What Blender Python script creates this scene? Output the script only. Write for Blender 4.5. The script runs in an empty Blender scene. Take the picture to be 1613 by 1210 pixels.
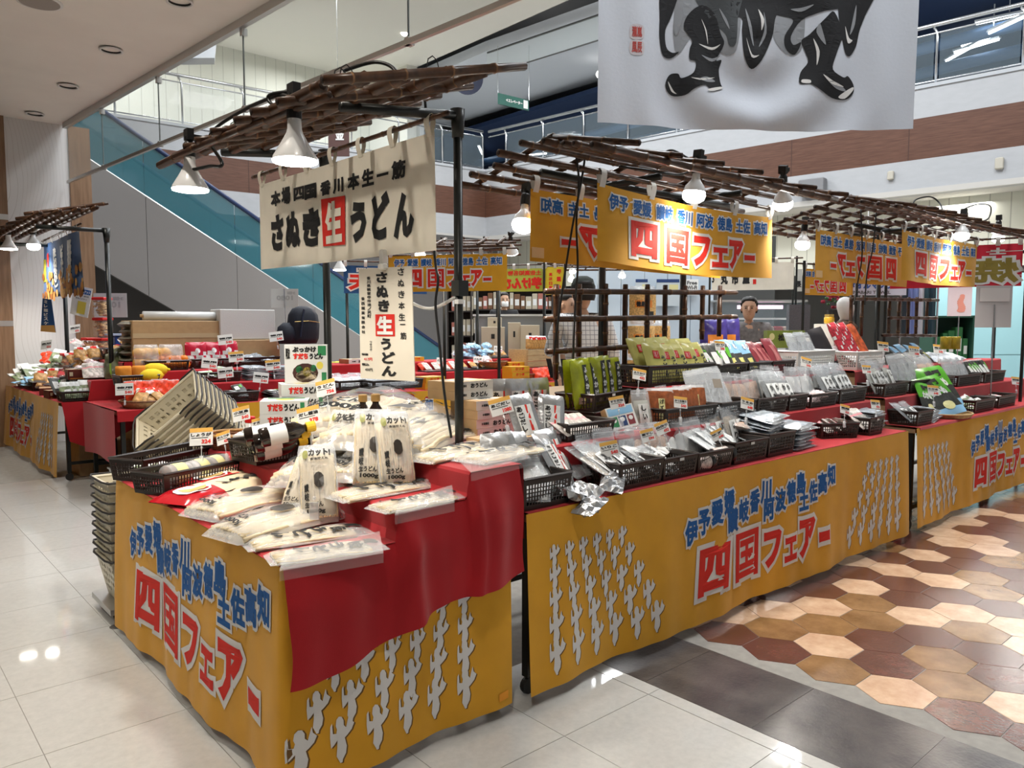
import bpy, math, random
from mathutils import Vector, Matrix, Euler
R = random.Random(7)
SC = bpy.context.scene
COL = SC.collection
rad = math.radians
# ------------------------------------------------------------------ camera
F, CX, CY, H = 1212.0, 806.5, 605.0, 1.55
PITCH = math.atan((605 - 514) / F); AZ = rad(48.6)
cam = bpy.data.cameras.new('camera'); camo = bpy.data.objects.new('camera', cam); COL.objects.link(camo)
camo.location = (0, 0, H); camo.rotation_euler = (rad(90) - PITCH, 0, AZ - rad(90))
cam.sensor_fit = 'HORIZONTAL'; cam.sensor_width = 36; cam.lens = F / 1613 * 36; cam.clip_start = .05; cam.clip_end = 200
SC.camera = camo
_fw = Vector((math.cos(AZ) * math.cos(PITCH), math.sin(AZ) * math.cos(PITCH), -math.sin(PITCH)))
_rt = Vector((math.sin(AZ), -math.cos(AZ), 0)); _up = _rt.cross(_fw); _C = Vector((0, 0, H))
def at(px, py, x=None, y=None, z=None):
    "point of a plane x=, y= or z= seen at a photograph pixel"
    d = _fw + _rt * ((px - CX) / F) - _up * ((py - CY) / F)
    t = (z - H) / d.z if z is not None else (x / d.x if x is not None else y / d.y)
    return _C + d * t
def pj(p):
    d = Vector(p) - _C; k = d.dot(_fw)
    return (CX + F * d.dot(_rt) / k, CY - F * d.dot(_up) / k, k)
# ------------------------------------------------------------------ world, view
SC.view_settings.view_transform = 'Standard'; SC.view_settings.look = 'None'
SC.view_settings.gamma = 1; SC.view_settings.use_curve_mapping = False
SC.view_settings.exposure = 0.0
wd = bpy.data.worlds.new('world'); SC.world = wd; wd.use_nodes = True
wd.node_tree.nodes['Background'].inputs[0].default_value = (.86, .93, 1.0, 1)
wd.node_tree.nodes['Background'].inputs[1].default_value = .30
def area(name, loc, rot, sx, sy, power, col=(1, 1, 1)):
    l = bpy.data.lights.new(name, 'AREA'); l.shape = 'RECTANGLE'; l.size = sx; l.size_y = sy; l.energy = power; l.color = col
    o = bpy.data.objects.new(name, l); COL.objects.link(o); o.location = loc; o.rotation_euler = rot
    return o
# unseen area lights added high above the hall to brighten it
for i, (x, y) in enumerate([(5.5, 2), (10.5, 2), (5.5, 8), (10.5, 8), (6, 14), (11, 14)]):
    area('atrium_lamp', (x, y, 11.6 if y < 10 else 9.85), (0, 0, 0), 2.4, 2.4, 560 if y < 10 else 400, (.93, .97, 1.0))
# ------------------------------------------------------------------ materials
MATS = {}
def mat(name, col, rough=.5, metal=0, var=0.0, scale=20, bump=0.0, bscale=200, alpha=1.0, emit=None, estr=1.0, coat=0, spec=.5, trans=0, sheen=0, stretch=None, ior=1.45):
    if name in MATS: return MATS[name]
    m = bpy.data.materials.new(name); m.use_nodes = True; MATS[name] = m
    nt = m.node_tree; b = nt.nodes['Principled BSDF']; L = nt.links.new
    b.inputs['Base Color'].default_value = (*col, 1); b.inputs['Roughness'].default_value = rough
    b.inputs['Metallic'].default_value = metal; b.inputs['Specular IOR Level'].default_value = spec
    b.inputs['Alpha'].default_value = alpha; b.inputs['Coat Weight'].default_value = coat
    b.inputs['Transmission Weight'].default_value = trans; b.inputs['Sheen Weight'].default_value = sheen
    b.inputs['IOR'].default_value = ior
    if emit:
        b.inputs['Emission Color'].default_value = (*emit, 1); b.inputs['Emission Strength'].default_value = estr
    if var or bump:
        tc = nt.nodes.new('ShaderNodeTexCoord'); mp = nt.nodes.new('ShaderNodeMapping'); L(tc.outputs['Object'], mp.inputs[0])
        if stretch: mp.inputs['Scale'].default_value = stretch
    if var:
        n = nt.nodes.new('ShaderNodeTexNoise'); n.inputs['Scale'].default_value = scale; n.inputs['Detail'].default_value = 4
        L(mp.outputs[0], n.inputs[0])
        r = nt.nodes.new('ShaderNodeValToRGB'); r.color_ramp.elements[0].position = .3; r.color_ramp.elements[1].position = .7
        r.color_ramp.elements[0].color = (*[c * (1 - var) for c in col], 1)
        r.color_ramp.elements[1].color = (*[min(1, c * (1 + var)) for c in col], 1)
        L(n.outputs[0], r.inputs[0]); L(r.outputs[0], b.inputs['Base Color'])
    if bump:
        n2 = nt.nodes.new('ShaderNodeTexNoise'); n2.inputs['Scale'].default_value = bscale; n2.inputs['Detail'].default_value = 3
        L(mp.outputs[0], n2.inputs[0])
        bp = nt.nodes.new('ShaderNodeBump'); bp.inputs['Strength'].default_value = bump; bp.inputs['Distance'].default_value = .01
        L(n2.outputs[0], bp.inputs['Height']); L(bp.outputs[0], b.inputs['Normal'])
    return m
def weave(name, col, scale=900, rough=.85, var=.06):
    "cloth: fine thread relief + slow colour change"
    m = mat(name, col, rough, var=var, scale=6, bump=.12, bscale=scale, sheen=.15)
    return m
# ------------------------------------------------------------------ mesh builder
class MB:
    def __init__(s): s.v = []; s.f = []; s.m = []
    def add(s, vs, fs, mi=0, M=None):
        o = len(s.v)
        s.v += [tuple(M @ Vector(p)) if M is not None else tuple(p) for p in vs]
        s.f += [tuple(i + o for i in f) for f in fs]; s.m += [mi] * len(fs)
        return s
    def box(s, c, d, mi=0, M=None):
        x, y, z = (k / 2 for k in d); cx, cy, cz = c
        vs = [(cx + a * x, cy + b * y, cz + e * z) for e in (-1, 1) for b in (-1, 1) for a in (-1, 1)]
        return s.add(vs, [(0, 2, 3, 1), (4, 5, 7, 6), (0, 1, 5, 4), (2, 6, 7, 3), (0, 4, 6, 2), (1, 3, 7, 5)], mi, M)
    def bbox(s, a, b, mi=0, M=None):
        return s.box([(a[i] + b[i]) / 2 for i in range(3)], [abs(b[i] - a[i]) for i in range(3)], mi, M)
    def cham(s, c, d, r, mi=0, M=None):
        "box with its edges cut"
        x, y, z = (k / 2 for k in d); cx, cy, cz = c
        rings = []
        for (zz, q) in ((-z, r), (-z + r, 0), (z - r, 0), (z, r)):
            X, Y = x - q, y - q; k = r * .6
            rings.append([(cx + a, cy + b, cz + zz) for a, b in ((-X + k, -Y), (X - k, -Y), (X, -Y + k), (X, Y - k), (X - k, Y), (-X + k, Y), (-X, Y - k), (-X, -Y + k))])
        return s.loft(rings, mi, M)
    def loft(s, rings, mi=0, M=None, cap=True, closed=True):
        n = len(rings[0]); vs = [p for r in rings for p in r]; fs = []
        for i in range(len(rings) - 1):
            for j in range(n if closed else n - 1):
                k = (j + 1) % n; fs.append((i * n + j, i * n + k, (i + 1) * n + k, (i + 1) * n + j))
        if cap and closed:
            fs.append(tuple(reversed(range(n)))); fs.append(tuple(range((len(rings) - 1) * n, len(rings) * n)))
        return s.add(vs, fs, mi, M)
    def tube(s, pts, r, n=8, mi=0, M=None, cap=True):
        pts = [Vector(p) for p in pts]; rr = r if isinstance(r, (list, tuple)) else [r] * len(pts)
        t0 = (pts[1] - pts[0]).normalized(); a = Vector((0, 0, 1)) if abs(t0.z) < .9 else Vector((1, 0, 0))
        nx = t0.cross(a).normalized(); rings = []
        for i, p in enumerate(pts):
            t = (pts[min(i + 1, len(pts) - 1)] - pts[max(i - 1, 0)]).normalized()
            nx = (nx - t * nx.dot(t)).normalized(); ny = t.cross(nx)
            rings.append([tuple(p + nx * (rr[i] * math.cos(2 * math.pi * k / n)) + ny * (rr[i] * math.sin(2 * math.pi * k / n))) for k in range(n)])
        return s.loft(rings, mi, M, cap)
    def lathe(s, prof, n=16, mi=0, M=None, cap=True):
        return s.loft([[(r * math.cos(2 * math.pi * k / n), r * math.sin(2 * math.pi * k / n), z) for k in range(n)] for r, z in prof], mi, M, cap)
    def prism(s, poly, h, mi=0, M=None, z0=0):
        n = len(poly)
        vs = [(x, y, z0) for x, y in poly] + [(x, y, z0 + h) for x, y in poly]
        fs = [tuple(reversed(range(n))), tuple(range(n, 2 * n))] + [(i, (i + 1) % n, n + (i + 1) % n, n + i) for i in range(n)]
        return s.add(vs, fs, mi, M)
    def grid(s, fn, nu, nv, mi=0, M=None, mf=None):
        vs = [fn(i / nu, j / nv) for j in range(nv + 1) for i in range(nu + 1)]
        fs = [(j * (nu + 1) + i, j * (nu + 1) + i + 1, (j + 1) * (nu + 1) + i + 1, (j + 1) * (nu + 1) + i) for j in range(nv) for i in range(nu)]
        return s.add(vs, fs, mi, M)
    def ball(s, c, r, nu=10, nv=7, mi=0, M=None):
        r3 = r if isinstance(r, (tuple, list)) else (r, r, r); rings = []
        for j in range(1, nv):
            t = math.pi * j / nv - math.pi / 2
            rings.append([(c[0] + r3[0] * math.cos(t) * math.cos(2 * math.pi * k / nu), c[1] + r3[1] * math.cos(t) * math.sin(2 * math.pi * k / nu), c[2] + r3[2] * math.sin(t)) for k in range(nu)])
        return s.loft(rings, mi, M)
    def mesh(s, name, mats, smooth=False):
        me = bpy.data.meshes.new(name); me.from_pydata(s.v, [], s.f)
        for m in (mats if isinstance(mats, (list, tuple)) else [mats]): me.materials.append(m)
        if any(s.m): me.polygons.foreach_set('material_index', s.m)
        if smooth: me.polygons.foreach_set('use_smooth', [True] * len(me.polygons))
        me.update(); return me
    def build(s, name, mats, parent=None, smooth=False, M=None):
        return put(name, s.mesh(name, mats, smooth), parent, M)
def put(name, me, parent=None, M=None):
    o = bpy.data.objects.new(name, me); COL.objects.link(o)
    if parent is not None: o.parent = parent
    if M is not None: o.matrix_basis = M
    return o
def tag(o, label, cat, group=None, kind=None):
    if label: o['label'] = label
    if cat: o['category'] = cat
    if group: o['group'] = group
    if kind: o['kind'] = kind
    return o
def thing(name, label, cat, M=None, group=None):
    o = bpy.data.objects.new(name, None); COL.objects.link(o); o.empty_display_size = .05
    if M is not None: o.matrix_basis = M
    return tag(o, label, cat, group)
def struct(o): o['kind'] = 'structure'; return o
def T(x=0, y=0, z=0, rz=0, rx=0, ry=0, s=1):
    "place: rx, ry, rz in degrees"
    m = Matrix.Translation((x, y, z)) @ Euler((rad(rx), rad(ry), rad(rz)), 'XYZ').to_matrix().to_4x4()
    return m @ Matrix.Scale(s, 4) if s != 1 else m
SUBPART = {'card_header': 'card', 'card_lettering': 'card', 'card_price': 'card', 'print': 'pack', 'lettering': 'pack', 'portrait_print': 'wrapper', 'seal_print': 'wrapper', 'zip_seal': 'clear_bag', 'bottle_label': 'bottle', 'jar_label': 'jar'}
def copies(name, parts, label, cat, M, group=None):
    "a thing out of shared part meshes: parts = [(part name, mesh[, matrix])]; one part -> one mesh object"
    if len(parts) == 1 and len(parts[0]) == 2:
        return tag(put(name, parts[0][1], None, M), label, cat, group)
    t = thing(name, label, cat, M, group)
    done = {}
    for p in parts:
        par = done.get(SUBPART.get(p[0], ''), t) if len(p) < 3 else t
        if p[0] in ('lettering', 'print') and len(p) < 3: par = next((done[k] for k in ('pack', 'wrapper', 'carton', 'clear_bag') if k in done), t)
        o = put(p[0], p[1], par, p[2] if len(p) > 2 else None)
        if p[0] in ('card', 'pack', 'wrapper', 'clear_bag', 'carton', 'bottle', 'jar', 'reflector'): done.setdefault(p[0], o)
    return t
# ------------------------------------------------------------------ lettering
_TX = {}
_TS = bpy.data.scenes.new('lettering_workshop')
def baked(o):
    "mesh of an object with its modifiers, worked out in a scene of its own"
    _TS.collection.objects.link(o)
    with bpy.context.temp_override(scene=_TS, view_layer=_TS.view_layers[0]):
        return bpy.data.meshes.new_from_object(o.evaluated_get(bpy.context.evaluated_depsgraph_get()))
def glyphs(body, bold=0.0):
    "flat outline mesh of a line of lettering, box 0..w, 0..h (em = 1)"
    k = (body, round(bold, 3))
    if k in _TX: return _TX[k]
    c = bpy.data.curves.new('lettering', 'FONT'); c.body = body; c.resolution_u = 2
    if bold: c.bevel_depth = bold; c.bevel_resolution = 0
    o = bpy.data.objects.new('lettering', c); me = baked(o)
    vs = [tuple(v.co) for v in me.vertices]; fs = [tuple(p.vertices) for p in me.polygons]
    if bold: fs = [f for f in fs if sum(vs[i][2] for i in f) / len(f) > -1e-6]
    bpy.data.objects.remove(o); bpy.data.curves.remove(c); bpy.data.meshes.remove(me)
    xs = [v[0] for v in vs] or [0]; ys = [v[1] for v in vs] or [0]
    _TX[k] = (vs, fs, min(xs), min(ys), max(xs), max(ys)); return _TX[k]
def letter(mb, body, box, S=None, bold=.03, mi=0, skew=0.0, lift=.002, ref=None, rise=0.0):
    """write body into the box (u0, v0, u1, v1); S(u, v) -> point, normal.  ref = bold of the core so an outline keeps its place"""
    vs, fs, x0, y0, x1, y1 = glyphs(body, bold)
    if ref is not None:
        _, _, x0, y0, x1, y1 = glyphs(body, ref)
    w = (x1 - x0) or 1; h = (y1 - y0) or 1; out = []
    for v in vs:
        a = (v[0] - x0) / w; b = (v[1] - y0) / h
        u = box[0] + a * (box[2] - box[0]) + skew * (b - .5) * (box[3] - box[1]); w_ = box[1] + b * (box[3] - box[1]) + rise * a
        if S is None: out.append((u, w_, lift + v[2] * .004))
        else:
            p, n = S(u, w_); out.append(tuple(p + n * (lift + v[2] * .004)))
    mb.add(out, fs, mi)
def col_letter(mb, body, u, v_top, size, step, S=None, bold=.03, mi=0, lift=.002):
    "vertical line of characters"
    for i, ch in enumerate(body):
        if ch == ' ': continue
        small = ch in 'ーー一'
        if ch in 'ー': b = (u - size * .08, v_top - i * step - size, u + size * .08, v_top - i * step)
        elif ch == '一': b = (u - size / 2, v_top - i * step - size * .56, u + size / 2, v_top - i * step - size * .44)
        elif ch == 'ノ': b = (u - size * .3, v_top - i * step - size, u + size * .3, v_top - i * step)
        else: b = (u - size / 2, v_top - i * step - size, u + size / 2, v_top - i * step)
        letter(mb, ch, b, S, bold, mi, lift=lift)
# ================================================================== STRUCTURE
def tile_mat(name, c0, c1, rough=.16, scale=9, spots=0.0, bump=.02, coat=.35, crough=None):
    if name in MATS: return MATS[name]
    m = bpy.data.materials.new(name); m.use_nodes = True; MATS[name] = m
    nt = m.node_tree; b = nt.nodes['Principled BSDF']; L = nt.links.new
    tc = nt.nodes.new('ShaderNodeTexCoord'); oi = nt.nodes.new('ShaderNodeObjectInfo')
    ad = nt.nodes.new('ShaderNodeVectorMath'); ad.operation = 'ADD'
    sc = nt.nodes.new('ShaderNodeVectorMath'); sc.operation = 'SCALE'; sc.inputs[3].default_value = 40
    L(oi.outputs['Random'], sc.inputs[0]); L(tc.outputs['Object'], ad.inputs[0]); L(sc.outputs[0], ad.inputs[1])
    n = nt.nodes.new('ShaderNodeTexNoise'); n.inputs['Scale'].default_value = scale; n.inputs['Detail'].default_value = 8; n.inputs['Roughness'].default_value = .65
    L(ad.outputs[0], n.inputs[0])
    r = nt.nodes.new('ShaderNodeValToRGB'); r.color_ramp.elements[0].position = .32; r.color_ramp.elements[1].position = .68
    r.color_ramp.elements[0].color = (*c0, 1); r.color_ramp.elements[1].color = (*c1, 1)
    L(n.outputs[0], r.inputs[0]); L(r.outputs[0], b.inputs['Base Color'])
    b.inputs['Roughness'].default_value = rough; b.inputs['Coat Weight'].default_value = coat; b.inputs['Coat Roughness'].default_value = rough * .8 if crough is None else crough
    n2 = nt.nodes.new('ShaderNodeTexNoise'); n2.inputs['Scale'].default_value = 60; n2.inputs['Detail'].default_value = 4
    L(ad.outputs[0], n2.inputs[0])
    bp = nt.nodes.new('ShaderNodeBump'); bp.inputs['Strength'].default_value = bump; bp.inputs['Distance'].default_value = .02
    L(n2.outputs[0], bp.inputs['Height']); L(bp.outputs[0], b.inputs['Normal'])
    return m
M_white_tile = tile_mat('white_floor_tile', (.50, .50, .48), (.58, .575, .55), .30, 30, bump=.012, coat=.6, crough=.045)
M_dark_tile = tile_mat('slate_floor_tile', (.045, .042, .045), (.115, .105, .10), .28, 7, bump=.10)
M_hex = [tile_mat('cream_hexagon_tile', (.55, .33, .20), (.80, .56, .38), .26, 6, bump=.08),
         tile_mat('brown_hexagon_tile', (.20, .10, .035), (.36, .20, .085), .26, 6, bump=.08),
         tile_mat('maroon_hexagon_tile', (.085, .028, .018), (.16, .058, .04), .26, 6, bump=.08)]
M_grout = mat('grey_grout', (.30, .285, .26), .8, var=.1)
floor = struct(MB().bbox((-12, -8, -.2), (34, 40, -.003)).build('floor', mat('pale_floor_screed', (.42, .40, .37), .5, var=.08, scale=3)))
GR = struct(MB().bbox((-6, -4, -.003), (14, 12, -.0022)).build('trim_1', M_grout))
GR.parent = floor
def seen(p, mx=420, my=330):
    q = pj(p); return q[2] > .3 and -mx < q[0] < 1613 + mx and q[1] < 1210 + my
TX_, TY_ = .502, .58
me = MB().bbox((0, 0, -.003), (TX_ - .003, TY_ - .003, .0)).mesh('floor_tile', M_white_tile)
for i in range(-8, 6):
    for j in range(-4, 15):
        x = 1.004 + i * TX_; y = 3.137 + (j - 5) * TY_
        if x + TX_ > 2.60 or (x > 1.4 and y > 2.4 and y < 4) or (x > 1.9 and y > 2): continue
        if seen((x + .25, y + .29, 0)): put('floor_tile', me, floor, T(x, y, 0))
me2 = MB().bbox((0, 0, -.003), (2.585 - 2.51, TY_ - .003, .0)).mesh('floor_tile', M_white_tile)
for j in range(-4, 4):
    y = 3.137 + (j - 5) * TY_
    put('floor_tile', me2, floor, T(2.512, y, 0))
me = MB().bbox((0, 0, -.003), (.5 - .003, .517, .0)).mesh('slate_tile', M_dark_tile)
for j in range(-4, 3): put('slate_tile', me, floor, T(2.59, 1.02 + j * .52, 0))
HR = .1605
hexv = [((HR - .0025) * math.cos(rad(60 * k)), (HR - .0025) * math.sin(rad(60 * k))) for k in range(6)]
hmesh = [MB().prism(hexv, .003, z0=-.003).mesh('hexagon_tile', m) for m in M_hex]
def clip_x(poly, x0):
    out = []
    for i in range(len(poly)):
        a, b = poly[i], poly[(i + 1) % len(poly)]
        if a[0] >= x0: out.append(a)
        if (a[0] >= x0) != (b[0] >= x0):
            t = (x0 - a[0]) / (b[0] - a[0]); out.append((x0, a[1] + t * (b[1] - a[1])))
    return out
hexrnd = random.Random(3); cells = []
known = {}
for (px, py), k in {(1375, 1010): 2, (1400, 1065): 2, (1410, 1090): 0, (1355, 1058): 1, (1308, 1025): 0, (1230, 1022): 2, (1275, 1048): 1, (1290, 970): 0, (1360, 975): 1, (1228, 988): 1, (1440, 985): 0, (1530, 1000): 1, (1545, 1035): 2, (1480, 1040): 1, (1465, 1080): 1, (1580, 1070): 2, (1480, 1115): 2, (1520, 1130): 2, (1560, 1100): 0, (1590, 1120): 0, (1340, 950): 1, (1430, 942): 2, (1490, 940): 2, (1510, 970): 0, (1560, 985): 2, (1270, 945): 0, (1335, 1100): 0, (1600, 1010): 0, (1220, 950): 0, (1290, 925): 2}.items():
    p = at(px, py, z=0); known[(p.x, p.y)] = k
for i in range(-2, 40):
    for j in range(-14, 12):
        cx = 3.806 + i * 1.5 * HR; cy = 1.574 + j * math.sqrt(3) * HR + (math.sqrt(3) * HR / 2 if i % 2 else 0)
        if cx < 2.95 or cy > 2.75 or not seen((cx, cy, 0), 300, 250): continue
        k = next((kk for (ax, ay), kk in known.items() if (ax - cx) ** 2 + (ay - cy) ** 2 < .012), None)
        if k is None: k = hexrnd.choice([0, 0, 1, 2, 2])
        cells.append((cx * cx + cy * cy, cx, cy, k))
cells.sort()
for n, (d, cx, cy, k) in enumerate(cells[:298]):
    if cx - HR < 3.092:
        po = clip_x([(x + cx, y + cy) for x, y in hexv], 3.0925)
        if len(po) > 2: MB().prism(po, .003, z0=-.003).build('hexagon_tile', M_hex[k], floor)
    else: put('hexagon_tile', hmesh[k], floor, T(cx, cy, 0))
far = MB(); 
for n, (d, cx, cy, k) in enumerate(cells[298:]): far.prism([(x + cx, y + cy) for x, y in hexv], .003, k, z0=-.003)
if far.v: o = far.build('distant_hexagon_tiles', M_hex, floor); o['kind'] = 'stuff'
# small round floor plate
o = MB().lathe([(.035, 0), (.035, .002), (.03, .003)], 20).build('floor_outlet_cover', mat('worn_steel', (.25, .24, .22), .4, .8)); o.matrix_basis = T(1.03, 4.26, 0)
tag(o, 'small round metal outlet cover set in the white floor', 'floor cover')
# ---- generic upright slab between two plan points
def slab(p0, p1, z0, z1, th, mb=None, mi=0):
    "front face on the line p0-p1, thickness to the left of the direction"
    mb = mb or MB(); a = Vector((p0[0], p0[1], 0)); b = Vector((p1[0], p1[1], 0)); d = (b - a).normalized(); n = Vector((-d.y, d.x, 0)) * th
    vs = [a, b, b + n, a + n]; vs = [Vector((v.x, v.y, z0)) for v in vs] + [Vector((v.x, v.y, z1)) for v in vs]
    return mb.add(vs, [(3, 2, 1, 0), (4, 5, 6, 7), (0, 1, 5, 4), (1, 2, 6, 5), (2, 3, 7, 6), (3, 0, 4, 7)], mi)
ZC = 4.2
M_ceil = mat('matt_white_ceiling', (.84, .79, .72), .9, var=.03, scale=2)
M_wallw = mat('textured_white_wall', (.44, .45, .47), .8, var=.03, scale=4, bump=.15, bscale=60, stretch=(1, 1, 3))
M_alu = mat('brushed_aluminium', (.55, .54, .52), .35, .9)
M_steel = mat('satin_steel', (.62, .64, .66), .25, .95)
def wood_mat(name, c0, c1, s=(1, 1, 14), scale=3):
    m = mat(name, c0, .45, var=.01)
    r = [n for n in m.node_tree.nodes if n.type == 'VALTORGB'][0]; mp = [n for n in m.node_tree.nodes if n.type == 'MAPPING'][0]
    mp.inputs['Scale'].default_value = s; r.color_ramp.elements[0].color = (*c0, 1); r.color_ramp.elements[1].color = (*c1, 1)
    t = [n for n in m.node_tree.nodes if n.type == 'TEX_NOISE'][0]; t.inputs['Scale'].default_value = scale; t.inputs['Detail'].default_value = 6
    return m
M_woodband = wood_mat('walnut_veneer_band', (.085, .033, .019), (.14, .062, .038))
M_wooddoor = wood_mat('brown_veneer_panel', (.17, .095, .05), (.26, .155, .09), (14, 14, 1))
# low ceiling over the walkway; its edge towards the hall carries a hanging glass smoke screen
E0, E1 = Vector((3.42, -1.0, 0)), Vector((2.44, 11.6, 0))
lc = MB().prism([(-9, -6), (3.42 + .39, -6), (3.42, -1), (2.44, 11.6), (2.0, 17.2), (-9, 17.2)], .5, z0=ZC).build('ceiling', M_ceil); struct(lc)
ed = (E1 - E0).normalized(); en = Vector((-ed.y, ed.x, 0))
def edge_pt(px, py): # pixel on the vertical plane through the edge line
    lo, hi = 1.0, 30.0
    d = _fw + _rt * ((px - CX) / F) - _up * ((py - CY) / F); nn = Vector((ed.y, -ed.x, 0))
    t = (E0 - _C).dot(nn) / d.dot(nn); return _C + d * t
slab(E0, E1, ZC - .07, ZC, .05).build('trim_2', M_alu)['kind'] = 'structure'
zb = ZC - .74
js = [0.0] + sorted(((edge_pt(px, py) - E0).dot(ed)) for px, py in [(384, 60), (251, 160), (163, 230)]) 
js = [js[1] - 4.6, js[1] - 2.3] + js[1:] + [(E1 - E0).length - .02]
M_screen = mat('clear_screen_glass', (.80, .90, .88), .03, alpha=.16, spec=.6)
for a, b in zip(js, js[1:]):
    w = slab(E0 + ed * (a + .006), E0 + ed * (b - .006), zb, ZC - .06, .01).build('window_%d' % (1 + js.index(a)), M_screen); struct(w)
sk = thing('smoke_screen_frame', 'thin aluminium frame bars of the hanging glass smoke screen', 'frame')
slab(E0, E1, zb - .035, zb, .03).build('bottom_rail', M_alu, sk)
for a in js[1:-1]: slab(E0 + ed * (a - .0035), E0 + ed * (a + .0035), zb, ZC - .06, .012).build('joint_strip', mat('dark_joint', (.05, .06, .06), .5), sk)
for a in js[1:-1]:
    p = E0 + ed * a; MB().box((p.x, p.y, ZC - .1), (.05, .05, .06)).build('clamp', M_alu, sk)
    MB().box((p.x, p.y, zb - .01), (.05, .05, .05)).build('clamp', M_alu, sk)
# recessed downlights and a ceiling speaker in the low ceiling
M_dlrim = mat('white_enamel_ring', (.75, .73, .70), .4)
M_dlin = mat('black_reflector', (.02, .02, .02), .3)
M_dlamp = mat('downlight_lamp', (1, 1, 1), .4, emit=(1, .93, .82), estr=5)
dlm = [('trim_ring', MB().lathe([(.105, 0), (.105, -.012), (.088, -.012), (.088, 0)], 24, cap=False).mesh('trim_ring', M_dlrim, True)),
       ('reflector', MB().lathe([(.088, -.004), (.07, .09), (.0, .10)], 24, cap=False).mesh('reflector', M_dlin, True)),
       ('lamp', MB().lathe([(.045, .05), (.045, .075), (0, .076)], 16).mesh('lamp', M_dlamp, True))]
# the ceiling is solid, so each fitting sits in a shallow collar just under it
dlm = [(n, m) for n, m in dlm]
dlabel = {(283, 0): 'recessed black downlight cut by the top edge, nearest of the ceiling row', (175, 77): 'recessed black downlight second from the top in the left ceiling row',
          (107, 134): 'recessed black downlight second from the wall in the left ceiling row', (55, 178): 'recessed black downlight closest to the patterned pillar'}
for k, ((px, py), lb) in enumerate(dlabel.items()):
    p = at(px, py, z=ZC)
    copies('downlight', dlm, lb, 'ceiling light', T(p.x, p.y, ZC - .012 - .0), 'downlights in the low ceiling')
p = at(62, 2, z=ZC)
o = thing('ceiling_speaker', 'large round flush ceiling speaker at the upper left corner', 'speaker', T(p.x, p.y, ZC))
MB().lathe([(.17, 0), (.17, -.012), (.15, -.014)], 28).build('rim', M_dlrim, o, True); MB().lathe([(.148, -.012), (.148, -.016)], 28).build('grille', mat('beige_grille', (.38, .34, .30), .7, bump=.4, bscale=900), o)
for (x, y) in [(.9, 1.2), (.6, 3.4), (.9, 5.6), (1.2, 8), (-1.3, 2.2), (-1.3, 5)]:
    l = bpy.data.lights.new('downlight_beam', 'SPOT'); l.energy = 150; l.spot_size = rad(105); l.spot_blend = .8; l.shadow_soft_size = .06; l.color = (1, .93, .83)
    o = bpy.data.objects.new('downlight_beam', l); COL.objects.link(o); o.location = (x, y, ZC - .06)
# patterned pillar on the left with veneer sides
pA = at(22, 192, z=ZC); yP = at(60, 190, z=ZC).y + .05
def ypx(px, py): return at(px, py, y=yP)
xa, xb, xc = ypx(5, 190).x, ypx(106, 200).x, ypx(140, 200).x
m = mat('wave_paper', (.62, .62, .62), .7)
nt = m.node_tree; b = nt.nodes['Principled BSDF']; tc = nt.nodes.new('ShaderNodeTexCoord'); mp = nt.nodes.new('ShaderNodeMapping'); wv = nt.nodes.new('ShaderNodeTexWave')
mp.inputs['Scale'].default_value = (1, 1, .45); wv.inputs['Scale'].default_value = 2.6; wv.inputs['Distortion'].default_value = 13; wv.inputs['Detail'].default_value = 0; wv.bands_direction = 'X'; wv.inputs['Detail Scale'].default_value = .9
rp = nt.nodes.new('ShaderNodeValToRGB'); rp.color_ramp.elements[0].position = .44; rp.color_ramp.elements[0].color = (.62, .61, .60, 1); rp.color_ramp.elements[1].position = .56; rp.color_ramp.elements[1].color = (.62, .61, .60, 1)
e = rp.color_ramp.elements.new(.5); e.color = (.40, .37, .34, 1)
nt.links.new(tc.outputs['Object'], mp.inputs[0]); nt.links.new(mp.outputs[0], wv.inputs[0]); nt.links.new(wv.outputs[1], rp.inputs[0]); nt.links.new(rp.outputs[0], b.inputs['Base Color'])
struct(MB().bbox((xa, yP, 0), (xb, yP + .9, ZC)).build('wall_left', m))
w = struct(MB().bbox((xa - 3, yP - .03, 0), (xa, yP + .9, ZC)).build('wall_veneer', M_wooddoor))
struct(MB().bbox((xb, yP - .02, 0), (xc, yP + .9, ZC)).build('wall_return', M_wooddoor))
for z in (1.55, 2.9):
    MB().bbox((xa - 3, yP - .034, z), (xa, yP - .028, z + .07)).build('metal_strip', M_alu, w)
# ---- escalator behind the glass, rising to the left
YE = 16.64
def epx(px, py): return at(px, py, y=YE)
h0, h1 = epx(174, 181), epx(408, 345); sl = (h1.z - h0.z) / (h1.x - h0.x)
def eline(px, py):
    p = epx(px, py); return lambda x: p.z + sl * (x - p.x)
L_hand, L_glass, L_under = eline(174, 181), eline(167, 268), eline(148, 417)
X0, X1 = 1.2, h0.x + (h0.z - 1.0) / -sl
es = thing('escalator', 'grey escalator with blue tinted glass side rising to the upper left', 'escalator')
M_esc = mat('grey_escalator_cladding', (.135, .125, .12), .5, var=.02, scale=1)
M_escg = mat('blue_balustrade_glass', (.035, .125, .155), .05, alpha=.66, spec=.7)
xg = lambda f, z: X0 + (z - f(X0)) / sl
def para(f0, f1, xa_, xb_, y0, y1, n=1):
    mb = MB(); q = [(xa_, f0(xa_)), (xb_, f0(xb_)), (xb_, f1(xb_)), (xa_, f1(xa_))]
    mb.add([(x, y0, z) for x, z in q] + [(x, y1, z) for x, z in q], [(0, 1, 2, 3), (7, 6, 5, 4), (0, 4, 5, 1), (1, 5, 6, 2), (2, 6, 7, 3), (3, 7, 4, 0)])
    return mb
xs = [X0 + (X1 - X0) * k / 6 for k in range(7)]
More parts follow.
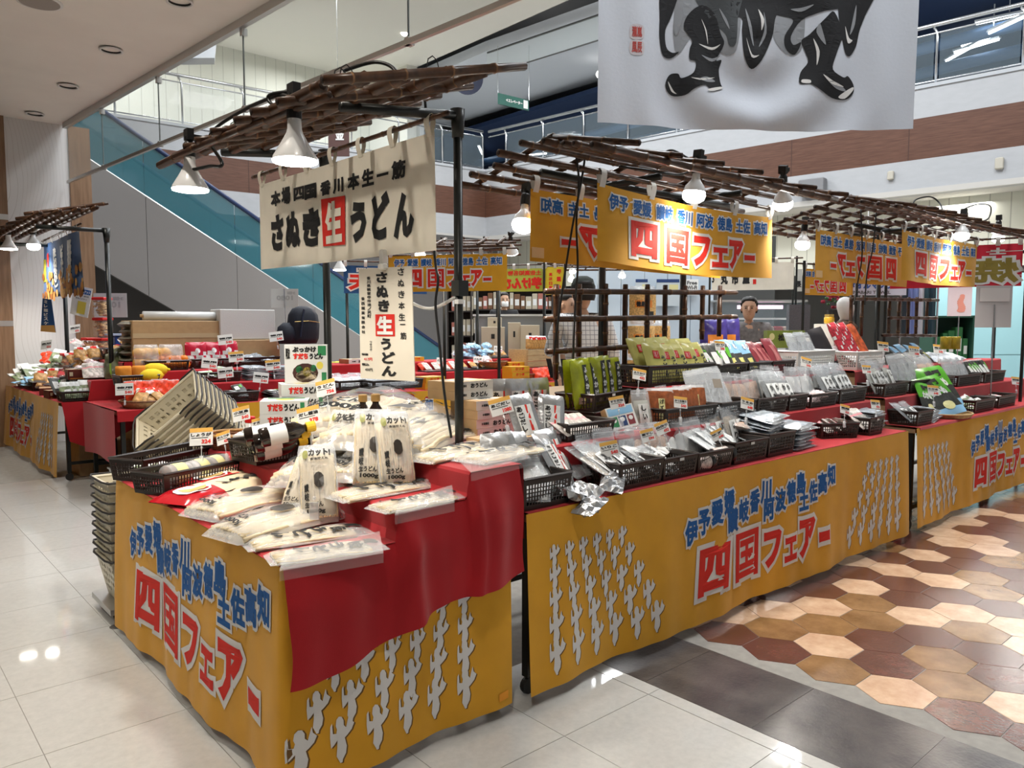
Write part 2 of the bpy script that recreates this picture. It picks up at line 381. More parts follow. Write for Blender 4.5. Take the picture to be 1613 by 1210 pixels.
for a, b in zip(xs, xs[1:]): para(lambda x: max(L_under(x), 0), lambda x: max(L_glass(x), .02), a + .004, b - .004, YE, YE + .1).build('cladding_panel', M_esc, es)
for yy in (YE + .06, YE + 1.5):
    for a, b in zip(xs, xs[1:]): para(L_glass, lambda x: L_hand(x) - .05, a + .006, b - .006, yy, yy + .012).build('glass_panel', M_escg, es)
    MB().tube([(x, yy, L_hand(x)) for x in (X0, X1)], .045, 8).build('handrail', mat('dark_blue_rubber', (.015, .03, .09), .4), es, True)
    MB().tube([(x, yy - .01, L_glass(x)) for x in (X0, X1)], .03, 6).build('skirt_rail', M_alu, es)
st = MB()
n = int((X1 - X0) / .40)
for k in range(n):
    x = X0 + .4 * k; z = L_glass(x + .2) - .15; st.bbox((x, YE + .12, z - .2), (x + .4, YE + 1.45, z))
st.build('steps', mat('ribbed_step_metal', (.2, .2, .2), .4, .6), es)
para(lambda x: max(L_under(x), 0), lambda x: max(L_under(x), 0) + .1, X0, X1, YE + .1, YE + 1.5).build('underside', M_esc, es)
# wall under and behind the escalator
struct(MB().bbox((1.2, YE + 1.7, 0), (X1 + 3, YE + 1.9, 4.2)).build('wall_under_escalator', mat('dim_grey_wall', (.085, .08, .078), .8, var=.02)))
# ---- upper floor galleries
G0, G1, G2 = Vector((17.6, -5.4, 0)), Vector((15.15, 18.4, 0)), Vector((2.0, 19.35, 0))
ZG = [4.2, 4.34, 4.86, 5.66, 6.28]
M_gl = mat('clear_rail_glass', (.60, .75, .85), .03, alpha=.07, spec=.5)
def gallery(a, b, k, side):
    # bands run along a->b, thickness away from the hall
    struct(slab(a, b, ZG[0], ZG[2], side * .35).build('wall_gallery_lower_%d' % k, M_wallw))
    wb = struct(slab(a, b, ZG[2], ZG[3], side * .33).build('wall_gallery_wood_%d' % k, M_woodband))
    struct(slab(a, b, ZG[3], ZG[4], side * .36).build('wall_gallery_upper_%d' % k, M_wallw))
    d = (b - a).normalized(); nrm = Vector((-d.y, d.x, 0)) * side; L = (b - a).length
    struct(slab(a - nrm * .06, b - nrm * .06, ZG[0] - .03, ZG[1] - .06, side * .1).build('trim_gallery_%d' % k, mat('pale_cornice', (.55, .53, .50), .6)))
    struct(slab(a - nrm * .03, b - nrm * .03, ZG[4] - .05, ZG[4] + .02, side * .42).build('trim_ledge_%d' % k, mat('pale_ledge', (.46, .48, .51), .5)))
    q = 0
    while q < L:
        MB_ = slab(a + d * q - nrm * .003, a + d * (q + .02) - nrm * .003, ZG[2], ZG[3], side * .006); MB_.build('panel_joint', mat('dark_walnut_joint', (.07, .03, .02), .6), wb); q += 2.4
    return d, nrm, L
def railing(a, b, label, side, step=1.45, ztop=7.45):
    d = (b - a).normalized(); nrm = Vector((-d.y, d.x, 0)) * side; L = (b - a).length
    r = thing('glass_railing', label, 'railing')
    o = nrm * .14
    MB().tube([a + o + Vector((0, 0, ztop)), b + o + Vector((0, 0, ztop))], .04, 10).build('top_rail', M_steel, r, True)
    MB().tube([a + o + Vector((0, 0, ztop - .16)), b + o + Vector((0, 0, ztop - .16))], .018, 8).build('upper_glass_bar', M_steel, r, True)
    MB().tube([a + o + Vector((0, 0, ZG[4] + .1)), b + o + Vector((0, 0, ZG[4] + .1))], .018, 8).build('lower_glass_bar', M_steel, r, True)
    q = 0; ps = []
    while q <= L + .01: ps.append(q); q += step
    for q in ps:
        p = a + d * q + o
        MB().tube([p + Vector((0, 0, ZG[4] - .02)), p + Vector((0, 0, ztop - .16)), p + nrm * .0 + d * .08 + Vector((0, 0, ztop - .02))], .026, 8).build('post', M_steel, r, True)
    for q, w in zip(ps, ps[1:]):
        slab(a + d * (q + .05) + o, a + d * (w - .05) + o, ZG[4] + .11, ztop - .18, side * .01).build('glass_pane', M_gl, r)
    return r
gallery(G0, G1, 1, -1); gallery(G1, G2, 2, -1)
railing(G0, G1, 'long glass railing with steel posts above the wood band on the right', -1)
railing(G1, G2, 'glass railing on the upper floor above the escalator', -1)
# upper floor slab (white soffit below), ceiling and back walls
struct(MB().prism([(17.95, -6), (15.5, 18.75), (2, 19.7), (2, 34), (34, 34), (34, -6)], .3, z0=5.2).build('floor_upper', mat('upper_floor_slab', (.5, .5, .48), .7)))
struct(MB().prism([(17.95, -6), (15.5, 18.75), (2, 19.7), (2, 34), (34, 34), (34, -6)], .1, z0=4.2).build('ceiling_shops', mat('shop_soffit_white', (.55, .53, .50), .8)))
M_upceil = mat('upper_ceiling_white', (.62, .65, .70), .9)
struct(MB().prism([(17.4, -6), (15.0, 18.2), (15.0, 27), (19.2, 27), (20.6, -6)], .3, z0=9.7).build('ceiling_upper', M_upceil))
struct(MB().prism([(14.6, 10.5), (2.7, 10.5), (2, 34), (14.6, 34)], .3, z0=9.9).build('ceiling_upper_left', mat('upper_ceiling_cream', (.78, .75, .68), .9)))
def groove_mat():
    m = mat('grooved_cream_wall', (.66, .66, .57), .8); nt = m.node_tree; b = nt.nodes['Principled BSDF']
    tc = nt.nodes.new('ShaderNodeTexCoord'); sp = nt.nodes.new('ShaderNodeSeparateXYZ'); ml = nt.nodes.new('ShaderNodeMath'); ml.operation = 'MULTIPLY'; ml.inputs[1].default_value = 3.0
    fr = nt.nodes.new('ShaderNodeMath'); fr.operation = 'FRACT'; gt = nt.nodes.new('ShaderNodeMath'); gt.operation = 'GREATER_THAN'; gt.inputs[1].default_value = .06
    mx = nt.nodes.new('ShaderNodeMixRGB'); mx.inputs[1].default_value = (.42, .42, .36, 1); mx.inputs[2].default_value = (.66, .66, .57, 1)
    nt.links.new(tc.outputs['Object'], sp.inputs[0]); ad = nt.nodes.new('ShaderNodeMath'); nt.links.new(sp.outputs[0], ad.inputs[0]); nt.links.new(sp.outputs[1], ad.inputs[1])
    nt.links.new(ad.outputs[0], ml.inputs[0]); nt.links.new(ml.outputs[0], fr.inputs[0]); nt.links.new(fr.outputs[0], gt.inputs[0]); nt.links.new(gt.outputs[0], mx.inputs[0]); nt.links.new(mx.outputs[0], b.inputs['Base Color'])
    return m
M_groove = groove_mat()
struct(MB().bbox((1, 23.5, 5.5), (14.2, 23.8, 9.9)).build('wall_upper_back', M_groove))
struct(MB().bbox((14.2, 21.2, 5.5), (14.6, 23.8, 9.9)).build('wall_upper_return', mat('cream_return_wall', (.66, .65, .58), .8)))
MB().bbox((14.55, 21.0, 5.5), (14.72, 21.25, 9.7)).build('trim_corner', M_alu)['kind'] = 'structure'
# dark blue shop behind the gallery on the right
M_blue = mat('dark_blue_shop_ceiling', (.010, .028, .085), .7); M_bluew = mat('blue_grey_shop_wall', (.05, .09, .16), .7, var=.2, scale=1)
bs = struct(MB().bbox((19.0, -6, 9.15), (34, 34, 9.3)).build('ceiling_blue_shop', M_blue))
struct(MB().bbox((31, -6, 5.5), (31.3, 34, 9.2)).build('wall_blue_shop_back', M_bluew)); struct(MB().bbox((15, 31, 5.5), (31, 31.3, 9.2)).build('wall_blue_shop_end', M_bluew))
M_tube = mat('fluorescent_tube', (1, 1, 1), .4, emit=(.85, .95, 1), estr=9)
M_fixt = mat('white_lamp_fixture', (.7, .72, .75), .5)
for k, (px, py, L, a) in enumerate([(1565, 48, 2.0, 20), (1530, 72, 2.2, 12), (815, 206, 2.0, 15), (1590, 25, 1.4, 60), (838, 213, 1.4, 75), (760, 210, 1.8, 20), (757, 233, 1.5, 5), (1540, 20, 1.2, 40)]):
    p = at(px, py, x=21 + (k % 3) * 2.2)
    p.z = min(p.z, 9.0)
    t = thing('fluorescent_light', ['bright bare tube light seen through the right upper railing', 'long white strip lamp under the blue ceiling at the far right', 'bright strip lamp above the pole behind the upper railing', 'short strip lamp at the top right corner of the blue shop', 'small tilted strip lamp beside the bright tube over the gallery', 'strip lamp behind the railing post near the corner column', 'low strip lamp deep inside the blue upper shop', 'strip lamp below the red shop sign on the upper floor'][k], 'ceiling light', T(p.x, p.y, p.z, a + 40), 'strip lamps on the upper floor')
    MB().box((0, 0, .03), (L, .12, .05)).build('fixture', M_fixt, t); MB().tube([(-L / 2 + .03, 0, -.02), (L / 2 - .03, 0, -.02)], .03, 8).build('tube', M_tube, t)
    MB().box((0, 0, (9.15 - p.z) / 2 + .05), (.02, .02, max(.02, 9.15 - p.z - .1))).build('hanger', M_fixt, t)
# blue ducts on that ceiling
for k in range(5):
    o = MB().tube([(21 + k * 2, -5, 8.6), (21.5 + k * 2, 30, 8.6)], .16, 8).build('duct', mat('blue_painted_duct', (.05, .11, .22), .5), bs, True)
# upper glass smoke screen above the gallery
sc2 = thing('upper_smoke_screen', 'glass smoke screen hanging from the upper gallery ceiling', 'frame')
slab((15.05, 18.2), (17.4, -6), 9.05, 9.69, .012).build('glass_pane', M_screen, sc2); slab((15.05, 18.2), (17.4, -6), 9.02, 9.05, .03).build('bottom_rail', mat('dark_rail', (.1, .1, .1), .5), sc2)
slab((15.05, 18.2), (17.4, -6), 9.66, 9.72, .05).build('top_channel', mat('dark_channel', (.08, .08, .08), .5), sc2)
# atrium enclosing walls outside the view
struct(MB().bbox((-12, -8.2, 0), (34, -8, 12)).build('wall_behind', mat('hall_white_wall', (.6, .6, .6), .8)))
struct(MB().bbox((-9.2, -8, 0), (-9, 34, 12)).build('wall_far_left', MATS['hall_white_wall']))
struct(MB().bbox((-12, -8, 12), (34, 34, 12.2)).build('ceiling_atrium', mat('atrium_ceiling_white', (.7, .7, .7), .9)))
struct(MB().bbox((1, 33.9, 0), (34, 34.2, 12)).build('wall_far_back', MATS['hall_white_wall'])); struct(MB().bbox((33.8, -8, 0), (34, 34, 12)).build('wall_far_right', MATS['hall_white_wall']))
# ================================================================== STALL KIT
M_yel = weave('yellow_banner_cloth', (.70, .34, .012)); M_red = weave('red_felt_cloth', (.40, .003, .009), 500)
M_cream = weave('cream_canvas', (.82, .76, .63)); M_wht = mat('white_print', (.72, .70, .68), .8); M_redp = mat('red_print', (.66, .022, .012), .8)
M_bluep = mat('blue_print', (.008, .10, .34), .8); M_blk = mat('black_ink', (.012, .012, .012), .7)
M_pole = mat('black_painted_pole', (.012, .014, .013), .35, var=.2, scale=5)
M_bam = mat('smoked_bamboo', (.060, .026, .012), .32, var=.5, scale=9, stretch=(3, 3, 3)); M_bamd = mat('bamboo_hollow', (.02, .01, .006), .9)
M_bamw = mat('pale_node_ring', (.17, .085, .035), .5, var=.3); M_tie = mat('black_tie_wire', (.01, .01, .01), .6)
M_loop = weave('white_cloth_loop', (.72, .70, .66))
def bamboo(p0, p1, r, name='bamboo_pole', parent=None, m=None, mw=None):
    a, b = Vector(p0), Vector(p1); L = (b - a).length; pts, rr = [], []; s = 0.0; ph = R.uniform(.03, .2)
    pts.append(a); rr.append(r); q = ph
    while q < L - .03:
        for dq, k in ((-.012, 1.0), (-.004, 1.16), (.004, 1.16), (.012, 1.0)): pts.append(a + (b - a) * ((q + dq) / L)); rr.append(r * k)
        q += R.uniform(.17, .24)
    pts.append(b); rr.append(r * .94)
    mb = MB().tube(pts, rr, 7)
    nrm = (b - a).normalized()
    for p, sg in ((a, -1), (b, 1)): mb.tube([p + nrm * sg * .0012, p + nrm * sg * .0016], r * .66, 7, 1)  # dark end discs stand in for the shade inside the hollow rod
    n = len(pts); k = 0
    for i in range(n - 1):   # paler node rings
        if rr[i] > r * 1.1 and rr[i + 1] > r * 1.1:
            for j in range(7): mb.m[i * 7 + j] = 2
    o = mb.build(name, [m or M_bam, M_bamd, mw or M_bamw], parent, True)
    return o
def sub(parent): return parent
# ---- lettering sheets
def surf(P0, P1, z0, wave=0.0, k=9.0, ph=0.0, sag=0.0, flare=0.0, h=.5):
    d = Vector((P1[0] - P0[0], P1[1] - P0[1], 0)); L = d.length; d.normalize(); n = Vector((d.y, -d.x, 0)); a = Vector((P0[0], P0[1], 0)); dz = (P1[2] - P0[2]) if len(P0) > 2 else 0
    def S(u, v):
        t = max(0, min(1, u / L)); w = wave * (math.sin(k * u + ph) + .5 * math.sin(2.3 * k * u + 1.7 * ph + 2 * v)) * (1.25 - .9 * v / h)
        p = a + d * u + n * (w + flare * (1 - v / h)) + Vector((0, 0, z0 + dz * t + v - sag * 4 * t * (1 - t)))
        return p, n
    return S, L
def outlined(P, S, mats, body, box, parent, name='lettering', bold=.03, edge=.11, skew=0, lift=.002, both=False, core=None, rise=0):
    for sg in ((1, -1) if both else (1,)):
        SS = S if sg == 1 else (lambda u, v: (lambda q: (q[0], -q[1]))(S(u, v)))
        letter(P[0], body, box, SS, edge, 0, skew, lift, bold, rise); letter(P[1], body, box, SS, bold, 0, skew, lift + .0016, bold, rise)
def fair_print(S, L, h, par, both=False):
    W, Bl, Rd = MB(), MB(), MB()
    pairs = ['伊予', '愛媛', '讃岐', '香川', '阿波', '徳島', '土佐', '高知']
    for i, t in enumerate(pairs):
        u = L * (.05 + .1165 * i); outlined((W, Bl), S, None, t, (u, h * .70, u + L * .092, h * .91), par, bold=.035, edge=.13, both=both)
    for t, a, b, v0, v1 in (('四', .155, .290, .14, .62), ('国', .340, .475, .12, .62), ('フ', .505, .595, .13, .58), ('エ', .607, .700, .13, .44), ('ア', .705, .798, .12, .58), ('ー', .806, .872, .27, .36)):
        outlined((W, Rd), S, None, t, (L * a, h * v0, L * b, h * v1), par, bold=(.028 if t == '国' else .055), edge=(.11 if t == '国' else .14), both=both)
    W.build('lettering_outline', M_wht, par); Bl.build('blue_lettering', M_bluep, par); Rd.build('red_lettering', M_redp, par)
def hang_banner(name, label, P0, P1, h, m, printer, loops=7, wave=.007, sag=.0, both=False, group=None, rodz=.055, rod=True, loopm=None, ext=.12, rodr=.011, rodm=None, wires=None):
    "P0, P1: top corners (x, y, z), reader's left to right"
    t = thing(name, label, 'banner', None, group)
    S0, L = surf(P0, P1, 0, wave, 5.5, R.uniform(0, 6), sag, 0, h)
    S = lambda u, v: (lambda q: (q[0] + Vector((0, 0, P0[2] - h)), q[1]))(S0(u, v))
    mb = MB().grid(lambda a, b: tuple(S(a * L, b * h)[0]), 40, 8); cl = mb.build('cloth', m, t, True)
    if printer: printer(S, L, h, cl)
    d = (Vector(P1) - Vector(P0)).normalized()
    lp = MB()
    for k in range(loops):
        u = L * (.02 + .96 * k / (loops - 1)); p = S(u, h)[0]; n = S(u, h)[1]; q = p + Vector((0, 0, rodz))
        mm = MB().grid(lambda a, b: tuple((p - Vector((0, 0, .015)) + d * ((a - .5) * .04) + n * (.018 * math.sin(math.pi * min(b, 1)) + .002 - .004 * b) * (1 if b < 1 else 1) + Vector((0, 0, (rodz + .035) * math.sin(b * math.pi * .5))))), 1, 6)
        mm.grid(lambda a, b: tuple((p - Vector((0, 0, .015)) + d * ((a - .5) * .04) - n * (.018 * math.sin(math.pi * min(b, 1)) + .002 - .004 * b) + Vector((0, 0, (rodz + .035) * math.sin(b * math.pi * .5))))), 1, 6)
        mm.build('hanging_loop', loopm or M_loop, t, True)
    if wires:
        for u in (-.03, 1.03): p = S(L * u, h)[0] - S(0, 0)[1] * .03; MB().tube([(p.x, p.y, 0), p + Vector((0, 0, rodz + .03))], .016, 8).build('support_post', M_pole, t)
    if rod: bamboo(Vector(P0) - d * ext + Vector((0, 0, rodz)), Vector(P1) + d * ext + Vector((0, 0, rodz)), rodr, 'bamboo_rod', t, m=rodm)
    return t
# ---- dancer motif
DN = [(-.36, .80), (-.30, .86), (-.28, .64), (-.16, .62), (-.13, .70), (-.17, .78), (-.14, .90), (-.05, .95), (.05, .93), (.12, .84), (.12, .74), (.20, .68), (.27, .82), (.33, .93), (.37, .80), (.5, .72), (.40, .60), (.24, .52), (.14, .48), (.20, .30), (.16, .16), (.04, .06), (.02, .0), (-.06, .0), (-.10, .06), (-.18, .16), (-.14, .34), (-.13, .48), (-.26, .40), (-.36, .36), (-.38, .58)]
def dancers(S, u0, par, flip=False, h=.79):
    # five rows of six, smaller and closer to the top
    for r in range(5):
        z = [.10, .225, .345, .455, .55][r]; sz = [.165, .150, .132, .118, .105][r]; sp = [.134, .123, .110, .098, .088][r]
        for c in range(6):
            u = u0 + (c * sp if not flip else -c * sp) + .06 * (1 if not flip else -1)
            vs, sh = [], []
            for x, y in DN:
                q = x if not flip else x
                p, n = S(u + q * sz * .62, z + y * sz); vs.append(tuple(p + n * .0025))
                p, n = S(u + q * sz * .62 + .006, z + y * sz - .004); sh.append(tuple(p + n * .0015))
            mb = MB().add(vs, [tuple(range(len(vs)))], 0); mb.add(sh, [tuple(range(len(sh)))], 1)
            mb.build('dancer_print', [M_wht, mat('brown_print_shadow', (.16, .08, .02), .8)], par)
def skirt_print(S, u0, par):
    W, Bl, Rd = MB(), MB(), MB()
    for i, t in enumerate(['伊予愛媛', '讃岐香川', '阿波徳島', '土佐高知']):
        for j, ch in enumerate(t):
            u = u0 + .372 * i + .113 * j; z = .462 + .034 * j
            outlined((W, Bl), S, None, ch, (u, z, u + .108, z + .132), par, bold=.05, edge=.15, lift=.003)
    for t, a, b, v0, v1, sk in (('四', .11, .385, .185, .425, .12), ('国', .455, .70, .18, .445, 0), ('フ', .75, .92, .19, .40, 0), ('エ', .945, 1.09, .19, .335, 0), ('ア', 1.12, 1.31, .175, .41, 0), ('ー', 1.35, 1.47, .235, .30, 0)):
        outlined((W, Rd), S, None, t, (u0 + a, v0, u0 + b, v1), par, bold=(.028 if t == '国' else .055), edge=(.115 if t == '国' else .15), skew=sk, lift=.003)
    W.build('lettering_outline', M_wht, par); Bl.build('blue_lettering', M_bluep, par); Rd.build('red_lettering', M_redp, par)
def skirt(name, label, pts, z0, z1, wave=.010, k=7.0, flare=.02, ph=0.0, group=None, m=None, hem=None):
    "cloth skirt along plan points; returns thing, S(u, z)"
    t = thing(name, label, 'cloth', None, group)
    P = [Vector((p[0], p[1], 0)) for p in pts]; ls = [0]
    for a, b in zip(P, P[1:]): ls.append(ls[-1] + (b - a).length)
    def frame(u):
        i = 0
        while i < len(P) - 2 and u > ls[i + 1]: i += 1
        d = (P[i + 1] - P[i]).normalized(); n = Vector((d.y, -d.x, 0)); p = P[i] + d * (u - ls[i])
        # soften corners
        for j in range(1, len(P) - 1):
            w = abs(u - ls[j])
            if w < .06:
                d2 = (P[j + 1] - P[j]).normalized(); n2 = Vector((d2.y, -d2.x, 0)); d1 = (P[j] - P[j - 1]).normalized(); n1 = Vector((d1.y, -d1.x, 0)); n = (n1 * (.5 - (u - ls[j]) / .12) + n2 * (.5 + (u - ls[j]) / .12)).normalized()
        return p, n
    def S(u, z):
        p, n = frame(max(0, min(ls[-1], u))); f = max(0, (z1 - z) / (z1 - z0))
        w = 1.35 * wave * (math.sin(k * u + ph) + .6 * math.sin(2.1 * k * u + 2 * ph + 1.5 * f) + .25 * math.sin(5.3 * k * u + ph)) * (f ** .8) + flare * f
        return p + n * (.006 + w) + Vector((0, 0, z)), n
    L = ls[-1]; hz = hem or (lambda u: z0)
    nu = max(24, int(L * 34))
    cl = MB().grid(lambda a, b: tuple(S(a * L, hz(a * L) + (z1 - hz(a * L)) * b)[0]), nu, 12).build('cloth', m or M_yel, t, True)
    return cl, S, L
# ---- perforated plastic basket, shared meshes by size
_BK = {}
M_bask = mat('dark_brown_plastic_basket', (.022, .014, .011), .35); M_baskw = mat('white_plastic_basket', (.72, .72, .70), .4)
def basket_mesh(w, d, h, m=None, taper=.012):
    k = (w, d, h, (m or M_bask).name)
    if k in _BK: return _BK[k]
    mb = MB(); t = .0035
    def side(a, b, A, B):  # bottom corners a,b ; top corners A,B
        a, b, A, B = map(Vector, (a, b, A, B)); L = (b - a).length
        nb = max(4, int(L / .017)); nn = (b - a).cross(A - a).normalized() * t
        def strip(u0, u1, v0, v1):
            q = lambda u, v: a.lerp(b, u).lerp(A.lerp(B, u), v)
            c = [q(u0, v0), q(u1, v0), q(u1, v1), q(u0, v1)]; mb.add(c + [x - nn for x in c], [(0, 1, 2, 3), (7, 6, 5, 4), (0, 4, 5, 1), (1, 5, 6, 2), (2, 6, 7, 3), (3, 7, 4, 0)])
        rows = max(2, int((h * .62) / .0155)); lo, hi = .16, .80
        strip(0, 1, 0, lo); strip(0, 1, hi, 1)
        strip(0, .06, lo, hi); strip(.94, 1, lo, hi)
        for i in range(1, nb): u = .06 + .88 * i / nb; strip(u - .14 / nb * 1.0, u + .14 / nb * 1.0, lo, hi)
        for j in range(1, rows): v = lo + (hi - lo) * j / rows; strip(.06, .94, v - .018, v + .018)
    x, y, X, Y = w / 2 - taper, d / 2 - taper, w / 2, d / 2
    lo = [(-x, -y, 0), (x, -y, 0), (x, y, 0), (-x, y, 0)]; hi_ = [(-X, -Y, h), (X, -Y, h), (X, Y, h), (-X, Y, h)]
    for i in range(4): side(lo[i], lo[(i + 1) % 4], hi_[i], hi_[(i + 1) % 4])
    mb.bbox((-x, -y, 0), (x, y, .004))
    for i in range(4):
        a, b = Vector(hi_[i]), Vector(hi_[(i + 1) % 4]); mb.tube([a, b], .006, 4)
    _BK[k] = mb.mesh('basket', m or M_bask); return _BK[k]
M_tagw = mat('white_card', (.82, .82, .80), .6)
_tagm = MB().box((0, 0, 0), (.035, .001, .014)).mesh('basket_label', M_tagw)
def basket(x, y, z, rz, w, d, h, label, group=None, m=None, tagged=False, rx=0):
    t = copies('plastic_basket', [('perforated_body', basket_mesh(w, d, h, m), None)], label, 'basket', T(x, y, z, rz, rx), group)
    if tagged: put('label_tag', _tagm, t, T(0, -d / 2 - .003, h * .88))
    return t
# ---- price card on a clear clip stand
M_clear = mat('clear_acrylic', (.9, .93, .95), .05, alpha=.32, spec=.7); M_orange = mat('orange_card_header', (.82, .46, .10), .6); M_redt = mat('red_price_ink', (.75, .05, .04), .6)
M_grey = mat('grey_ink', (.12, .12, .12), .7)
_cards = {}
def card_parts(title, price, w=.085, h=.062, header=True):
    k = (title, price, w, header)
    if k in _cards: return _cards[k]
    c = MB().box((0, 0, 0), (w, .0012, h)); cm = c.mesh('card', M_tagw)
    S = lambda u, v: (Vector((u, -.0008, v)), Vector((0, -1, 0)))
    hd = MB()
    if header: hd.add([(-w / 2, -.0012, h / 2 - h * .24), (w / 2, -.0012, h / 2 - h * .24), (w / 2, -.0012, h / 2), (-w / 2, -.0012, h / 2)], [(0, 1, 2, 3)])
    hm = hd.mesh('card_header', M_orange) if header else None
    t = MB()
    letter(t, title, (-w * .44, h * .02, w * .44, h * .22), S, .05, lift=.0008)
    t.add([(-w * .42, -.0014, -h * .08), (w * .3, -.0014, -h * .08), (w * .3, -.0014, -h * .045), (-w * .42, -.0014, -h * .045)], [(0, 1, 2, 3)])
    tm = t.mesh('card_lettering', M_blk)
    p = MB(); letter(p, price, (w * .02, -h * .40, w * .42, -h * .16), S, .05, lift=.0008); pm = p.mesh('card_price', M_redt)
    st = MB().tube([(0, .004, -h / 2), (0, .006, -h / 2 - .05)], .0022, 6); st.ball((0, .005, -h / 2 - .01), .006, 8, 5); st.box((0, .006, -h / 2 - .07), (.016, .010, .042))
    _cards[k] = [('card', cm)] + ([('card_header', hm)] if header else []) + [('card_lettering', tm), ('card_price', pm), ('clip_stand', st.mesh('clip_stand', M_clear, True))]
    return _cards[k]
def price_card(p, label, title='さぬき', price='540', rz=0, tilt=18, roll=0, w=.085, group='price cards on clear stands', header=True, h=None):
    "p: centre of the card; the reader stands towards -Y turned by rz"
    return copies('price_card', card_parts(title, price, w, h or w * .73, header), label, 'price card', T(p[0], p[1], p[2], rz, -tilt, roll), group)
# ---- lamps
M_lampw = mat('white_ceramic_reflector', (.90, .90, .89), .25); M_lens = mat('glowing_lens', (1, 1, 1), .3, emit=(1, .95, .85), estr=26); M_sock = mat('black_lamp_socket', (.012, .012, .012), .4)
M_bulb = mat('glowing_bulb', (1, 1, 1), .3, emit=(1, .96, .88), estr=20)
_body = MB().lathe([(.020, .155), (.024, .145), (.026, .11), (.03, .095), (.055, .05), (.078, .012), (.081, .0)], 24, cap=False).mesh('reflector', M_lampw, True)
_lens = MB().lathe([(.081, .0), (.078, -.008), (.05, -.013), (0.001, -.015)], 24).mesh('lens', M_lens, True)
_sock = MB().lathe([(.027, .145), (.027, .20), (.018, .215), (.018, .235)], 14); _sock.box((.0, 0, .245), (.03, .05, .05)); _sock.box((.03, 0, .235), (.05, .03, .025)); _sock = _sock.mesh('socket_clamp', M_sock, False)
_bbody = MB().lathe([(.02, .12), (.022, .09), (.03, .075), (.05, .05), (.058, .02)], 20, cap=False).mesh('bulb_neck', M_lampw, True)
_bglow = MB().lathe([(.058, .02), (.062, .0), (.055, -.022), (.035, -.036), (.001, -.042)], 20).mesh('bulb_glass', M_bulb, True)
def lamp(p, label, kind='reflector', rx=0, ry=0, rz=0, power=14, group='spot lamps clipped to the bamboo roofs', s=1):
    parts = [('reflector', _body), ('lens', _lens), ('socket_clamp', _sock)] if kind == 'reflector' else [('bulb_neck', _bbody), ('bulb_glass', _bglow), ('socket_clamp', _sock, T(0, 0, -.03))]
    t = copies('spot_lamp', parts, label, 'lamp', T(p[0], p[1], p[2], rz, rx, ry, s), group)
    if power:
        l = bpy.data.lights.new('lamp_light', 'SPOT'); l.energy = power * 3.4; l.spot_size = rad(140); l.spot_blend = .7; l.shadow_soft_size = .06; l.color = (1, .93, .82)
        o = bpy.data.objects.new('lamp_light', l); COL.objects.link(o); o.parent = t; o.location = (0, 0, -.06)
    return t
def cable(name, label, pts, r=.006, m=None, group=None, n=6):
    # smooth through points
    P = [Vector(p) for p in pts]; out = []
    for i in range(len(P) - 1):
        p0, p1, p2, p3 = P[max(i - 1, 0)], P[i], P[i + 1], P[min(i + 2, len(P) - 1)]
        for k in range(8):
            t = k / 8; out.append(.5 * ((2 * p1) + (p2 - p0) * t + (2 * p0 - 5 * p1 + 4 * p2 - p3) * t * t + (3 * p1 - p0 - 3 * p2 + p3) * t ** 3))
    out.append(P[-1])
    return tag(MB().tube(out, r, n).build(name, m or M_sock, None, True), label, 'cable', group)
def gable(name, label, o, dirv, length, ridge_off, ridge_z, front, back, slope=.25, nrods=4, rodsp=.16, ncross=8, r=.018, ends=.06):
    """bamboo lattice roof: rods run along dirv from o; slopes on both sides of the ridge line.
    front/back = number of rods on each side.  The cross rods lie on top."""
    t = thing(name, label, 'canopy')
    d = Vector((dirv[0], dirv[1], 0)).normalized(); n = Vector((-d.y, d.x, 0)); o = Vector((o[0], o[1], 0))
    for side, cnt in ((-1, front), (1, back)):
        if not cnt: continue
        for k in range(cnt):
            off = side * (.05 + k * rodsp); z = ridge_z - slope * abs(off)
            a = o + n * off + d * R.uniform(-ends, ends) + Vector((0, 0, z)); b = o + n * off + d * (length + R.uniform(-ends, ends)) + Vector((0, 0, z + R.uniform(-.01, .01)))
            bamboo(a, b, r * R.uniform(.85, 1.1), parent=t)
        w = .05 + (cnt - 1) * rodsp + .09
        for k in range(ncross):
            q = length * (k + .5) / ncross + R.uniform(-.03, .03)
            a = o + d * q + n * side * (-.02) + Vector((0, 0, ridge_z + r * 1.9)); b = o + d * q + n * side * (w + R.uniform(-.02, .05)) + Vector((0, 0, ridge_z - slope * w + r * 1.9))
            bamboo(a, b, r * .85, parent=t)
    return t
# ================================================================== STALLS
ZT = .79
M_ttop = mat('plywood_table_top', (.35, .24, .14), .6, var=.1)
_whl = MB().lathe([(.0, -.012), (.035, -.012), (.038, 0), (.035, .012), (.0, .012)], 14).mesh('caster', mat('black_caster_rubber', (.02, .02, .02), .5))
def table(label, x0, x1, y0, y1, z=ZT, group='display tables under cloths'):
    t = thing('display_table', label, 'table', None, group)
    MB().bbox((x0 + .02, y0 + .02, z - .04), (x1 - .02, y1 - .02, z - .008)).build('table_top', M_ttop, t)
    for x in (x0 + .06, x1 - .06):
        for y in (y0 + .06, y1 - .06):
            MB().bbox((x - .018, y - .018, .08), (x + .018, y + .018, z - .04)).build('leg', M_pole, t)
            put('caster', _whl, t, T(x, y, .04, 0, 90)); 
    for y in (y0 + .06, y1 - .06): MB().bbox((x0 + .06, y - .015, .16), (x1 - .06, y + .015, .19)).build('lower_rail', M_pole, t)
    return t
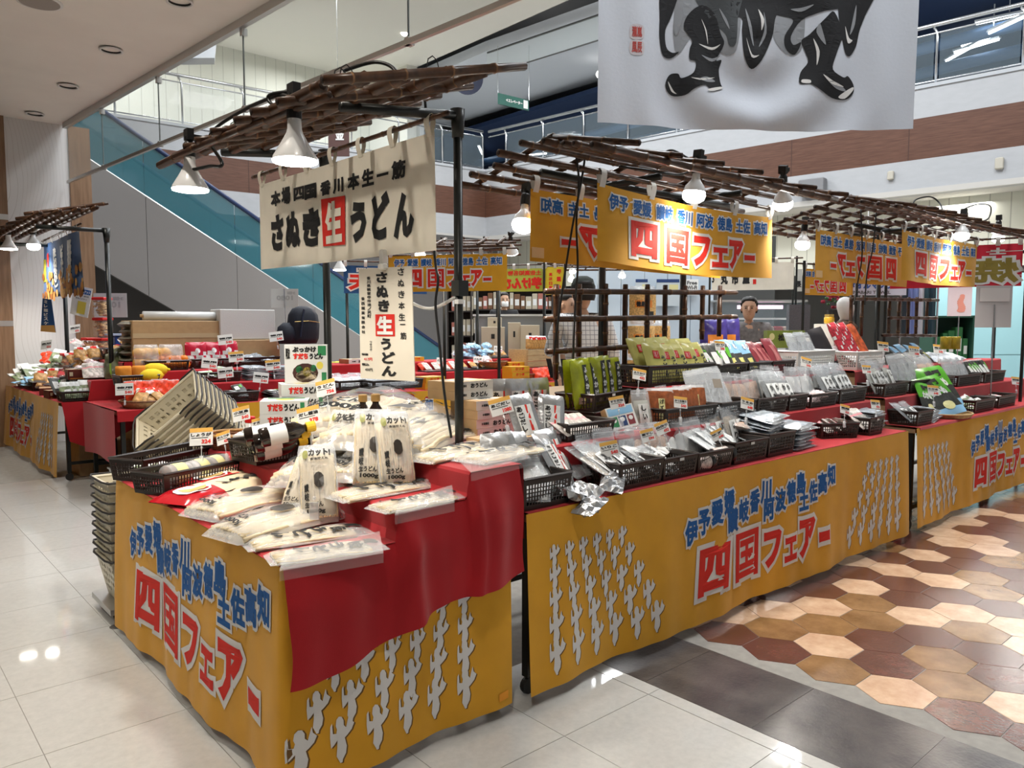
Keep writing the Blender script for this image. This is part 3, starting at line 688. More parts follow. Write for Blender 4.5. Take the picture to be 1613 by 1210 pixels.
def redtop(label, x0, x1, y0, y1, prof, axis, drapes, group='red felt cloths over the tables'):
    """stepped red cloth: prof = [(offset, z)...] across the axis; axis 'x': profile runs in x, extruded in y"""
    t = thing('red_cloth', label, 'cloth', None, group)
    mb = MB(); n = len(prof); N = 14
    if axis == 'x': fn = lambda i, j: (prof[i][0], y0 + (y1 - y0) * j / N, prof[i][1] + R.uniform(-.0015, .0015))
    else: fn = lambda i, j: (x0 + (x1 - x0) * j / N, prof[i][0], prof[i][1] + R.uniform(-.0015, .0015))
    vs = [fn(i, j) for j in range(N + 1) for i in range(n)]
    fs = [(j * n + i, j * n + i + 1, (j + 1) * n + i + 1, (j + 1) * n + i) for j in range(N) for i in range(n - 1)]
    mb.add(vs, fs); mb.build('cloth_top', M_red, t)
    for d in drapes: MB().grid(d[0], d[1], d[2]).build('cloth_drape', M_red, t, True)
    return t
# ---------------- stall A: udon corner table
AX0, AX1, AY0, AY1 = 1.035, 2.0, 2.26, 4.14
table('front left table under the udon noodles', AX0, AX1, AY0, AY1)
def a_top(x): return .80 if x < 1.45 else (.905 if x < 1.755 else 1.005)
def a_hem(x): return .405 + (x - 1.03) * .19 + .02 * math.sin(x * 9)
def drapeA(u, v):
    x = AX0 - .012 + (AX1 + .03 - AX0) * u; z1 = a_top(x); z = z1 + (a_hem(x) - z1) * v
    f = math.sin(x * 17 + 1.2) * .55 + math.sin(x * 31 + .4) * .45
    sharp = math.exp(-((x - 1.49) / .04) ** 2) * .03 + math.exp(-((x - 1.78) / .03) ** 2) * .03 - math.exp(-((x - 1.66) / .04) ** 2) * .012
    return (x + .01 * math.sin(7 * v + x * 9) * v, AY0 - .012 - (f * .021 + sharp + .03) * min(1, v * 3) - .012 * v, z - (.004 if v == 0 else 0))
prof = [(1.02, .795), (1.03, .80), (1.2, .80), (1.44, .80), (1.455, .83), (1.46, .895), (1.47, .905), (1.62, .906), (1.745, .905), (1.76, .925), (1.765, .995), (1.775, 1.005), (2.03, 1.005), (2.04, .99), (2.045, .7)]
redtop('red cloth stepped over the udon table, hanging down its front', AX0, AX1, AY0 - .015, AY1, prof, 'x', [(drapeA, 60, 16)])
t, S, L = skirt('table_skirt', 'yellow fair skirt cloth wrapped round the corner of the udon table', [(AX0, 4.16), (AX0, AY0), (1.97, AY0 - .005)], .045, .788, .010, 6.5, .02, .6)
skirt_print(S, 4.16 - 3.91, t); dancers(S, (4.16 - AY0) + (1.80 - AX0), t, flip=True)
# orange care patch at the lower right corner of this skirt
MB().add([tuple(S(u, z)[0] + S(u, z)[1] * .003) for u, z in ((2.76, .075), (2.81, .078), (2.81, .11), (2.76, .107))], [(0, 1, 2, 3)]).build('care_label', mat('orange_patch', (.85, .33, .02), .7), t)
# stepped supports under the cloth (cartons), seen from the side gap
for (x0, x1, zz) in ((1.48, 1.74, .895), (1.78, 2.0, .995)):
    tag(MB().cham(((x0 + x1) / 2, 3.2, (.785 + zz) / 2), (x1 - x0, 1.75, zz - .79), .004).build('riser_box', mat('plain_carton', (.42, .28, .16), .8, var=.08)), 'low carton riser under the red cloth' if zz < .95 else 'taller carton riser under the red cloth beside the pole', 'box')
# pole frame of stall A
PX = 2.13
fr = thing('stall_frame', 'black pole frame carrying the udon banner and bamboo roof', 'frame')
yA1, yA2 = at(722, 400, x=PX).y, at(515, 470, x=PX).y
zA1, zA2 = at(716, 183, x=PX).z, at(513, 243, x=PX).z
for y, z in ((yA1, zA1), (yA2, zA2)):
    MB().tube([(PX, y, .0), (PX, y, z)], .021, 10).build('pole', M_pole, fr, True)
    MB().tube([(PX + .02, y, z), (1.55, y, z - .07)], .021, 10).build('arm', M_pole, fr, True)
    MB().tube([(PX, y, z - .10), (PX, y, z + .025)], [.027, .034], 10).build('elbow', M_pole, fr, True)
    MB().lathe([(.09, 0), (.09, .012), (.03, .02), (.03, .08)], 16).build('foot', M_pole, fr).matrix_basis = T(PX, y, 0)
MB().box((PX, yA1 - .01, 1.72), (.055, .055, .07)).build('pole_clamp', M_pole, fr)
MB().box((PX - .02, yA1 - .03, 1.66), (.03, .03, .02)).build('paper_tag', M_tagw, fr)
# bamboo roof A (half gable, cross rods laid on top)
ra = thing('bamboo_roof', 'dark bamboo lattice roof above the udon banner', 'canopy')
zrA = zA1 + .06
for px, py, x in ((576, 122, 1.44), (640, 120, 1.60), (705, 114, 1.77), (763, 112, 1.95)):
    a = at(px, py, x=x); bamboo(a, (x, 4.15 + R.uniform(-.1, .1), a.z + .01), .024, parent=ra)
for px, py, x in ((508, 135, 1.30),):
    a = at(px, py, x=x); bamboo(a, (x, 4.2, a.z), .022, parent=ra)
e1 = at(437, 161, x=1.33).z
for px, py in ((508, 126), (437, 161), (396, 177), (370, 190), (333, 208), (308, 222), (290, 232)):
    a = at(px, py, x=1.22); bamboo(a, (2.08, a.y - .02, a.z + .225), .018, parent=ra)
a = at(275, 246, x=1.22); bamboo(a, (1.35, 2.5, a.z + .03), .016, parent=ra)
# ties
for k in range(14):
    x = R.choice((1.44, 1.6, 1.77, 1.95)); y = R.uniform(2.4, 4.0); z = 2.36 + (x - 1.22) * .26 + .03
    MB().tube([(x + .028 * math.cos(q * .8), y + .004 * q * .2, z + .045 * math.sin(q * .8)) for q in range(9)], .0025, 4).build('wire_tie', M_tie, ra)
# udon banner
BX = 1.97
p0, p1 = at(409, 292, x=BX), at(684, 207, x=BX); pb0, pb1 = at(413, 416, x=BX), at(682, 396, x=BX)
hA = ((p0.z - pb0.z) + (p1.z - pb1.z)) / 2 + .015
def pr_udon(S, L, h, par):
    K, Rb, Wt = MB(), MB(), MB()
    U = lambda px: p0.y - at(px, 320, x=BX).y
    V = lambda px, py: at(px, py, x=BX).z - (p0.z - h) - (p1.z - p0.z) * U(px) / L
    def w(ch, x0, y0, x1, y1, bold=.05, mb=K): # pixel box
        xm = (x0 + x1) / 2; letter(mb, ch, (U(x0), V(xm, y1), U(x1), V(xm, y0)), S, bold, lift=.003)
    Z = lambda zx, zy: (260 + zx / 3.102, 80 + zy / 3.102)
    for ch, a in {'本': (520, 685, 568, 760), '場': (572, 665, 616, 752), '四': (632, 665, 682, 730), '国': (684, 650, 740, 724), '香': (758, 634, 812, 706), '川': (822, 622, 875, 697), '本': (0, 0, 0, 0)}.items():
        if a[2]: w(ch, *Z(a[0], a[1]), *Z(a[2], a[3]))
    for ch, a in (('本', (520, 685, 568, 760)), ('本', (895, 598, 955, 680)), ('生', (965, 576, 1026, 662)), ('筋', (1112, 534, 1180, 628))): w(ch, *Z(a[0], a[1]), *Z(a[2], a[3]))
    w('一', *Z(1040, 598), *Z(1098, 612))
    for ch, a in (('さ', (520, 800, 578, 980)), ('ぬ', (590, 785, 660, 965)), ('き', (672, 768, 754, 958)), ('う', (908, 735, 985, 938)), ('ど', (1012, 690, 1102, 925)), ('ん', (1122, 690, 1218, 918))): w(ch, *Z(a[0], a[1]), *Z(a[2], a[3]), bold=.065)
    w('生', *Z(782, 735), *Z(868, 940), bold=.06, mb=Wt)
    c = [Z(763, 726), Z(884, 708), Z(882, 948), Z(767, 957)]
    vs = []
    for (x, y) in c:
        u = U(x); v = at(x, y, x=BX).z - (p0.z - h) - (p1.z - p0.z) * u / L; q, n = S(u, v); vs.append(tuple(q + n * .005))
    Rb.add(vs, [(3, 2, 1, 0)])
    for i, v in enumerate(Wt.v): Wt.v[i] = (v[0] - .004, v[1], v[2])
    K.build('black_lettering', M_blk, par); Rb.build('red_square', M_redp, par); Wt.build('white_character', M_cream, par)
hang_banner('noren_banner', 'cream udon noren banner with black brush lettering and a red square', p0, p1, hA, M_cream, pr_udon, 7, .004, rodz=.06, loopm=M_cream, ext=.10)
# lamps of stall A
q = at(465, 253, x=1.33); lamp(q, 'large white reflector lamp hanging in front of the udon banner', power=11, s=1.04)
q = at(300, 298, x=1.27); lamp(q, 'white reflector lamp at the far left end of the udon roof', power=12)
cable('lamp_cable', 'black cable looping along the top of the udon roof', [at(300, 268, x=1.27), at(330, 262, x=1.3), at(350, 258, x=1.32), at(330, 215, x=1.35), at(372, 180, x=1.4), at(440, 150, x=1.42), at(460, 165, x=1.4), at(430, 165, x=1.4), at(425, 150, x=1.4), at(470, 145, x=1.45), at(560, 155, x=1.6), at(620, 140, x=1.7), at(622, 110, x=1.72), at(590, 98, x=1.7), at(540, 112, x=1.6)], .008)
cable('power_cord', 'thin black cord hanging down beside the udon stall pole', [at(668, 150, x=2.0), at(672, 190, x=2.03), at(684, 395, x=2.03), at(690, 440, x=2.03), at(686, 480, x=2.03), at(692, 540, x=2.03), at(700, 620, x=2.03), at(711, 690, x=2.03)], .006)
cable('clip_arm', 'white flexible clip arm curving from the pole behind the paper sign', [at(650, 478, x=2.02), at(668, 485, x=2.05), at(688, 484, x=2.08), at(718, 468, x=2.11)], .008, mat('white_flex_arm', (.62, .62, .60), .4))
# hanging vertical paper sign
sg = thing('paper_sign', 'tall white vertical udon sign clipped below the cream banner', 'sign')
SX = 1.97
c0, c1, c2, c3 = (at(px, py, x=SX) for px, py in ((565, 424), (648, 419), (653, 601), (568, 596)))
mb = MB(); vs = [c0, c1, c2, c3]; n = Vector((-1, 0, 0))
mb.add([tuple(v) for v in vs] + [tuple(v + Vector((.004, 0, 0))) for v in vs], [(3, 2, 1, 0), (4, 5, 6, 7), (0, 1, 5, 4), (1, 2, 6, 5), (2, 3, 7, 6), (3, 0, 4, 7)]).build('board', mat('laminated_paper', (.80, .74, .62), .3), sg)
def SS(u, v): # u,v in 0..1 of the sign
    p = c3.lerp(c2, u).lerp(c0.lerp(c1, u), v); return p, n
K, Rb, Wt = MB(), MB(), MB()
def zs(x, y): return ((x - 200) / 395, 1 - (y - 195) / 790)   # zoom pixel -> u, v
def w8(mb, ch, x0, y0, x1, y1, bold, lift=.002): a = zs(x0, y1); b = zs(x1, y0); letter(mb, ch, (a[0], a[1], b[0], b[1]), SS, bold, lift=lift)
for ch, b in (('さ', (340, 225, 425, 300)), ('ぬ', (340, 318, 430, 405)), ('き', (352, 420, 435, 505)), ('う', (365, 690, 440, 775)), ('ど', (370, 785, 470, 870)), ('ん', (365, 885, 475, 960))): w8(K, ch, *b, .05)
a = zs(327, 677); b = zs(470, 522); q = [SS(a[0], a[1]), SS(b[0], a[1]), SS(b[0], b[1]), SS(a[0], b[1])]; Rb.add([tuple(p + n * .0015) for p, n in q], [(0, 1, 2, 3)])
w8(Wt, '生', 340, 535, 458, 665, .05, .004)
for i, ch in enumerate('さぬき本生'): w8(K, ch, 500, 205 + i * 78, 545, 255 + i * 78, .02)
w8(K, '一', 508, 590, 545, 597, .02); w8(K, '筋', 508, 648, 550, 697, .02)
for i, ch in enumerate('香川県観音寺市池ノ尻町'): w8(K, ch, 266, 252 + i * 27, 296, 275 + i * 27, .03)
for i, ch in enumerate('香西麺業有限会社'): w8(K, ch, 218, 397 + i * 34, 246, 420 + i * 34, .03)
for i, ch in enumerate('つゆ付き'): w8(K, ch, 280, 712 + i * 18, 298, 727 + i * 18, .02)
w8(K, '特価', 215, 800, 266, 818, .04); w8(K, '税込', 215, 872, 274, 892, .04); w8(K, '450円', 240, 908, 298, 930, .02)
R2 = MB(); w8(R2, '417円', 232, 832, 298, 855, .02)
K.build('black_lettering', M_blk, sg); Rb.build('red_square', M_redp, sg); Wt.build('white_character', M_tagw, sg); R2.build('red_price', M_redt, sg)
cp = at(607, 405, x=SX); 
MB().cham((cp.x - .01, cp.y, cp.z - .0), (.03, .035, .07), .006).build('clip', mat('white_plastic_clip', (.75, .73, .68), .4), sg); MB().cham((cp.x - .015, cp.y, cp.z - .045), (.03, .045, .03), .006).build('clip_jaw', MATS['white_plastic_clip'], sg)
# ---------------- stall B: long double table
BX0, BX1, BY0, BY1 = 2.07, 5.78, 2.255, 3.15
table('long table at the centre with the basket display, left half', BX0, 3.9, BY0, BY1); table('long table at the centre with the basket display, right half', 3.91, BX1, BY0, BY1)
T2, T3 = 1.0, 1.2
profB = [(2.245, .78), (2.25, .798), (2.4, .80), (2.495, .80), (2.505, .82), (2.51, .99), (2.52, T2), (2.73, T2), (2.745, 1.02), (2.75, T3 - .01), (2.76, T3), (2.99, T3), (2.998, T3 - .02), (3.0, .6)]
profBL = [p for p in profB if p[0] < 2.735] + [(3.13, T2), (3.15, T2 - .02), (3.152, .6)]
redtop('red cloth stepped over the left end of the long centre table', BX0, 3.42, 0, 0, profBL, 'y', [])
redtop('red cloth in three steps over the rest of the long centre table', 3.43, BX1, 0, 0, profB, 'y', [])
t, S, L = skirt('table_skirt', 'yellow fair skirt cloth along the long centre table', [(BX0 - .02, BY0 - .01), (BX1, BY0 - .01)], .05, .797, .011, 5.2, .02, 2.0)
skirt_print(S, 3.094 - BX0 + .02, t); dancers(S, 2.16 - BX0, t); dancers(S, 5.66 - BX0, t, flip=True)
for (x0, x1, nm) in ((2.1, 3.38, 'left'), (3.47, 5.75, 'right')):
    for y0, zz in ((2.53, T2 - .012), (2.77, T3 - .012)):
        if nm == 'left' and zz > 1.1: continue
        tag(MB().cham(((x0 + x1) / 2, y0 + .105, (.785 + zz) / 2), (x1 - x0, .20, zz - .79), .004).build('riser_box', MATS['plain_carton']), 'carton riser under the red cloth of the %s half, %s row' % (nm, 'front' if zz < 1.1 else 'rear'), 'box')
def stall_frame(label, xs, y, z, arm, right=None, group='black pole frames of the stalls'):
    f = thing('stall_frame', label, 'frame', None, group)
    for x in xs:
        MB().tube([(x, y, 0), (x, y, z)], .021, 10).build('pole', M_pole, f, True); MB().lathe([(.09, 0), (.09, .012), (.03, .02), (.03, .08)], 14).build('foot', M_pole, f).matrix_basis = T(x, y, 0)
        MB().tube([(x, y - arm, z + .01), (x, y + arm, z + .01)], .02, 8).build('arm', M_pole, f, True)
        MB().tube([(x, y, z - .12), (x, y, z + .02)], [.024, .04], 8).build('gusset', M_pole, f, True)
    MB().tube([(xs[0] - .5, y, z + .03), (xs[-1] + .6, y, z + .03)], .02, 8).build('beam', M_pole, f, True)
    return f
yB = 3.10
xB = [at(948, 500, y=yB).x, at(1075, 500, y=yB).x]
stall_frame('black pole frame rising behind the bamboo lattice of the centre stall', xB, yB, 2.36, .42)
gable('bamboo_roof', 'dark bamboo gable roof over the centre stall', (2.62, 2.84), (1, 0), 2.35, 0, 2.47, 4, 5, .25, rodsp=.13, ncross=7, r=.019)
pB0, pB1 = Vector((2.86, 2.60, 2.26)), Vector((4.53, 2.60, 2.255))
pB0 = at(940, 288, y=2.60); pB1 = at(1216, 337, y=2.60); hB = pB0.z - at(932, 410, y=2.60).z
pB1.z = pB0.z - .02
hang_banner('fair_banner', 'yellow fair banner facing out at the centre stall', pB0, pB1, hB, M_yel, fair_print, 5, .012, sag=.02, group='yellow fair banners')
pr0 = at(836, 297, y=3.02); pr1 = Vector((pr0.x + 1.75, 3.02, pr0.z - .02))
def fair_back(S, L, h, par):
    fair_print(S, L, h, par, True)
    W = MB(); 
    for sg in (1, -1):
        c = [S(L - .10, .02), S(L - .01, .02), S(L - .01, .075), S(L - .10, .075)]; W.add([tuple(p + n * .003 * sg) for p, n in c], [(0, 1, 2, 3)])
    W.build('care_label', mat('pale_care_label', (.75, .50, .25), .7), par)
hang_banner('fair_banner', 'yellow fair banner seen from behind with mirrored lettering, centre stall', pr1, pr0, hB, M_yel, fair_back, 6, .008, group='yellow fair banners')
# lamps B
q = at(1093, 308, y=2.5); lamp(q, 'lit bulb hanging over the right half of the centre banner', 'bulb', power=14, rx=4, ry=4)
q = at(1233, 322, y=2.55); lamp(q, 'lit bulb at the right end of the centre roof', 'bulb', power=14, rx=10, ry=-20)
q = at(824, 355, y=3.1); lamp(q, 'lit bulb at the left edge of the mirrored centre banner', 'bulb', power=12, rx=-8, ry=14)
cable('lamp_cable', 'black cable curling above the centre roof', [at(1048, 240, y=2.75), at(1060, 237, y=2.7), at(1085, 250, y=2.6), at(1098, 262, y=2.5), at(1070, 275, y=2.6), at(1020, 268, y=2.7), at(975, 262, y=2.8)], .007)
cable('power_cord', 'left of two black cords crossing the mirrored banner', [at(922, 245, y=2.9), at(915, 290, y=2.9), at(903, 350, y=2.9), at(893, 410, y=2.9), at(884, 470, y=2.9), at(872, 560, y=2.95)], .006, group='cords of the centre stall')
cable('power_cord', 'right of two black cords crossing the mirrored banner', [at(908, 248, y=2.9), at(912, 290, y=2.9), at(908, 350, y=2.9), at(910, 420, y=2.9), at(906, 480, y=2.95), at(902, 590, y=3.0)], .006, group='cords of the centre stall')
# bamboo lattice screen B
def lattice(label, verts_px, rows_px, y, z_drop, ext=.05, r=.017):
    t = thing('bamboo_lattice', label, 'lattice')
    for px, py0, py1 in verts_px: a = at(px, py0, y=y); b = at(px, py1, y=y); bamboo((a.x, y + .02, a.z), (a.x, y + .02, b.z), r, 'upright', t, m=M_bam)
    for px0, py0, px1, py1 in rows_px: bamboo(at(px0, py0, y=y), at(px1, py1, y=y), r, 'crossbar', t, m=M_bam)
    return t
lattice('bamboo lattice screen tied to the poles of the centre stall', [(880, 448, 598), (916, 447, 562), (958, 447, 560), (989, 448, 605), (1024, 448, 590), (1052, 449, 535), (1083, 450, 535), (1111, 450, 535), (1138, 450, 530)], [(859, 459, 1160, 461), (858, 503, 1160, 499), (862, 554, 1021, 545)], 3.06, 0)
# ---------------- stall C: right table
CX0, CX1, CY0, CY1 = 6.02, 9.5, 2.27, 3.15
table('right hand table with the green packs', CX0, 7.75, CY0, CY1); table('right hand table cut by the picture edge', 7.76, CX1, CY0, CY1)
redtop('red cloth stepped over the right hand table', CX0, CX1, 0, 0, profB, 'y', [])
tag(MB().cham((7.75, 2.63, .885), (3.3, .18, .19), .004).build('riser_box', MATS['plain_carton']), 'carton riser under the red cloth of the right hand table, front row', 'box'); tag(MB().cham((7.75, 2.87, .985), (3.3, .2, .39), .004).build('riser_box', MATS['plain_carton']), 'carton riser under the red cloth of the right hand table, rear row', 'box')
t, S, L = skirt('table_skirt', 'yellow fair skirt cloth on the right hand table', [(CX0 - .05, CY0 - .01), (CX1, CY0 - .01)], .05, .797, .010, 5.6, .02, .3)
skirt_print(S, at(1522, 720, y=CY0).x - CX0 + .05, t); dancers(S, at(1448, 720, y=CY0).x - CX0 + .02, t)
# red cloth end panel between the two tables, and a dark carton behind it
tag(MB().grid(lambda a, b: (5.80 + .18 * a, 2.33 + .01 * math.sin(9 * a), .0 + .78 * b), 6, 6).build('red_end_cloth', M_red, None, True), 'dark red cloth strip between the two yellow skirts', 'cloth')
yC = 3.10
stall_frame('black pole frame of the right hand stall', [at(1385, 420, y=yC).x, at(1598, 480, y=2.9).x], yC, 2.40, .42)
xC0 = at(1236, 355, y=3.4).x
gable('bamboo_roof', 'dark bamboo gable roof over the right hand stall', (5.85, 2.84), (1, 0), 3.0, 0, 2.53, 4, 6, .25, rodsp=.13, ncross=10, r=.018)
c0_, c1_ = at(1420, 362, y=2.6), at(1541, 382, y=2.6); hC = c0_.z - at(1417, 441, y=2.6).z; c1_.z = c0_.z
hang_banner('fair_banner', 'yellow fair banner facing out at the right hand stall', c0_, c1_, hC, M_yel, fair_print, 6, .02, sag=.01, group='yellow fair banners')
c0_ = at(1285, 361, y=3.02); c1_ = Vector((c0_.x + 1.8, 3.02, c0_.z))
hang_banner('fair_banner', 'yellow fair banner seen from behind at the right hand stall', c1_, c0_, hC, M_yel, fair_back, 7, .010, group='yellow fair banners')
q = at(1515, 372, y=2.5); lamp(q, 'lit bulb over the outward banner of the right hand stall', 'bulb', power=12, rx=0, ry=8)
q = at(1572, 376, y=2.7); lamp(q, 'lit bulb near the red banner at the far right', 'bulb', power=10)
q = at(1264, 386, y=3.3); lamp(q, 'lit bulb at the left corner of the right hand roof', 'bulb', power=10, ry=10)
cable('lamp_cable', 'pair of black cable loops above the right hand roof', [at(1438, 328, y=2.8), at(1442, 315, y=2.8), at(1465, 310, y=2.75), at(1480, 320, y=2.7), at(1485, 333, y=2.6)], .007)
cable('lamp_cable', 'tall black cable loop over the lamp of the right hand roof', [at(1512, 340, y=2.6), at(1518, 330, y=2.6), at(1540, 322, y=2.6), at(1560, 325, y=2.6), at(1556, 345, y=2.6), at(1530, 352, y=2.6)], .007)
cable('power_cord', 'left black cord across the mirrored banner of the right stall', [at(1356, 330, y=2.95), at(1358, 400, y=2.95), at(1352, 440, y=2.95), at(1345, 480, y=2.95)], .006, group='cords of the right stall')
cable('power_cord', 'right black cord across the mirrored banner of the right stall', [at(1381, 325, y=2.95), at(1375, 390, y=2.95), at(1366, 430, y=2.95), at(1362, 480, y=2.95)], .006, group='cords of the right stall')
lattice('bamboo lattice screen of the right hand stall', [(1345, 465, 520), (1362, 465, 530), (1405, 468, 530), (1420, 468, 532), (1435, 468, 530), (1448, 468, 532), (1464, 470, 530)], [(1343, 471, 1478, 473), (1400, 501, 1476, 501), (1390, 528, 1475, 529)], 3.06, 0, r=.016)
# ================================================================== GOODS (shared part meshes)
M_film = mat('clear_packing_film', (.88, .90, .92), .08, alpha=.30, spec=.9, bump=.5, bscale=45); M_foil = mat('silver_foil_pouch', (.46, .475, .49), .26, .7, bump=.35, bscale=28)
M_zip = mat('clear_zip_bag', (.78, .82, .86), .07, alpha=.26, spec=1.0, bump=.6, bscale=40)
M_nood = mat('cream_noodles', (.74, .62, .42), .6, var=.06, scale=30)
def pmat(n, c, rough=.35, metal=0, **k): return mat(n, c, rough, metal, **k)
def pillow_S(w, h, t, seed=0, crump=.003, nose=.0, bend=0.0):
    rr = random.Random(seed); ph = [rr.uniform(0, 6.3) for _ in range(6)]
    def z(u, v):
        a = max(0, 1 - abs(2 * u - 1) ** 3) ** .6; b = max(0, 1 - abs(2 * v - 1) ** 6) ** .8
        n = math.sin(9 * u + ph[0] + 4 * v) * math.sin(8 * v + ph[1]) + .6 * math.sin(17 * u + ph[2]) * math.sin(15 * v + ph[3] + 3 * u)
        return t / 2 * a * b + crump * n * (.35 + .65 * b)
    def S(x, y): # x,y from the lower left corner in metres
        u, v = x / w, y / h
        return Vector((x - w / 2, y, max(z(u, v), .0008) + bend * (v - .5) ** 2)), Vector((0, 0, 1))
    return S, z
def pillow(name, w, h, t, mats, band=None, seed=0, crump=.003, texts=(), nu=9, nv=12, bend=0, back=1.0, smooth=True):
    "pack lying on its back: base edge on y=0, front towards +z; returns parts"
    S, z = pillow_S(w, h, t, seed, crump, bend=bend); mb = MB()
    def fr(u, v): p, n = S(u * w, v * h); pin = 1 - .10 * (abs(2 * v - 1) ** 8); return (p.x * pin, p.y, p.z)
    def bk(u, v): p, n = S((1 - u) * w, v * h); pin = 1 - .10 * (abs(2 * v - 1) ** 8); return (p.x * pin, p.y, -max(z(1 - u, v), .0008) * back + bend * (v - .5) ** 2)
    mb.grid(fr, nu, nv); mb.grid(bk, nu, nv)
    if band:
        for j in range(nv):
            for i in range(nu):
                k = j * nu + i; mb.m[k] = band((i + .5) / nu, (j + .5) / nv); mb.m[nu * nv + k] = band(1 - (i + .5) / nu, (j + .5) / nv)
    parts = [('pack', mb.mesh(name, mats, smooth))]
    by = {}
    for tx in texts:
        body, box, m, bold = tx[:4]; q = by.setdefault(m.name, (MB(), m))[0]
        if body == '#': 
            c = [S(box[0], box[1]), S(box[2], box[1]), S(box[2], box[3]), S(box[0], box[3])]
            nn = 4; q.grid(lambda a, b: tuple((lambda s: s[0] + s[1] * .0016)(S(box[0] + (box[2] - box[0]) * a, box[1] + (box[3] - box[1]) * b))), nn, nn)
        elif body == 'o':
            cx, cy, rx, ry = (box[0] + box[2]) / 2, (box[1] + box[3]) / 2, (box[2] - box[0]) / 2, (box[3] - box[1]) / 2
            q.add([tuple((lambda s: s[0] + s[1] * .0022)(S(cx, cy)))] + [tuple((lambda s: s[0] + s[1] * .0022)(S(cx + rx * math.cos(k * .5236), cy + ry * math.sin(k * .5236)))) for k in range(12)], [(0, 1 + k, 1 + (k + 1) % 12) for k in range(12)])
        elif len(tx) > 4: col_letter(q, body, box[0], box[1], box[2], box[3], S, bold, lift=.003)
        else: letter(q, body, box, S, bold, lift=.003)
    for nme, (q, m) in by.items(): parts.append(('print' if '#' in [x[0] for x in texts] and len(by) > 1 and m is not M_blk else 'lettering', q.mesh('print', m)))
    return parts
def box_goods(name, w, d, h, mats, faces=None, texts=(), r=.0015):
    "carton: mats index per side 0 body,1 front(-y),2 top,3 right(+x),4 left(-x); texts = (body, side, box(u0,v0,u1,v1 fractions), mat, bold)"
    mb = MB(); x, y = w / 2, d / 2
    vs = [(-x, -y, 0), (x, -y, 0), (x, y, 0), (-x, y, 0), (-x, -y, h), (x, -y, h), (x, y, h), (-x, y, h)]
    fs = [(3, 2, 1, 0), (0, 1, 5, 4), (4, 5, 6, 7), (1, 2, 6, 5), (3, 0, 4, 7), (2, 3, 7, 6)]; mb.add(vs, fs)
    if faces: mb.m = [faces.get(i, 0) for i in range(6)]
    parts = [('carton', mb.mesh(name, mats))]; by = {}
    for body, side, bx, m, bold in texts:
        q = by.setdefault(m.name, (MB(), m))[0]
        if side == 'front': S = lambda u, v: (Vector((-x + u * w, -y, v * h)), Vector((0, -1, 0)))
        elif side == 'top': S = lambda u, v: (Vector((-x + u * w, -y + v * d, h)), Vector((0, 0, 1)))
        elif side == 'right': S = lambda u, v: (Vector((x, -y + u * d, v * h)), Vector((1, 0, 0)))
        elif side == 'left': S = lambda u, v: (Vector((-x, y - u * d, v * h)), Vector((-1, 0, 0)))
        if body == '#': q.add([tuple(S(a, b)[0] + S(a, b)[1] * .0008) for a, b in ((bx[0], bx[1]), (bx[2], bx[1]), (bx[2], bx[3]), (bx[0], bx[3]))], [(0, 1, 2, 3)])
        elif body == 'o':
            cx, cy, rx, ry = (bx[0] + bx[2]) / 2, (bx[1] + bx[3]) / 2, (bx[2] - bx[0]) / 2, (bx[3] - bx[1]) / 2
            q.add([tuple(S(cx + rx * math.cos(k * .4488), cy + ry * math.sin(k * .4488))[0] + S(0, 0)[1] * .0012) for k in range(14)], [tuple(range(14))])
        else: letter(q, body, bx, S, bold, lift=.0016)
    for nme, (q, m) in by.items(): parts.append(('lettering' if m in (M_blk, M_redp) else 'print', q.mesh('print', m)))
    return parts
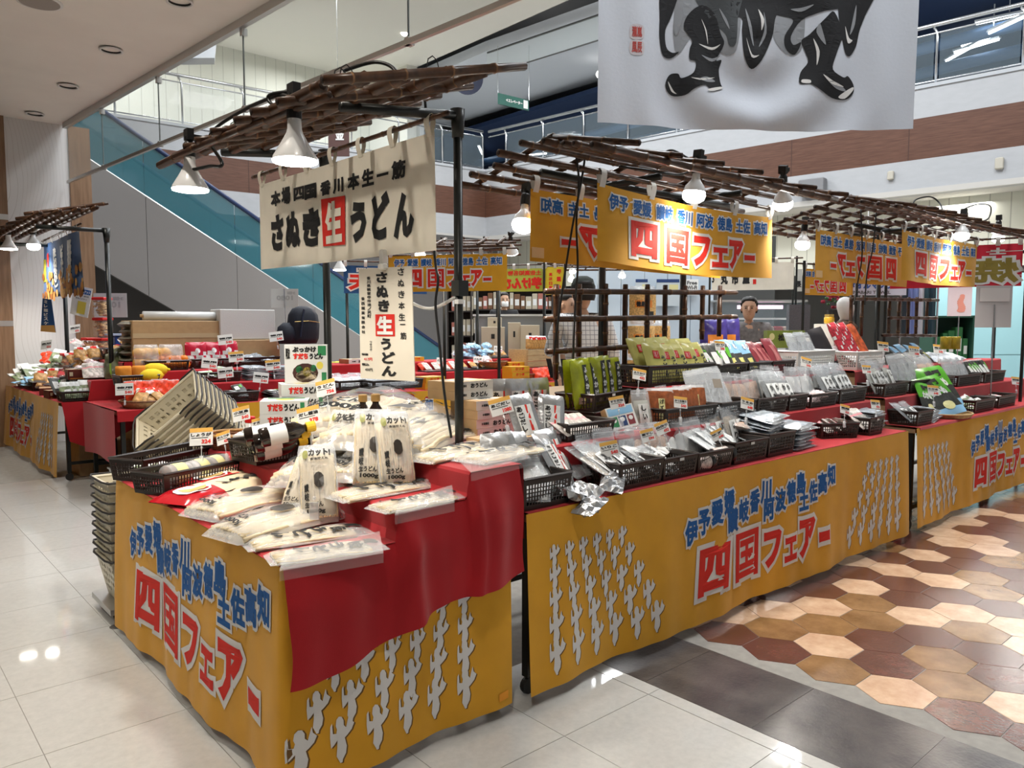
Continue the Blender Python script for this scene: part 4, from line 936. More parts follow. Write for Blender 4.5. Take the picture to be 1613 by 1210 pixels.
# ---- udon packs
def noodle_bundle(w, h, t, n=15, wav=.004, seed=1):
    rr = random.Random(seed); mb = MB()
    for layer in range(2):
        for i in range(n):
            x = -w / 2 + w * (i + .5) / n; zt = t * (.10 + .26 * layer) * (1 - .5 * abs(2 * i / (n - 1) - 1) ** 3)
            pts = [(x + rr.uniform(-wav, wav), h * (.06 + .88 * k / 6), zt * (1 - .3 * abs(2 * k / 6 - 1) ** 4) + rr.uniform(-.002, .002)) for k in range(7)]
            mb.tube(pts, w / n * .62, 5)
    mb.box((0, h * .5, t * .18), (w * .9, h * .86, t * .2))
    return mb.mesh('noodles', M_nood, True)
M_ovl = pmat('dark_portrait_print', (.035, .028, .022)); M_olive = pmat('olive_seal_print', (.35, .36, .12))
def udon_pack(seed, w=.17, h=.37, t=.082, cut=True):
    S, z = pillow_S(w, h, t + .01, seed, .0035)
    film = pillow('wrapper', w, h, t + .01, [M_film], seed=seed, crump=.0045, back=.15)[0][1]
    K = MB(); O = MB(); V = MB()
    if cut:
        letter(K, 'カット!', (w * .30, h * .80, w * .86, h * .90), S, .06, lift=.004); letter(K, '食塩控えめ', (w * .34, h * .75, w * .80, h * .785), S, .03, lift=.004)
        letter(K, '生うどん', (w * .16, h * .17, w * .62, h * .235), S, .05, lift=.004); letter(K, '1000g', (w * .2, h * .09, w * .66, h * .15), S, .05, lift=.004)
        letter(K, '讃', (w * .16, h * .36, w * .28, h * .46), S, .05, lift=.004); letter(K, '岐', (w * .16, h * .25, w * .28, h * .35), S, .05, lift=.004)
        for (b, q) in (((w * .40, h * .40, w * .68, h * .60), O), ((w * .14, h * .78, w * .30, h * .90), V)):
            cx, cy, rx, ry = (b[0] + b[2]) / 2, (b[1] + b[3]) / 2, (b[2] - b[0]) / 2, (b[3] - b[1]) / 2
            q.add([tuple((lambda s: s[0] + s[1] * .005)(S(cx, cy)))] + [tuple((lambda s: s[0] + s[1] * .004)(S(cx + rx * math.cos(k * .5236) * (1 - .15 * (k % 3 == 0)), cy + ry * math.sin(k * .5236)))) for k in range(12)], [(0, 1 + k, 1 + (k + 1) % 12) for k in range(12)])
    else:
        for i, ch in enumerate('讃岐うどん'):
            letter(K, ch, (w * .30 + .02 * (i % 2), h * (.80 - .145 * i), w * .72 + .02 * (i % 2), h * (.93 - .145 * i)), S, .06, lift=.004)
        letter(K, '半生', (w * .12, h * .12, w * .25, h * .30), S, .03, lift=.004)
    out = [('noodles', noodle_bundle(w * .90, h * .9, t, seed=seed)), ('wrapper', film), ('lettering', K.mesh('lettering', M_blk))]
    if O.v: out += [('portrait_print', O.mesh('portrait_print', M_ovl)), ('seal_print', V.mesh('seal_print', M_olive))]
    return out
UD = [udon_pack(11), udon_pack(12), udon_pack(13)]; UDF = [udon_pack(21, .13, .36, .026, False), udon_pack(22, .13, .36, .026, False)]
# ---- pouches and bags
M_silw = pmat('white_pouch_film', (.62, .65, .68), .22); M_grn = pmat('lime_pouch_film', (.32, .36, .012), .22, var=.3, scale=14, bump=.2, bscale=40); M_ylw = pmat('yellow_pouch_film', (.55, .52, .16), .25, bump=.2, bscale=40)
M_brn = pmat('brown_flake_pack', (.26, .075, .025), .3, var=.3, scale=60); M_whp = pmat('white_paper_pack', (.74, .75, .74), .6, bump=.1, bscale=40); M_labl = pmat('pale_yellow_label', (.66, .62, .30), .5)
M_drk = pmat('dark_kelp', (.03, .032, .028), .5, var=.4, scale=80); M_fish = pmat('dried_fish', (.33, .26, .18), .55, var=.45, scale=120); M_shr = pmat('bonito_flakes', (.50, .33, .24), .7, var=.35, scale=150)
M_vgrn = pmat('bright_green_pack', (.10, .40, .03), .3); M_dblue = pmat('navy_print', (.02, .05, .16), .5); M_lblue = pmat('sky_blue_print', (.25, .48, .70), .5)
M_mar = pmat('maroon_pack', (.22, .035, .045), .3, bump=.2, bscale=50); M_org = pmat('orange_print', (.75, .25, .03), .5); M_pink = pmat('pink_print', (.75, .30, .32), .5)
P = {}
P['silver_tall'] = pillow('foil_pouch', .15, .25, .035, [M_foil], seed=3, crump=.003, texts=[('#', (.03, .04, .12, .19), M_whp, 0), ('#', (.085, .06, .10, .19), M_redp, 0), ('あごだし', (.05, .185, .028, .032), M_blk, .05, 1)])
P['silver_small'] = pillow('foil_pouch', .13, .21, .03, [M_foil], seed=4, crump=.003, texts=[('#', (.02, .03, .11, .15), M_whp, 0), ('だし', (.05, .145, .03, .038), M_blk, .05, 1), ('#', (.08, .04, .092, .145), M_redp, 0)])
P['foil_crumpled'] = pillow('foil_pouch', .12, .17, .04, [M_foil], seed=5, crump=.013, smooth=False, nu=6, nv=8)
P['green'] = pillow('green_pouch', .13, .21, .035, [M_grn, M_drk], band=lambda u, v: 0, seed=6, texts=[('#', (.075, .02, .115, .19), M_drk, 0), ('ふりかけ', (.095, .18, .026, .036), M_whp, .05, 1), ('#', (.02, .02, .065, .05), M_shr, 0)])
P['yellow'] = pillow('yellow_pouch', .14, .20, .03, [M_ylw], seed=7, texts=[('#', (.045, .115, .085, .155), M_redp, 0), ('#', (.050, .120, .080, .150), M_pink, 0), ('うどん', (.105, .13, .030, .036), M_drk, .05, 1)])
P['brown'] = pillow('flake_pack', .13, .17, .025, [M_film, M_brn], band=lambda u, v: 1 if v < .92 else 0, seed=8, texts=[('#', (.055, .02, .085, .12), M_labl, 0), ('けずり', (.070, .115, .02, .027), M_drk, .03, 1)])
P['white_env'] = pillow('paper_packet', .11, .19, .010, [M_whp], seed=9, crump=.0012)
def zipbag(name, w, h, t, content, seed, label=None, texts=()):
    parts = pillow('zip_bag', w, h, t + .008, [M_zip], seed=seed, crump=.004, nu=7, nv=8)
    parts = [('clear_bag', parts[0][1])]
    c = pillow('contents', w * .86, h * .68, t, [content], seed=seed + 50, crump=.006, nu=7, nv=8)[0][1]
    parts.append(('contents', c, T(0, h * .04, 0)))
    # zip seal line
    parts.append(('zip_seal', MB().box((0, h * .90, .004), (w * .9, .004, .004)).mesh('zip_seal', M_clear)))
    if label:
        S, z = pillow_S(w, h, t + .012, seed, .002); q = MB(); q.grid(lambda a, b: tuple(S(w * (.22 + .5 * a), h * (.12 + .5 * b))[0] + Vector((0, 0, .003))), 3, 4); parts.append(('paper_label', q.mesh('paper_label', label)))
        k = MB(); col_letter(k, texts or 'だし', w * .47, h * .58, w * .24, h * .22, S, .05, lift=.007); parts.append(('lettering', k.mesh('lettering', M_blk)))
    return parts
P['zip_fish'] = zipbag('z', .17, .25, .02, M_fish, 31, M_whp, 'いりこ'); P['zip_kelp'] = zipbag('z', .15, .22, .018, M_drk, 32, M_whp, 'わかめ'); P['zip_white'] = zipbag('z', .16, .23, .02, M_whp, 33)
P['zip_flakes'] = zipbag('z', .16, .23, .03, M_shr, 34); P['zip_grey'] = zipbag('z', .15, .23, .012, pmat('grey_fish_sheet', (.33, .34, .36), .35, var=.4, scale=60), 35); P['zip_label'] = zipbag('z', .13, .21, .02, pmat('grey_powder', (.42, .42, .36), .6), 36, M_whp, 'しいたけ')
P['greenpack'] = pillow('green_pack', .20, .28, .03, [M_film, M_vgrn, M_drk, M_lblue], band=lambda u, v: 1 if v > .48 else (2 if v > .18 else 3), seed=41, crump=.004, texts=[('わかめ', (.04, .13, .16, .19), M_whp, .06), ('鳴門', (.05, .205, .15, .25), M_blk, .05), ('o', (.06, .03, .14, .09), M_labl, 0)])
P['blue_pack'] = pillow('blue_pack', .14, .22, .025, [M_film, M_lblue, M_drk], band=lambda u, v: 1 if v > .6 else 2, seed=42, texts=[('のり', (.04, .15, .10, .19), M_whp, .05), ('#', (.03, .03, .07, .10), M_ylw, 0)])
P['dark_pack'] = pillow('dark_pack', .13, .20, .022, [M_film, M_drk], band=lambda u, v: 1 if .05 < v < .9 else 0, seed=43, texts=[('#', (.02, .06, .07, .14), M_whp, 0), ('#', (.08, .10, .11, .16), M_vgrn, 0)])
P['maroon_pack'] = pillow('maroon_pack', .13, .22, .022, [M_mar], seed=44, texts=[('#', (.04, .05, .09, .17), pmat('rose_print', (.4, .12, .12)), 0)])
P['red_bag'] = pillow('red_bag', .20, .22, .08, [M_film, pmat('crimson_print', (.50, .01, .04), .3), M_whp], band=lambda u, v: 1 if (v > .55 or (int(u * 5) + int(v * 7)) % 3 == 0) else 2, seed=45, crump=.006, texts=[('o', (.08, .11, .13, .16), M_whp, 0), ('o', (.03, .05, .07, .09), M_whp, 0), ('o', (.12, .03, .17, .07), M_pink, 0)])
P['silver_fish_pack'] = pillow('fish_pack', .20, .15, .02, [M_film, pmat('blue_silver_fish', (.42, .47, .52), .3, .3, var=.5, scale=50)], band=lambda u, v: 1 if .06 < v < .94 and .05 < u < .95 else 0, seed=46, crump=.004)
P['biscuit_pack'] = pillow('biscuit_pack', .12, .16, .05, [M_film, pmat('biscuit_brown', (.52, .28, .09), .5, var=.4, scale=40), M_whp], band=lambda u, v: 2 if v > .72 else (1 if v > .06 else 0), seed=47, crump=.005, texts=[('#', (.03, .115, .09, .145), M_redp, 0)])
P['leaf_pack'] = pillow('leaf_pack', .13, .19, .03, [M_film, pmat('mixed_green_goods', (.16, .20, .10), .4, var=.6, scale=30), M_whp], band=lambda u, v: 2 if v > .7 else 1, seed=48, crump=.006, texts=[('#', (.04, .04, .09, .09), M_whp, 0)])
P['pale_pack'] = pillow('pale_pack', .12, .18, .03, [M_film, pmat('pale_mixed_goods', (.55, .50, .46), .4, var=.5, scale=35), M_pink], band=lambda u, v: 2 if .55 < v < .7 else 1, seed=49, crump=.005)
P['green_flat'] = pillow('green_flat_pack', .16, .12, .012, [M_whp, pmat('pale_green_print', (.35, .55, .25), .4)], band=lambda u, v: 1 if .25 < v < .8 else 0, seed=50)
P['blue_sweets'] = pillow('blue_wrapped_sweets', .12, .14, .06, [M_film, pmat('pale_blue_wrap', (.30, .50, .68), .3, var=.5, scale=30)], band=lambda u, v: 1 if v < .75 else 0, seed=51, crump=.012)
P['pink_sweets'] = pillow('pink_wrapped_sweets', .12, .13, .06, [M_film, pmat('pale_pink_wrap', (.70, .52, .52), .3, var=.4, scale=30)], band=lambda u, v: 1 if v < .75 else 0, seed=52, crump=.012)
P['red_sweets'] = pillow('red_flower_pack', .14, .16, .07, [M_film, pmat('scarlet_goods', (.68, .05, .015), .35, var=.5, scale=18)], band=lambda u, v: 1 if v < .9 else 0, seed=53, crump=.010)
P['yellow_flat'] = pillow('yellow_pack', .16, .18, .02, [pmat('vivid_yellow_film', (.72, .62, .02), .3)], seed=54, texts=[('#', (.03, .06, .13, .10), M_whp, 0)])
P['rednoodle'] = pillow('red_noodle_pack', .16, .37, .05, [M_film, pmat('deep_red_film', (.42, .008, .015), .15), M_nood], band=lambda u, v: 1 if (v < .30 or v > .84 or u < .12) else 2, seed=55, crump=.004, texts=[('o', (.03, .03, .125, .125), M_whp, 0), ('o', (.04, .045, .115, .11), pmat('noodle_bowl_print', (.70, .45, .15)), 0), ('うどん', (.10, .30, .045, .05), M_blk, .07, 1), ('#', (.02, .15, .045, .30), M_redp, 0)])
P['long_green'] = pillow('long_seaweed_pack', .16, .36, .10, [M_film, pmat('dull_seaweed_green', (.13, .14, .07), .35, var=.3, scale=30), pmat('bright_green_label', (.25, .45, .05))], band=lambda u, v: 2 if .45 < u < .6 and v < .7 else (1 if v < .92 else 0), seed=56, crump=.005)
P['seaweed_bale'] = pillow('seaweed_bale', .40, .24, .075, [pmat('dull_seaweed_wrap', (.16, .14, .10), .3, var=.3, scale=25, bump=.3, bscale=60), M_labl], band=lambda u, v: 1 if .60 < u < .70 else 0, seed=57, crump=.004, nu=12)
def lay(key, label, cat, x, y, z, rz=0, rx=0, ry=0, s=1, name=None, group=None):
    parts = P[key] if isinstance(key, str) else key
    return copies(name or (key if isinstance(key, str) else 'goods_pack'), parts, label, cat, T(x, y, z, rz, rx, ry, s), group)
SCL = 1.0
def row(key, label, cat, name, x, y, z, n, dx, dy, rz=0, rx=60, ry=0, s=1, jit=6, dz=0, rn=None):
    "n alike packs one behind another; same label, same group"
    rr = rn or R
    for i in range(n):
        lay(key, label, cat, x + dx * i + rr.uniform(-.004, .004), y + dy * i + rr.uniform(-.004, .004), z + dz * i, rz + rr.uniform(-jit, jit), rx + rr.uniform(-jit, jit) * .7, ry + rr.uniform(-jit, jit) * .6, s * SCL * rr.uniform(.96, 1.03), name, label)
def heap(key, label, cat, name, x, y, z, w, d, n, s=1, h=.03, rz=0, tilt=25, layers=2):
    "loose heap in a basket; base point of each pack is its lower edge"
    for i in range(n):
        l = i % layers
        lay(key, label, cat, x + R.uniform(-w, w) / 2, y + R.uniform(-d, d) / 2 - .06 * s, z + h * l + .02, rz + R.uniform(-35, 35), R.uniform(2, tilt), R.uniform(-12, 12), s * R.uniform(.92, 1.05), name, label)
# ---- boxes
M_kraft = pmat('kraft_carton', (.46, .30, .15), .6, var=.06); M_boxw = pmat('white_box_side', (.70, .70, .68), .5); M_dgrn = pmat('dark_green_box_side', (.012, .07, .035), .4); M_lem = pmat('lemon_yellow_print', (.75, .62, .10), .5); M_grnp = pmat('leaf_green_print', (.03, .22, .08), .5)
P['sanuki_box'] = box_goods('noodle_carton', .27, .20, .045, [M_kraft, M_boxw], {1: 1}, [('本場讃岐', 'front', (.12, .35, .30, .65), M_blk, .03), ('おうどん', 'front', (.40, .22, .85, .78), M_blk, .06), ('#', 'top', (.2, .3, .8, .7), M_boxw, 0), ('讃岐', 'top', (.34, .36, .66, .62), M_blk, .05)])
P['sudachi_box'] = box_goods('udon_box', .20, .17, .055, [M_boxw, M_dgrn], {3: 1, 5: 1}, [('すだち', 'front', (.16, .2, .48, .8), M_redp, .07), ('うどん', 'front', (.5, .2, .82, .8), M_blk, .07), ('#', 'front', (.84, .12, .93, .88), M_grnp, 0), ('ぶっかけ', 'right', (.1, .35, .5, .75), M_boxw, .04), ('すだち', 'right', (.52, .35, .86, .75), M_pink, .05), ('o', 'top', (.3, .2, .7, .6), M_lem, 0), ('#', 'top', (.1, .65, .9, .9), M_grnp, 0)])
P['sudachi_stand'] = box_goods('udon_box', .20, .055, .185, [M_boxw, M_dgrn], {3: 1}, [('阿波', 'front', (.03, .62, .13, .92), M_blk, .06), ('ぶっかけ', 'front', (.18, .80, .74, .95), M_blk, .07), ('すだち', 'front', (.20, .62, .55, .78), M_redp, .07), ('うどん', 'front', (.58, .62, .90, .78), M_blk, .07), ('o', 'front', (.18, .02, .78, .52), pmat('bowl_dark_print', (.06, .025, .02)), 0), ('o', 'front', (.25, .04, .75, .34), M_nood, 0), ('o', 'front', (.42, .14, .62, .42), M_lem, 0), ('o', 'front', (.26, .26, .42, .46), M_grnp, 0), ('o', 'front', (.60, .30, .74, .48), M_grnp, 0), ('o', 'front', (.74, .36, .90, .56), M_lem, 0), ('#', 'front', (.78, .72, .97, .97), M_grnp, 0), ('#', 'front', (.86, .04, .97, .28), M_grnp, 0)])
P['small_box'] = box_goods('udon_box', .09, .11, .045, [M_boxw, M_dgrn], {3: 1}, [('すだち', 'front', (.1, .15, .6, .85), M_blk, .07), ('#', 'front', (.7, .15, .9, .85), M_grnp, 0), ('o', 'top', (.3, .3, .7, .7), M_lem, 0)])
P['snack_box'] = box_goods('snack_box', .34, .20, .09, [pmat('maroon_snack_box', (.12, .016, .010), .35), pmat('snack_box_lid', (.40, .22, .10), .5)], {2: 1}, [('o', 'front', (.48, .35, .60, .70), M_nood, 0), ('o', 'front', (.60, .35, .72, .70), M_nood, 0), ('o', 'front', (.72, .35, .84, .70), M_nood, 0), ('#', 'front', (.05, .06, .95, .14), M_org, 0), ('#', 'front', (.04, .35, .12, .75), M_nood, 0)])
P['yellow_box'] = box_goods('yellow_box', .26, .20, .07, [pmat('golden_box', (.66, .36, .02), .45)], None, [('#', 'front', (.05, .1, .95, .3), M_org, 0), ('さつま', 'front', (.2, .4, .7, .85), M_redp, .05), ('o', 'top', (.2, .2, .5, .6), M_org, 0), ('o', 'top', (.55, .35, .8, .7), M_redp, 0)])
# ---- bottles, jars
M_soy = pmat('dark_soy_bottle', (.012, .007, .005), .08, coat=.6); M_capy = pmat('yellow_cap', (.80, .50, .02), .35); M_capr = pmat('red_lid', (.55, .012, .01), .35)
bt = MB().lathe([(.030, 0), (.034, .006), (.034, .10), (.030, .125), (.014, .15), (.013, .165)], 16)
P['soy_bottle'] = [('bottle', bt.mesh('bottle', M_soy, True)), ('cap', MB().lathe([(.018, .160), (.019, .162), (.019, .188), (.016, .192)], 14).mesh('cap', M_capy)), ('bottle_label', MB().lathe([(.0345, .03), (.0345, .09)], 16, cap=False).mesh('bottle_label', M_whp, True))]
P['gold_bottle'] = [P['soy_bottle'][0], ('cap', MB().lathe([(.018, .160), (.019, .162), (.019, .188), (.016, .192)], 14).mesh('cap', pmat('bronze_cap', (.30, .17, .05), .4))), P['soy_bottle'][2]]
jr = MB().lathe([(.034, 0), (.037, .006), (.037, .085), (.030, .10)], 18)
P['jar'] = [('jar', jr.mesh('jar', M_clear, True)), ('contents', MB().lathe([(.033, .004), (.0345, .01), (.0345, .08), (.01, .082)], 16).mesh('contents', pmat('brown_pickle', (.15, .055, .02), .4, var=.6, scale=90), True)), ('lid', MB().lathe([(.033, .098), (.034, .10), (.034, .118), (.03, .12)], 18).mesh('lid', M_clear, True)), ('jar_label', MB().lathe([(.0375, .025), (.0375, .07)], 18, cap=False).mesh('jar_label', M_labl, True))]
P['label_jar'] = [('jar', jr.mesh('jar', pmat('dark_jar', (.03, .025, .03), .2), True)), ('lid', MB().lathe([(.036, .098), (.037, .10), (.037, .118), (.03, .12)], 18).mesh('lid', pmat('black_lid', (.02, .02, .02), .3), True)), ('jar_label', MB().lathe([(.0375, .01), (.0375, .09)], 18, cap=False).mesh('jar_label', pmat('cream_purple_label', (.58, .50, .46), .5, var=.4, scale=60), True))]
P['biscuit_jar'] = [('jar', MB().cham((0, 0, .10), (.16, .16, .20), .02).mesh('jar', mat('thin_clear_jar', (.9, .88, .84), .06, alpha=.12, spec=.8))), ('biscuits', None), ('lid', MB().cham((0, 0, .215), (.165, .165, .035), .008).mesh('lid', M_capr))]
bb = MB()
for i in range(70): bb.ball((R.uniform(-.058, .058), R.uniform(-.058, .058), .02 + .165 * i / 70), (.024, .024, .016), 8, 5)
P['biscuit_jar'][1] = ('biscuits', bb.mesh('biscuits', pmat('round_biscuits', (.55, .33, .12), .7, var=.25, scale=20)))
# ================================================================== GOODS ON THE FRONT STALLS
def lay2(key, label, cat, pA, pB, z, name='udon_pack', rx=0, ry=0, stretch=True, h=.36, group=None):
    "pack lying from pixel pA (lower edge) to pixel pB (upper edge) on the level z"
    a, b = at(*pA, z=z), at(*pB, z=z); d = b - a; rz = math.degrees(math.atan2(d.y, d.x)) - 90
    return lay(key, label, cat, a.x, a.y, z, rz, rx, ry, d.length / h if stretch else 1, name, group)
def lay_at(key, label, cat, px, py, z, rz=-41, rx=60, ry=0, s=1, name='goods_pack', group=None):
    a = at(px, py, z=z); return lay(key, label, cat, a.x, a.y, z, rz, rx, ry, s, name, group)
def card_at(px, py, depth_pt, label, title, price, rz=-41, tilt=20, roll=0, w=.085, header=True, h=None):
    "card centre at a pixel, at the distance of depth_pt (x or y plane)"
    p = at(px, py, **depth_pt); return price_card(p, label, title, price, rz, tilt, roll, w, header=header, h=h)
def basket_px(pA, pB, z, d, h, label, over=0, tagged=False, m=None, group='dark plastic baskets of the stalls', wmin=None):
    "basket whose lower front edge runs from pixel pA to pB on level z"
    a, b = at(*pA, z=z), at(*pB, z=z); v = b - a; w = v.length; rz = math.degrees(math.atan2(v.y, v.x)); n = Vector((-v.y, v.x, 0)).normalized(); c = (a + b) / 2 + n * d / 2
    w = round(max(w, wmin or 0) / .03) * .03
    basket(c.x, c.y, z, rz, w, d, h, label, group, m, tagged); return c, rz, w
# ---------------- stall A, udon
lay2(UDF[0], 'flat pack of udon with brush lettering at the front edge, rear of two', 'noodles', (383, 862), (580, 833), .806)
lay2(UDF[1], 'flat pack of udon with brush lettering at the front corner, nearest of two', 'noodles', (420, 884), (605, 858), .806)
lay2(UDF[0], 'flat pack of udon on the middle red step, rear of two', 'noodles', (522, 788), (690, 758), .910)
lay2(UDF[1], 'flat pack of udon on the middle red step, front of two', 'noodles', (590, 806), (722, 778), .910)
lay2(UDF[1], 'flat pack of udon on the top red step, rear of three', 'noodles', (615, 706), (752, 680), 1.010)
lay2(UDF[0], 'flat pack of udon on the top red step, middle of three', 'noodles', (650, 728), (790, 700), 1.010)
lay2(UDF[1], 'flat pack of udon on the top red step, nearest the pole foot', 'noodles', (735, 730), (848, 704), 1.012)
lay2(P['rednoodle'], 'red udon pack with a bowl picture next to the dark baskets', 'noodles', (268, 795), (420, 752), .812, 'noodle_pack', h=.37)
lay2(UD[0], 'thick bag of fresh udon lying at the table edge, behind the nearest', 'noodles', (308, 818), (470, 778), .812, h=.37)
lay2(UD[1], 'thick bag of fresh udon lying at the table edge, nearest of the pile', 'noodles', (345, 852), (528, 806), .812, h=.37)
lay2(P['rednoodle'], 'second red udon pack half under the udon bags', 'noodles', (300, 770), (440, 735), .812, 'noodle_pack', h=.37)
def stand(k, label, px, py, z, rz, rx, ry=0, s=.86): lay_at(UD[k], label, 'noodles', px, py, z, rz, rx, ry, s, 'udon_pack')
stand(2, 'udon bag propped upright against the pile, front left', 462, 815, .815, -52, 52, 3, .80)
stand(0, 'udon bag propped upright beside the front left upright bag', 505, 825, .815, -30, 60, -4, .86)
stand(1, 'udon bag standing behind the soy bottles with its top folded', 528, 752, .88, -48, 58, 0, .90)
stand(2, 'udon bag standing upright in the middle of the pile', 585, 770, .908, -30, 62, 3, .92)
stand(0, 'udon bag standing at the right of the pile on the middle step', 628, 770, .912, -20, 66, 0, .86)
lay2(UD[1], 'udon bag lying on top of the pile, farthest back', 'noodles', (528, 690), (620, 640), 1.03, h=.42)
lay2(UD[2], 'udon bag lying on top of the pile with a bright glare', 'noodles', (560, 712), (690, 660), 1.04, h=.42)
lay2(UD[0], 'udon bag lying on the top step in front of the cartons', 'noodles', (600, 722), (705, 675), 1.012, h=.42)
lay2(UD[1], 'udon bag lying flat under the upright bags', 'noodles', (520, 760), (640, 715), .93, h=.42)
lay2(UD[2], 'udon bag lying on the pile behind the upright bags', 'noodles', (548, 722), (655, 672), .99, h=.42)
lay2(UD[0], 'udon bag wedged between the upright bags and the soy basket', 'noodles', (478, 770), (590, 712), .90, h=.42)
# clear acrylic sheets over the flat packs
for k, (pts, z, lb) in enumerate((((450, 868, 598, 838, 604, 872, 440, 900), .835, 'clear acrylic sheet standing over the flat packs at the front corner'), ((628, 790, 712, 765, 716, 792, 622, 812), .945, 'clear acrylic sheet over the flat packs on the middle step'), ((718, 722, 812, 700, 836, 722, 742, 745), 1.045, 'clear acrylic sheet over the flat packs on the top step'))):
    c = [at(pts[i], pts[i + 1], z=z) for i in (0, 2, 4, 6)]; mb = MB()
    mb.add([tuple(p) for p in c] + [tuple(p + Vector((0, 0, .003))) for p in c], [(3, 2, 1, 0), (4, 5, 6, 7), (0, 1, 5, 4), (1, 2, 6, 5), (2, 3, 7, 6), (3, 0, 4, 7)])
    o = thing('acrylic_sheet', lb, 'acrylic sheet'); mb.build('sheet', mat('thin_clear_sheet', (.92, .94, .95), .03, alpha=.16, spec=.8), o)
    e = (c[2] - c[3]); mb = MB(); q0, q1 = c[3], c[2]; mb.add([tuple(q0), tuple(q1), tuple(q1 - Vector((0, 0, .030))), tuple(q0 - Vector((0, 0, .030)))], [(0, 1, 2, 3)]); mb.build('front_lip', MATS['thin_clear_sheet'], o)
# dark baskets with lying jars
c, rz, w = basket_px((259, 784), (397, 752), .80, .22, .10, 'dark basket with brown pickle jars beside the red udon packs')
for i, k in enumerate((-.10, .03, .13)):
    v = Matrix.Rotation(rad(rz), 4, 'Z') @ Vector((k - .06, .0, 0)); lay('jar', 'clear jar of brown pickles lying in the dark basket, %s' % ('left', 'middle', 'right')[i], 'jar', c.x + v.x, c.y + v.y, .868, rz + 8 * i, 0, 90, 1.35, 'pickle_jar')
c, rz, w = basket_px((226, 762), (352, 732), .80, .22, .11, 'dark basket in front of the stacked shopping baskets')
for i in range(3): lay('leaf_pack', 'small dark pack at the bottom of the basket before the shopping baskets', 'pack', c.x - .08 + .08 * i, c.y - .05, .82, rz + 20 * i, 10, 0, .8, 'goods_pack', 'packs before the shopping baskets')
# soy bottles in a deep dark basket
c, rz, w = basket_px((402, 735), (492, 722), .905, .26, .10, 'deep dark basket holding the yellow capped soy bottles', wmin=.30)
rz = 20
for i, (dx, dy, lb) in enumerate(((-.02, -.03, 'front'), (.04, .02, 'second'), (.09, -.02, 'third'), (.06, .07, 'rear'))):
    q = at(*((468, 673), (483, 682), (491, 672), (478, 694))[i], x=1.60 + .01 * i); a_ = rad(-24 + 5 * i); lay('soy_bottle', 'dark soy bottle with a yellow cap lying in the basket, %s one' % lb, 'bottle', q.x - .23 * math.cos(a_), q.y - .23 * math.sin(a_), q.z - .04, math.degrees(a_), 0, 80, 1.3, 'soy_bottle')
for i, k in enumerate(((572, 660), (592, 660))):
    a = at(*k, x=1.92); lay('gold_bottle', 'dark bottle with a bronze cap behind the udon bags, %s' % ('left', 'right')[i], 'bottle', a.x, a.y, a.z - .10, 0, 0, 0, 1.15, 'sauce_bottle')
basket(1.95, 3.62, .905, 15, .42, .26, .10, 'dark basket with bronze capped bottles behind the soy basket', 'dark plastic baskets of the stalls')
# sudachi udon boxes
def carton(key, px, py, z, rz, label, s=1): a = at(px, py, z=z); return lay(key, label, 'box', a.x, a.y, z, rz, 0, 0, s, 'udon_box')
bx = at(455, 678, z=1.0)
for k in range(3): lay('sudachi_box', 'green and white udon box in the front stack, %s' % ('bottom', 'second', 'top')[k], 'box', 1.72, 3.70, .985 + .0645 * k, -30, 0, 0, 1.16, 'udon_box')
for k in range(4): lay('sudachi_box', 'green and white udon box in the rear stack, %s' % ('bottom', 'second', 'third', 'top')[k], 'box', 1.90, 3.88, .985 + .0645 * k, -26 + 2 * k, 0, 0, 1.16, 'udon_box')
lay('sudachi_stand', 'udon box with a lemon noodle bowl picture standing on the rear stack', 'box', 1.92, 3.86, 1.244, -32, 0, 0, 1.12, 'udon_box')
for k in range(2): lay('small_box', 'small udon box beside the pickle basket, %s' % ('bottom', 'top')[k], 'box', 1.56, 3.80, .905 + .046 * k, -36, 0, 0, 1.25, 'udon_box')
# round wicker basket with red pickles
wk = thing('wicker_basket', 'round brown wicker basket with red packs beside the small boxes', 'basket', T(1.57, 4.02, .905))
M_wick = mat('brown_wicker', (.16, .06, .02), .5, var=.5, scale=60)
for k in range(6): MB().tube([((.105 + .004 * k) * math.cos(q * .3142), (.105 + .004 * k) * math.sin(q * .3142), .01 + .011 * k) for q in range(21)], .0065, 5).build('weave_ring', M_wick, wk, True)
MB().tube([(.135 * math.cos(q * .3142), .135 * math.sin(q * .3142), .078) for q in range(21)], .010, 6).build('rim', mat('tan_wicker_rim', (.36, .19, .06), .45), wk, True); MB().lathe([(.10, 0), (.10, .008)], 20).build('bottom', M_wick, wk)
for i, (x, y) in enumerate(((-.04, -.03), (.03, .0), (-.02, .05))): lay('red_sweets', 'red pickle pack in the round wicker basket', 'pack', 1.57 + x, 4.0 + y, .93, 30 * i, 15, 0, .55, 'pickle_pack', 'red packs in the wicker basket')
a = at(394, 663, y=4.1); o = thing('pickle_jar', 'clear jar with a red lid behind the wicker basket', 'jar', T(a.x, a.y, a.z - .01)); MB().lathe([(.026, 0), (.028, .004), (.028, .03), (.024, .034)], 16).build('lid', M_capr, o)
MB().lathe([(.024, -.12), (.026, -.11), (.026, 0)], 16).build('jar', M_clear, o, True)
